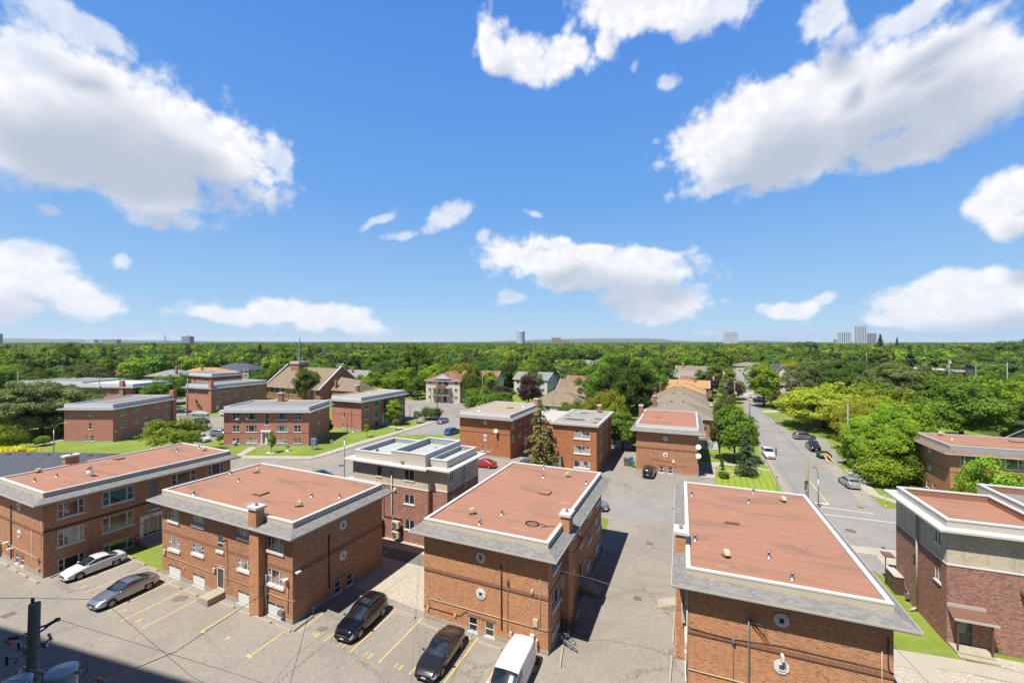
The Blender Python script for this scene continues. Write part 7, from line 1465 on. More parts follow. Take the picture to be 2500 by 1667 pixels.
# belt of suburb trees, every one its own; a cone test keeps roofs, streets and lots free
rnd = random.Random(21)
OBST = [(-108, 88, -84, 116), (-64, 84, -40, 104)]
def inside(poly, x, y):
    c = False; j = len(poly) - 1
    for i in range(len(poly)):
        a, b = poly[i], poly[j]
        if (a[1] > y) != (b[1] > y) and x < (b[0] - a[0]) * (y - a[1]) / (b[1] - a[1]) + a[0]: c = not c
        j = i
    return c
FOOT = []
for o in [o for o in COL.objects if o.parent is None and o.get('category') in ('house', 'garage', 'apartment building', 'church')]:
    mx = o.matrix_basis; pts = [mx @ Vector(c) for ch in o.children if ch.type == 'MESH' and ch.name.startswith(('roof', 'wall')) for c in ch.bound_box]
    lx = [mx.inverted() @ p for p in pts]
    if lx: FOOT.append((mx.inverted(), min(p.x for p in lx), min(p.y for p in lx), max(p.x for p in lx), max(p.y for p in lx), (o.location.x, o.location.y)))
HV = []
for o in [o for o in COL.objects if o.parent is None and o.get('category') in ('house', 'garage', 'apartment building', 'church') and o.location.y > 95]:
    pts = [o.matrix_basis @ Vector(c) for ch in o.children if ch.type == 'MESH' and ch.name.startswith('roof') for c in ch.bound_box]
    if pts: HV.append((min(p.x / p.y for p in pts), max(p.x / p.y for p in pts), min(p.y for p in pts), min(p.z for p in pts) * .35 + max(p.z for p in pts) * .65, o.get('category')))
def hides(x, y, r, h, rd):
    for (a0, a1, yh, zr, c_) in HV:
        if y < yh and (x + r * .7) / y > a0 and (x - r * .7) / y < a1 and h > CAMH - (CAMH - zr) * y / yh: return c_ == 'church' or rd.random() < .88
    return False
def blocked(x, y, r):
    if inside([tuple(v) for v in road3], x, y): return True
    if -108 < x + (y - 150) * .15 < -52 and 118 < y < 176: return True
    for (i_, x0, y0, x1, y1, c) in FOOT:
        if abs(c[0] - x) > 60 or abs(c[1] - y) > 60: continue
        p = i_ @ Vector((x, y, 0))
        if x0 - r * .55 < p.x < x1 + r * .55 and y0 - r * .55 < p.y < y1 + r * .55: return True
        # keep the sight line to the roof: no tree right in front of a house
        if x0 - 1 < p.x < x1 + 1 and y0 - r - 15 < p.y < y0: return True
    return any((x - a) ** 2 + (y - b) ** 2 < (.72 * (r + c)) ** 2 for a, b, c in PLACED[-400:])
KINDS = [('round', 9), ('wide', 9), ('tall', 7), ('airy', 8)]
COLS = [('green', 38), ('bright', 15), ('dark', 22), ('olive', 13), ('yellow', 3), ('purple', 2), ('conifer', 7)]
def pick(rnd):
    c = rnd.choices([a for a, _ in COLS], [b for _, b in COLS])[0]; v = rnd.randint(1, 3)
    if c == 'conifer': return 'spruce%d' % v, 'conifer'
    if c == 'purple': return 'round1', 'purple'
    return rnd.choice(['round', 'wide', 'airy', 'tall', 'wide', 'round']) + str(v), c
def zone(x, y):
    a = 1250 + x / y * F
    for px, n in ((-200, 'left of the picture edge'), (210, 'at far left'), (480, 'behind the hip roofs'), (640, 'left of the church'), (860, 'around the church spire'), (1100, 'behind the cream three-storey building'), (1320, 'under the round banded tower'), (1480, 'under the brown pair of towers'), (1660, 'behind the big dark green mass'), (1760, 'along the receding street'),
                  (1880, 'right of the receding street'), (2040, 'around the slate-roofed house'), (2150, 'under the right-hand tower cluster'), (2330, 'between the three right-hand poles'), (9999, 'toward the right picture edge')):
        if a < px: return n
SZ = {'round': 'round', 'wide': 'broad', 'airy': 'loose-crowned', 'tall': 'slender', 'spruce': 'pointed'}
CN = {'green': 'mid green', 'bright': 'bright green', 'dark': 'dark green', 'olive': 'olive green', 'yellow': 'yellow-green', 'purple': 'purple', 'conifer': 'dark conifer'}
cand = []
for iy in range(400):
    y = 100 + iy * 5.2
    if y > 470: break
    hw = y * 1.26
    x = -hw
    while x < hw:
        x += rnd.uniform(7.5, 13.5) * (1 + y / 500); yy = y + rnd.uniform(-3.5, 3.5)
        if inside([(-115, 60), (-112, 128), (-60, 140), (-48, 160), (-40, 158), (2, 158), (12, 150), (-14, 104), (20, 100), (30, 98), (42, 88), (70, 150), (84, 146), (58, 74), (72, 40), (60, 30)], x, yy): continue
        if -62 < x < -30 and 60 < yy < 150: continue
        if x > 30 and x < 80 and yy < 130 and x < 40 + (yy - 60) * .48 + 14: continue
        cand.append((x, yy))
cand.sort(key=lambda c: c[1]); nt = 0; FAR = []
LBL = {}
for x, y in cand:
    k, c = pick(rnd); h = (rnd.uniform(8, 12) if y < 165 else rnd.uniform(10.5, 15) if y < 230 else rnd.uniform(12.5, 19)) * (1.1 if k.startswith('spruce') else 1); r = h * .42
    if blocked(x, y, r): continue
    if hides(x, y, r, h, rnd):
        h *= .5; r = h * .42
        if hides(x, y, r, h, rnd): continue
    if nt < 215:
        band = 'nearest' if y < 190 else 'midway' if y < 260 else 'far'; key = (k.rstrip('0123456789'), c, zone(x, y), band)
        lb = '%s %s tree %s, %s' % (SZ[key[0]], CN[c], key[2], {'nearest': 'in front rows', 'midway': 'in middle rows', 'far': 'in back rows'}[band])
        LBL.setdefault(lb, []).append(tree(k, c, x, y, h, rnd.uniform(.85, 1.2), lb, group='trees of the leafy suburb')); nt += 1
    else: FAR.append((x, y, h, k, c)); PLACED.append((x, y, r))
ORD = ['first', 'second', 'third', 'fourth', 'fifth', 'sixth', 'seventh', 'eighth', 'ninth', 'tenth']
for lb, os_ in LBL.items():
    if len(os_) > 1:
        os_.sort(key=lambda o: o.location.x / o.location.y)
        for i, o in enumerate(os_): o['label'] = '%s from left, %s' % (ORD[min(i, 9)], lb)
# beyond: one mass of trees
y = 470.
while y < 5200:
    st_ = 12.5 + (y - 470) * .010; x = -y * 1.28
    while x < y * 1.28:
        x += st_ * rnd.uniform(.7, 1.35)
        if abs(x - (260 + (y - 540) * .444)) < 9 and y < 900: continue
        if rnd.random() < .06: continue
        k, c = pick(rnd); FAR.append((x, y + rnd.uniform(-.5, .5) * st_, (rnd.uniform(11, 20) if y < 1300 else rnd.uniform(11, 15.5)), k, c))
        if y < 640 and hides(x, y, 6, FAR[-1][2], rnd): FAR.pop()
    y += st_ * .92
srcs = ['round1', 'round2', 'wide1', 'wide2', 'airy1', 'tall1']; pal = [('round1', 'green'), ('wide1', 'green'), ('round2', 'dark'), ('airy1', 'olive'), ('wide2', 'bright'), ('tall1', 'green'), ('round3', 'yellow'), ('spruce1', 'conifer')]
def low(kind, col):
    b_ = kind.rstrip('0123456789'); s_ = len(kind) + ord(col[0])
    if b_ == 'spruce': V, Fq, t_ = crown_conifer(s_, 12, 14, .035, .3, .28)
    else:
        V, Fq, t_ = crown_round(s_, {'round': .46, 'wide': .62, 'airy': .5, 'tall': .32}[b_], .40, 42, 36, .042, .14); V[:, 2] += .50
    return mesh_from('crown', V, Fq, t_, ML[col])
fme = bpy.data.meshes.new('distant_wood'); n = len(FAR); fme.vertices.add(n); fme.vertices.foreach_set('co', np.array([(a, b, 0) for a, b, *_ in FAR], np.float32).ravel())
idx = []; 
for (x, y, h, k, c) in FAR:
    m_ = [i for i, (kk, cc) in enumerate(pal) if cc == c] or [0]; idx.append(rnd.choice(m_))
for nm, ty, vals in (('kind_index', 'INT', idx), ('tree_height', 'FLOAT', [f[2] for f in FAR]), ('turn', 'FLOAT', [rnd.uniform(0, 6.28) for _ in FAR])):
    a = fme.attributes.new(nm, ty, 'POINT'); a.data.foreach_set('value', np.array(vals, np.int32 if ty == 'INT' else np.float32))
wood = bpy.data.objects.new('distant_wood', fme); COL.objects.link(wood); wood['kind'] = 'stuff'; wood['label'] = 'endless mass of suburban tree crowns reaching the horizon'
ng = bpy.data.node_groups.new('distant_wood', 'GeometryNodeTree'); ng.interface.new_socket('Geometry', in_out='INPUT', socket_type='NodeSocketGeometry'); ng.interface.new_socket('Geometry', in_out='OUTPUT', socket_type='NodeSocketGeometry')
gi, go, jn = ng.nodes.new('NodeGroupInput'), ng.nodes.new('NodeGroupOutput'), ng.nodes.new('GeometryNodeJoinGeometry')
def attr(nm, ty): a = ng.nodes.new('GeometryNodeInputNamedAttribute'); a.data_type = ty; a.inputs[0].default_value = nm; return a.outputs[0]
aI, aH, aT = attr('kind_index', 'INT'), attr('tree_height', 'FLOAT'), attr('turn', 'FLOAT'); rot = ng.nodes.new('ShaderNodeCombineXYZ'); ng.links.new(aT, rot.inputs[2])
# the crowns used for the mass come from trees that stand in the scene
for i, (kk, cc) in enumerate(pal):
    y_ = 475 + i * 6; x_ = -700 + i * 8
    r_ = thing('broadleaf_tree', 'tree at the far left edge of the distant mass, number-free twin %s' % cc, 'tree', (x_, y_, 0)); 
    src = bpy.data.objects.new('crown', low(kk, cc)); COL.objects.link(src); src.parent = r_; src.scale = (11, 11, 11); r_['label'] = '%s %s tree outside the left edge, %s row' % (SZ[kk.rstrip('0123456789')], CN[cc], ORD[i])
    oi = ng.nodes.new('GeometryNodeObjectInfo'); oi.inputs['Object'].default_value = src; oi.inputs['As Instance'].default_value = True; oi.transform_space = 'ORIGINAL'
    iop = ng.nodes.new('GeometryNodeInstanceOnPoints'); cmp_ = ng.nodes.new('FunctionNodeCompare'); cmp_.data_type = 'INT'; cmp_.operation = 'EQUAL'; ng.links.new(aI, cmp_.inputs[2]); cmp_.inputs[3].default_value = i
    ng.links.new(gi.outputs[0], iop.inputs['Points']); ng.links.new(cmp_.outputs[0], iop.inputs['Selection']); ng.links.new(oi.outputs['Geometry'], iop.inputs['Instance']); ng.links.new(rot.outputs[0], iop.inputs['Rotation']); ng.links.new(aH, iop.inputs['Scale']); ng.links.new(iop.outputs[0], jn.inputs[0])
ng.links.new(jn.outputs[0], go.inputs[0]); md = wood.modifiers.new('instances', 'NODES'); md.node_group = ng
print('TREES', nt, 'FAR', len(FAR))

# the air: pale even haze round everything
hz = MB(); hz.box((-16000, -400, -1), (16000, 15000, 160), M_dark); hz = hz.build('haze', uv=False); hz['kind'] = 'stuff'; hz['label'] = 'thin summer haze over the plain'
hm = bpy.data.materials.new('haze'); hm.use_nodes = True; hm.node_tree.nodes.clear(); hv = hm.node_tree.nodes.new('ShaderNodeVolumePrincipled'); ho = hm.node_tree.nodes.new('ShaderNodeOutputMaterial')
hv.inputs['Color'].default_value = (.88, .95, 1, 1); hv.inputs['Density'].default_value = .00005; hv.inputs['Anisotropy'].default_value = .2; hm.node_tree.links.new(hv.outputs[0], ho.inputs['Volume']); hz.data.materials.clear(); hz.data.materials.append(hm)
# ================================================================ street furniture, poles and wires
def wire(name, pts, label, r=.012, sag=0., group='overhead wires', cat='wire', mat=None):
    out = []
    for a, b in zip(pts, pts[1:]):
        a, b = Vector(a), Vector(b); n = 10
        for i in range(n): t_ = i / n; p = a.lerp(b, t_); p.z -= sag * 4 * t_ * (1 - t_); out.append(p)
    out.append(Vector(pts[-1])); e = MB(); e.tube(out, r, mat or M_black, 5); return tag(e.build(name, uv=False), label, cat, group)
def at(px, py, Y): return Vector(((px - 1250) / F * Y, Y, CAMH + (HY - py) / F * Y))
M_blueg = plain('blue_grey_steel', (.30, .36, .42), .4, .4, var=.12); M_ins = plain('dark_insulator', (.05, .06, .09), .25, var=.1)
# foreground pole
D_ = 13.7; top = at(84.7, 1473, D_); foot = Vector((-15.62, 13.7, 0)); root = thing('utility_pole', 'near wooden utility pole with insulator arms at the bottom left corner', 'utility pole', foot)
def L_(v): return Vector(v) - foot
e = MB(); e.tube([(0, 0, 0), L_(top)], [.175, .14], M_pole, 20)
for i in range(10):
    z = 13.2 - i * .75; p = L_(foot.lerp(top, z / top.z)); a = -1.6 + (i * 1.9) % 1.3; e.tube([p, p + Vector((.15 * math.cos(a), .15 * math.sin(a), 0))], .018, M_black, 5)
e.build('pole', root)
def ins(e, a, b, n=6, r=.055):
    a, b = Vector(a), Vector(b); e.tube([a, b], .022, M_ins, 6)
    for i in range(n):
        p = a.lerp(b, (i + .5) / n); d = (b - a).normalized(); e.tube([p - d * .008, p + d * .008], r, M_ins, 10)
def zz(x, y, Y=D_): return L_(at(x / 7.84, 1467 + y / 7.84, Y))
e = MB(); ins(e, zz(625, 60), zz(625, -60), 5, .05); e.tube([zz(625, -60), zz(600, -10)], .02, M_ins, 5); e.tube([zz(600, 0), zz(655, 0)], .02, M_ins, 5); e.build('top_insulator', root)
e = MB(); e.tube([zz(735, 505, 13.6), zz(870, 470, 13.5)], .035, M_blueg, 6); e.tube([zz(735, 610, 13.6), zz(900, 500, 13.5)], .03, M_blueg, 6); e.tube([zz(870, 490, 13.5), zz(1080, 370, 13.4)], .03, M_blueg, 6); ins(e, zz(880, 480, 13.5), zz(1060, 375, 13.4), 7, .05); ins(e, zz(1060, 360, 13.4), zz(1135, 350, 13.4), 3, .06); e.build('insulator_arm', root)
e = MB(); e.tube([zz(560, 600), zz(360, 690)], .04, M_blueg, 6); e.tube([zz(550, 680), zz(410, 715)], .03, M_blueg, 6); ins(e, zz(370, 690), zz(170, 715), 6, .055); e.build('insulator_arm', root)
e = MB(); e.tube([zz(735, 880, 13.6), zz(940, 740, 13.4)], .03, M_blueg, 6); ins(e, zz(925, 620, 13.4), zz(985, 740, 13.4), 6, .05); e.tube([zz(980, 740, 13.4), zz(985, 855, 13.4)], .012, M_galv, 5); e.tube([zz(800, 830, 13.5), zz(880, 870, 13.4)], .05, M_ins, 8); e.tube([zz(880, 855, 13.4), zz(905, 845, 13.4)], .04, M_galv, 8); e.build('insulator_arm', root)
e = MB(); e.tube([zz(540, 995), zz(200, 1110)], .03, M_blueg, 6); ins(e, zz(130, 1040), zz(130, 1230), 8, .06); e.tube([zz(120, 1230), zz(105, 1340)], .012, M_galv, 5); ins(e, zz(350, 770), zz(360, 930), 7, .06); e.tube([zz(370, 930), zz(370, 1030)], .014, M_galv, 5); e.tube([zz(370, 1080), zz(300, 1170)], .05, M_galv, 7); e.build('insulator_arm', root)
e = MB(); e.tube([zz(100, 750), zz(150, 790), zz(240, 810)], .05, M_orng, 6); e.build('wire_guard', root); e = MB(); e.tube([zz(430, 880), zz(540, 950)], .05, M_blueg, 8); e.tube([zz(430, 920), zz(500, 985)], .06, M_orng, 8); e.build('cutout_switch', root)
for i, (c, lb) in enumerate(((Vector((-13.78, 13.15, 12.0)), 'pale grey transformer can to the right of the near wooden pole'), (Vector((-14.75, 12.75, 11.95)), 'pale grey transformer can to the left of the near wooden pole'))):
    t_ = thing('transformer', lb, 'transformer', c - Vector((0, 0, 1.15)), 0, 'transformers on the near pole'); e = MB(); e.lathe([(.33, 0), (.36, .04), (.36, 1.05), (.38, 1.06), (.38, 1.1)], M_gpaint, 26); e.build('tank', t_)
    e = MB(); e.lathe([(.385, 1.08), (.385, 1.115), (.34, 1.14), (0, 1.16)], M_gpaint, 26); e.tube([(-.38, 0, 1.17), (.38, 0, 1.17)], .008, M_galv, 4); e.build('lid', t_)
    e = MB(); e.tube([(.36, .1, .95), (.46, .15, .98)], .05, M_galv, 8); e.tube([(.44, .15, 1.0), (.62, .2, 1.25), (.55, .25, .9), (.4, .2, .7)], .014, M_black, 5); e.tube([(-.1, -.37, .8), (-.1, -.44, .8)], .06, M_galv, 10); e.build('bushing', t_)
    e = MB(); d = Vector((foot.x, foot.y, 0)) - Vector((c.x, c.y, 0)); e.tube([(d.normalized() * .33).to_tuple()[:2] + (.85,), (d * .95).to_tuple()[:2] + (.8,)], .045, M_blueg, 6); e.tube([(d.normalized() * .33).to_tuple()[:2] + (.35,), (d * .95).to_tuple()[:2] + (.3,)], .045, M_blueg, 6); e.build('bracket', t_)
zp = lambda x, y, Y=D_: at(x / 7.84, 1467 + y / 7.84, Y)
wire('overhead_wire', [zp(625, -60), (-14.3, 15.0, 13.0), at(468, 1651, 15), at(760, 1800, 15)], 'thin wire leading right from the top of the near wooden pole', .006)
wire('overhead_wire', [zp(1130, 355, 13.4), at(300, 1560, 14), at(560, 1640, 15), at(900, 1750, 17)], 'thin wire from the upper right arm of the near wooden pole', .006)
wire('overhead_wire', [zp(625, -60), at(0, 1460, 13.9), at(-200, 1470, 15)], 'thin wire leaving the near wooden pole to the left', .009)
e = MB(); e.tube([at(228, 1660, 13), at(238, 1656, 13), at(247, 1659, 13), at(236, 1668, 13)], .05, M_orng, 6); tag(e.build('wire_guard', uv=False), 'orange wire guard on the cable at the bottom edge', 'wire guard')
b3 = BL1  # anchor heights of the service drops
wire('service_cable', [at(180, 1700, 12.6), at(253, 1663, 13.2), at(430, 1590, 20), at(692, 1416, 33.2)], 'dark service cable crossing the lot to the lit wall with white panels', .016)
wire('service_cable', [at(640, 1700, 24), at(720, 1600, 27), at(1000, 1400, 34)], 'thin cable slanting over the bays beside the painted 10', .009)
wire('service_cable', [at(1003, 1700, 24), at(1013, 1508, 34), at(1024, 1337, 45)], 'thin upright-looking cable over the gravel yard', .008)
wire('service_cable', [at(1095, 1680, 22), at(1162, 1531, 27), at(1214, 1386, 31.2)], 'cable dropping from the middle block bracket to the bottom edge', .010)
wire('service_cable', [at(1345, 1387, 29.3), at(1440, 1411, 29.5), at(1525, 1438, 29), at(1652, 1455, 27.2)], 'pale cable crossing the lane between the middle and right blocks', .014, mat=M_galv)
wire('service_cable', [at(1850, 1509, 23.3), at(1960, 1592, 20), at(2054, 1700, 17)], 'cable from the bracket on the right block to the bottom edge', .008)
wire('service_cable', [at(2167, 1562, 23.2), at(2290, 1690, 19)], 'pair of cables at the right corner of the right block', .010); wire('service_cable', [at(719, 1380, 33.2), at(820, 1368, 36), at(941, 1349, 42), at(1012, 1286, 46.5)], 'pale cable between second block corner and the beige building', .012, mat=M_galv)
def pole(label, px, pyt, Y, r=.14, arms=0, box=None, mat=None, lamp=None, zb=0.):
    p = at(px, pyt, Y); root = thing('utility_pole', label, 'utility pole', (p.x, p.y, zb), 0, 'utility poles'); e = MB(); e.tube([(0, 0, 0), (0, 0, p.z)], [r * 1.15, r * .85], mat or M_wood, 10); e.build('pole', root)
    for i in range(arms): e = MB(); z = p.z - .4 - i * .9; e.box((-1.2, -.06, z), (1.2, .06, z + .12), mat or M_wood); [e.tube([(x, 0, z + .12), (x, 0, z + .34)], .05, M_ins, 6) for x in (-1.1, -.4, .4, 1.1)]; e.build('crossarm', root)
    if box: e = MB(); e.lathe([(.28, 0), (.28, .9), (0, .95)], M_galv, 12, (.4, -.1, p.z - box)); e.build('transformer_can', root)
    if lamp: e = MB(); e.tube([(0, 0, lamp[2]), (lamp[0] * .5, lamp[1] * .5, lamp[2] + .9), (lamp[0], lamp[1], lamp[2] + 1.1)], .05, M_galv, 6); e.box((lamp[0] - .1, lamp[1] - .15, lamp[2] + 1.0), (lamp[0] + .5, lamp[1] + .15, lamp[2] + 1.15), M_galv); e.build('lamp_arm', root)
    return p
M_gpole = plain('grey_green_pole_timber', (.27, .28, .20), .9, var=.25, scale=3)
pA = pole('greenish wooden pole rising behind the far edge of the big red roof', 1971, 1117, 50, .15, 0, mat=M_gpole); o = [c for c in COL.objects if c.get('label', '').startswith('greenish wooden')][0]
e = MB()
for i in range(5): a = i * 1.2; e.tube([(0, -.15, 5.6), (-.3 - .05 * i, -.3, 5.9), (-.5, -.25, 5.2 - .12 * i), (-.25, -.2, 4.9)], .02, M_black, 4)
e.tube([(.0, -.15, 5.9), (-.5, -.3, 6.1)], .04, M_yel, 6); e.build('cable_bundle', o); e = MB(); e.tube([(-.16, 0, 0), (-.16, 0, 5.2)], .05, M_galv, 8); e.build('conduit', o)
pB = pole('tall bare pole among the yellow-green trees on the right', 2070, 985, 75, .15, 0, mat=M_gpole); pC = pole('tall pole, left one of three far right poles', 2317, 876, 150, .17, 1, 1.8, M_gpole); pD = pole('middle one of three far right poles', 2382.5, 887, 170, .17, 1, None, M_wood); pE = pole('nearest right one of three far right poles', 2459, 885, 140, .18, 1, None, M_gpole)
pF = pole('grey pole with a can halfway up the receding street', 1766, 902, 170, .16, 1, 2.2, M_wood, (4, -1, 9)); pG = pole('leaning lamp pole at the left verge of the receding street', 1793.5, 930, 140, .16, 0, 4.6, M_wood, (-3.5, 0, 6.5)); pH = pole('shaded pole at the left verge in mid street', 1830, 963, 108, .17, 0, None, M_wood)
pI = pole('far thin pole in the pole row, first behind the canned pole', 1749, 893, 215, .17, 1); pJ = pole('far thin pole in the pole row, second behind the canned pole', 1735, 887, 260, .17, 1); pole('farthest thin pole where the street vanishes', 1711, 859, 380, .2, 1); pole('thin far pole left of the vanishing street', 1705, 870, 330, .18, 1)
pK = pole('pole with a crossarm and box behind the plain end wall block', 242.3, 921, 133, .15, 1, 3.4, M_wood); pL_ = pole('bare grey pole in front of the rear lot', 458, 922, 127.6, .15, 0, None, M_wood); pM = pole('dark pole at the far left among bright trees', 43.6, 908, 150, .17, 1, None, M_wood)
pN = pole('wooden pole in front of the cream three-storey building', 1067.4, 924, 143, .13, 0, None, M_wood); pO = pole('pole with a lamp arm right of the cream building', 1178, 906, 150, .15, 1, None, M_wood, (2.8, 0, 7.8)); pole('thin dark pole in front of the tan bungalows', 1351, 959, 123, .12, 0, None, M_wood)
pole('far pole over the dark grey roof left of the church', 590, 868, 230, .18, 1); pole('far pole left of the clipped cedar', 594.5, 898, 190, .16, 0); pole('thin pole by the church wall', 704, 936, 160, .12, 0); pole('far thin pole left of the right-hand towers', 2012, 855, 330, .2, 1); pole('far thin pole under the right-hand towers', 2053, 857, 340, .2, 1); pole('far thin pole right of the right-hand towers', 2116, 862, 300, .2, 0); pole('far pole above the olive broad tree', 2176, 868, 260, .2, 1)
for a, b, lb, s_ in ((pA, pH, 'street wire from the greenish pole to the mid-street pole', .5), (pH, pG, 'street wire from mid-street pole to the leaning lamp pole', .6), (pG, pF, 'street wire between leaning lamp pole and canned pole', .6), (pF, pI, 'street wire past the canned pole', .5), (pI, pJ, 'street wire in the far pole row', .5), (pC, pD, 'wire between the left and middle far right poles', .8), (pD, pE, 'wire between the middle and nearest far right poles', .6), (pL_, pK, 'wire between the rear lot pole and the crossarm pole', 1.), (pN, pO, 'wire between the poles by the cream building', .6)):
    wire('overhead_wire', [Vector(a) - Vector((0, 0, .2)), Vector(b) - Vector((0, 0, .2))], lb, .022, s_)
wire('overhead_wire', [Vector(pE) - Vector((0, 0, .2)), Vector(pE) + Vector((60, -20, -1))], 'wire leaving the picture at the far right pole', .022, .5); wire('overhead_wire', [at(1971, 1300, 50.5), at(1935, 1240, 52), at(1888, 1160, 70), at(1848, 1075, 95)], 'lower wire swinging along the left side of the street', .02, 0.)
wire('overhead_wire', [at(1848, 1050, 90), at(1985, 1056, 86), at(2066, 1063, 76)], 'wire crossing the street to the tall bare pole', .018, .2)
wire('overhead_wire', [at(900, 985, 128), at(700, 965, 126), at(460, 940, 126)], 'wire over the full-front pink block roofs', .018, .5)
def lamp_post(label, px, pybase_Y, pyt, tip, r=.07):
    Y = pybase_Y; p = at(px, pyt, Y); q = at(tip[0], tip[1], Y - .5); root = thing('street_lamp', label, 'street lamp', (p.x, p.y, 0), 0, 'street lamps'); e = MB(); e.tube([(0, 0, 0), (0, 0, p.z)], [r * 1.3, r], M_galv, 10); e.build('post', root)
    d = q - p; e = MB(); e.tube([(0, 0, p.z), (d.x * .25, d.y * .25, p.z + d.z * .6), (d.x * .6, d.y * .6, p.z + d.z * .92), (d.x, d.y, p.z + d.z)], r * .6, M_galv, 8); e.build('arm', root)
    e = MB(); s_ = 1 if d.x > 0 else -1; e.lathe([(.02, .10), (.12, .07), (.13, -.02), (.02, -.05)], M_galv, 10, M=Matrix.Translation((d.x + s_ * .25, d.y, p.z + d.z)) @ Matrix.Scale(2.6, 4, (1, 0, 0))); e.build('lamp_head', root); return root
lamp_post('curved street lamp in front of the plain end wall pink block', 131.4, 80, 1050, (156, 1033)); t_ = lamp_post('curved street lamp with blue street signs at the corner', 841, 66.8, 1076, (858, 1056)); lamp_post('small street lamp standing behind the right edge of the big red roof', 1998, 56.7, 1171, (1989, 1141))
for i, (z, a) in enumerate(((2.62, .15), (2.15, -.9))):
    e = MB(); M = Matrix.Translation((0, 0, z)) @ Matrix.Rotation(a + 2.9, 4, 'Z'); e.box((.06, -.015, 0), (.95, .015, .22), M_bluep, M); e.build('street_sign', t_)
def sign(label, px, pyb, h, shape, mat, w=.3):
    p = G(px, pyb); root = thing('road_sign', label, 'sign', p, 0, 'small signs'); e = MB(); e.tube([(0, 0, 0), (0, 0, h)], .03, M_galv, 6); e.build('post', root); e = MB()
    if shape == 'oct': pts = [(w * math.cos(R(22.5 + 45 * i)), -.035, h - .1 + w * math.sin(R(22.5 + 45 * i))) for i in range(8)]; e.face(pts, mat); e.face([(x, -.03, z) for x, y, z in reversed(pts)], mat)
    else: e.box((-w, -.045, h - .25), (w, -.03, h), mat)
    e.build('sign_plate', root)
sign('grey-backed octagonal sign on the lawn above the two blue signs', 810, 1107, 2.5, 'oct', M_galv, .38); sign('thin post with a small blue plate at the striped lawn corner', 1896.6, 1199, 2.2, 'rect', M_bluep, .1)
for lb, x, y, h in (('dark T-topped clothes pole before the tan-roofed pink block', 847.5, 1057, 3.6), ('dark T-topped pole at the edge of the church lot', 1001, 1018, 3.0)):
    p = G(x, y); root = thing('clothes_pole', lb, 'pole', p, 0, 'T-topped poles'); e = MB(); e.tube([(0, 0, 0), (0, 0, h)], .08, M_brownm, 8); e.build('post', root); e = MB(); e.tube([(-.55, 0, h), (.55, 0, h + .08)], .07, M_brownm, 8); e.build('crossbar', root)
for i, (x, y, lb) in enumerate(((1053, 1027, 'yellow marker post at the round dark green bush'), (1165.5, 991, 'yellow marker post right of the cream building'), (2106, 1163, 'leaning yellow marker post by the green dumpster'))):
    p = G(x, y); e = MB(); e.tube([(0, 0, 0), (.12, 0, 1.5) if i < 2 else (-.5, 0, 1.7)], .07, M_yel, 8); o = e.build('marker_post', None, p); tag(o, lb, 'marker post', 'yellow marker posts')
p = G(2162.5, 1235); root = thing('fire_hydrant', 'fire hydrant with yellow marker flag on the grass verge at right', 'hydrant', p); e = MB(); e.lathe([(.14, 0), (.14, .06), (.10, .08), (.10, .5), (.14, .52), (.12, .62), (.04, .70), (.04, .76)], M_yel, 12); e.build('barrel', root)
e = MB(); e.tube([(-.22, 0, .42), (.22, 0, .42)], .06, M_galv, 8); e.lathe([(.15, .5), (.15, .56), (.1, .64)], M_galv, 12); e.build('nozzles', root); e = MB(); e.tube([(0, .05, .5), (-.02, .05, 1.55)], .035, M_yel, 6); e.box((-.06, .04, 1.0), (.02, .06, 1.55), M_yel); e.build('marker_flag', root)
# mailbox unit and garden ornament
p = G(767, 1098); root = thing('mailbox_cabinet', 'blue-grey community mailbox cabinet on legs beside the pink block', 'mailbox', p, -.2); e = MB(); e.box((-.6, -.25, .85), (.6, .25, 2.2), plain('mailbox_blue', (.07, .16, .26), .5)); e.face([(-.6, -.25, 2.2), (.6, -.25, 2.2), (.6, 0, 2.38), (-.6, 0, 2.38)], MATS['mailbox_blue']); e.face([(-.6, .25, 2.2), (.6, .25, 2.2), (.6, 0, 2.38), (-.6, 0, 2.38)], MATS['mailbox_blue']); e.build('cabinet', root)
for x in (-.55, .55):
    for y in (-.2, .2): e = MB(); e.tube([(x, y, 0), (x * .85, y, .85)], .05, M_galv, 6); e.build('leg', root)
e = MB()
for r_ in range(3):
    for c_ in range(4): e.box((-.52 + c_ * .27, -.262, .95 + r_ * .4), (-.30 + c_ * .27, -.25, 1.28 + r_ * .4), M_blueg)
e.build('mailbox_doors', root)
p = G(703, 1101); root = thing('bird_bath', 'white bird bath on the lawn between the young tree and the mailbox', 'bird bath', p); e = MB(); e.lathe([(.4, 0), (.38, .08), (.13, .14), (.09, .5), (.13, .75)], M_white, 14); e.build('pedestal', root); e = MB(); e.lathe([(.12, .75), (.36, .86), (.38, .93), (.3, .9), (0, .86)], M_dark, 14); e.build('bowl', root)
def ring_stones(name, label, c, r, n, mat, k=.12, sx=1, sy=1, cat='stones'):
    e = MB(); rd = random.Random(n)
    for i in range(n):
        a = 2 * math.pi * i / n; s_ = k * rd.uniform(.7, 1.3); x, y = c[0] + r * sx * math.cos(a), c[1] + r * sy * math.sin(a)
        e.lathe([(s_ * .9, 0), (s_, s_ * .4), (s_ * .6, s_ * .9), (0, s_)], mat, 6, (x, y, .02), smooth=False)
    tag(e.build(name, uv=False), label, cat, None)
ring_stones('stone_ring', 'white stone ring round the young tree before the white entrance', G(663, 1106), .75, 12, M_white, .2); ring_stones('rock_border', 'pale rocks bordering the flower bed left of the striped lawn', K7(240, 600), 1.5, 22, M_conc, .25, 1, 1.7)
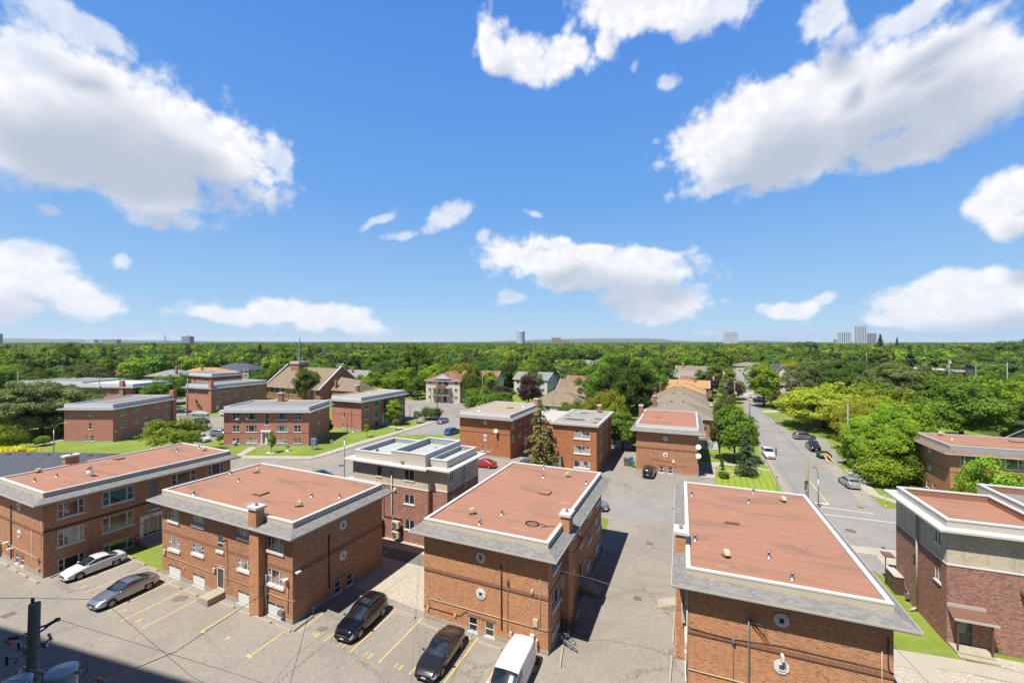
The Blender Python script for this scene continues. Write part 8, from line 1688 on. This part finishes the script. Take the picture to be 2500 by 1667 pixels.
def bin_(label, p, w, d, h, mat, rz=0., lid=None, dump=False):
    root = thing('dumpster' if dump else 'wheeled_bin', label, 'dumpster' if dump else 'bin', (p[0], p[1], .012), rz, 'refuse bins'); e = MB(); k = .86
    P = [(-w / 2 * k, -d / 2 * k, .06), (w / 2 * k, -d / 2 * k, .06), (w / 2 * k, d / 2 * k, .06), (-w / 2 * k, d / 2 * k, .06), (-w / 2, -d / 2, h), (w / 2, -d / 2, h), (w / 2, d / 2, h), (-w / 2, d / 2, h)]
    for q in ((0, 3, 2, 1), (0, 1, 5, 4), (1, 2, 6, 5), (2, 3, 7, 6), (3, 0, 4, 7)): e.face([P[i] for i in q], mat)
    e.build('bin_body', root); e = MB(); e.face([(-w / 2 - .03, -d / 2 - .05, h), (w / 2 + .03, -d / 2 - .05, h), (w / 2 + .03, d / 2, h + .1), (-w / 2 - .03, d / 2, h + .1)], lid or mat); e.box((-w / 2 - .03, -d / 2 - .06, h - .04), (w / 2 + .03, d / 2, h), lid or mat); e.build('lid', root)
    e = MB()
    for x in (-w / 2 * .8, w / 2 * .8): e.tube([(x - .03, d / 2, .1), (x + .03, d / 2, .1)], .1, M_tyre, 10)
    e.build('bin_wheels', root)
q0 = Vector(G(1250, 1112)[:2])
for i, (dx, dy, m, lb) in enumerate(((0, .2, M_greyd, 'dark grey wheeled bin at the brick corner, nearest the viewer'), (.75, .9, M_greyd, 'dark grey wheeled bin, second from the brick corner'), (1.3, 1.9, M_bluep, 'blue wheeled bin behind the dark grey ones at the brick corner'), (1.9, 2.9, M_bluep, 'blue wheeled bin farthest from the viewer at the brick corner'))): bin_(lb, q0 + Vector((dx, dy)), .75, .85, 1.15, m, -R(24))
q0 = Vector(G(1540, 1141)[:2]); bin_('green wheeled bin left of the black SUV', q0 + Vector((.4, .1)), .6, .65, 1.05, M_greenp, -R(22)); bin_('brown-grey bin with dark lid left of the green one', q0 + Vector((-.35, 1.1)), 1.1, .9, 1.2, plain('brown_grey_plastic', (.16, .14, .10), .6), -R(22), M_greyd); bin_('blue wheeled bin tucked behind the green one', q0 + Vector((.7, 2.2)), .6, .65, 1.1, M_bluep, -R(22))
bin_('dark teal dumpster under the trees at the grass verge', G(2092, 1156), 1.1, .9, 1.5, plain('teal_steel', (.02, .10, .11), .5, var=.25), -R(22), None, True)
root = thing('handrail', 'black metal handrails at the side steps of the two-dish block', 'handrail', (33.2, 75.2, 0), HB); 
for s_ in (-.6, .6):
    e = MB(); e.tube([(-2, s_, .0), (-2, s_, 1.0), (2, s_, 1.5), (2, s_, .0)], .03, M_black, 6)
    for i in range(9): x = -1.6 + i * .4; e.tube([(x, s_, .1), (x, s_, 1.05 + .125 * (x + 2))], .014, M_black, 4)
    e.build('rail', root)
p = Z4(1128, 860); e = MB(); e.tube([(0, 0, 0), (.02, 0, .75)], .07, M_wood, 8); e.tube([(.0, -.05, .6), (.25, .1, .9), (.0, .2, 1.15), (-.1, 0, .7)], .02, M_black, 4); tag(e.build('bollard', None, p), 'short rusty bollard post at the end of the lengthwise timber kerb', 'bollard')
kerb_stone(Z4(915, 1040), Z4(1130, 878), 'long timber kerb beside the painted 10 with a post at its end')
p = G(975 + 1450 / 4.273, 1300 + 1365 / 4.273); e = MB(); e.lathe([(.12, 0), (.16, .28), (.14, .28), (.13, .2), (0, .2)], M_greyd, 14); e.tube([(-.16, 0, .26), (0, 0, .42), (.16, 0, .26)], .01, M_black, 4); tag(e.build('bucket', None, p), 'grey bucket on the asphalt beside the white van', 'bucket')
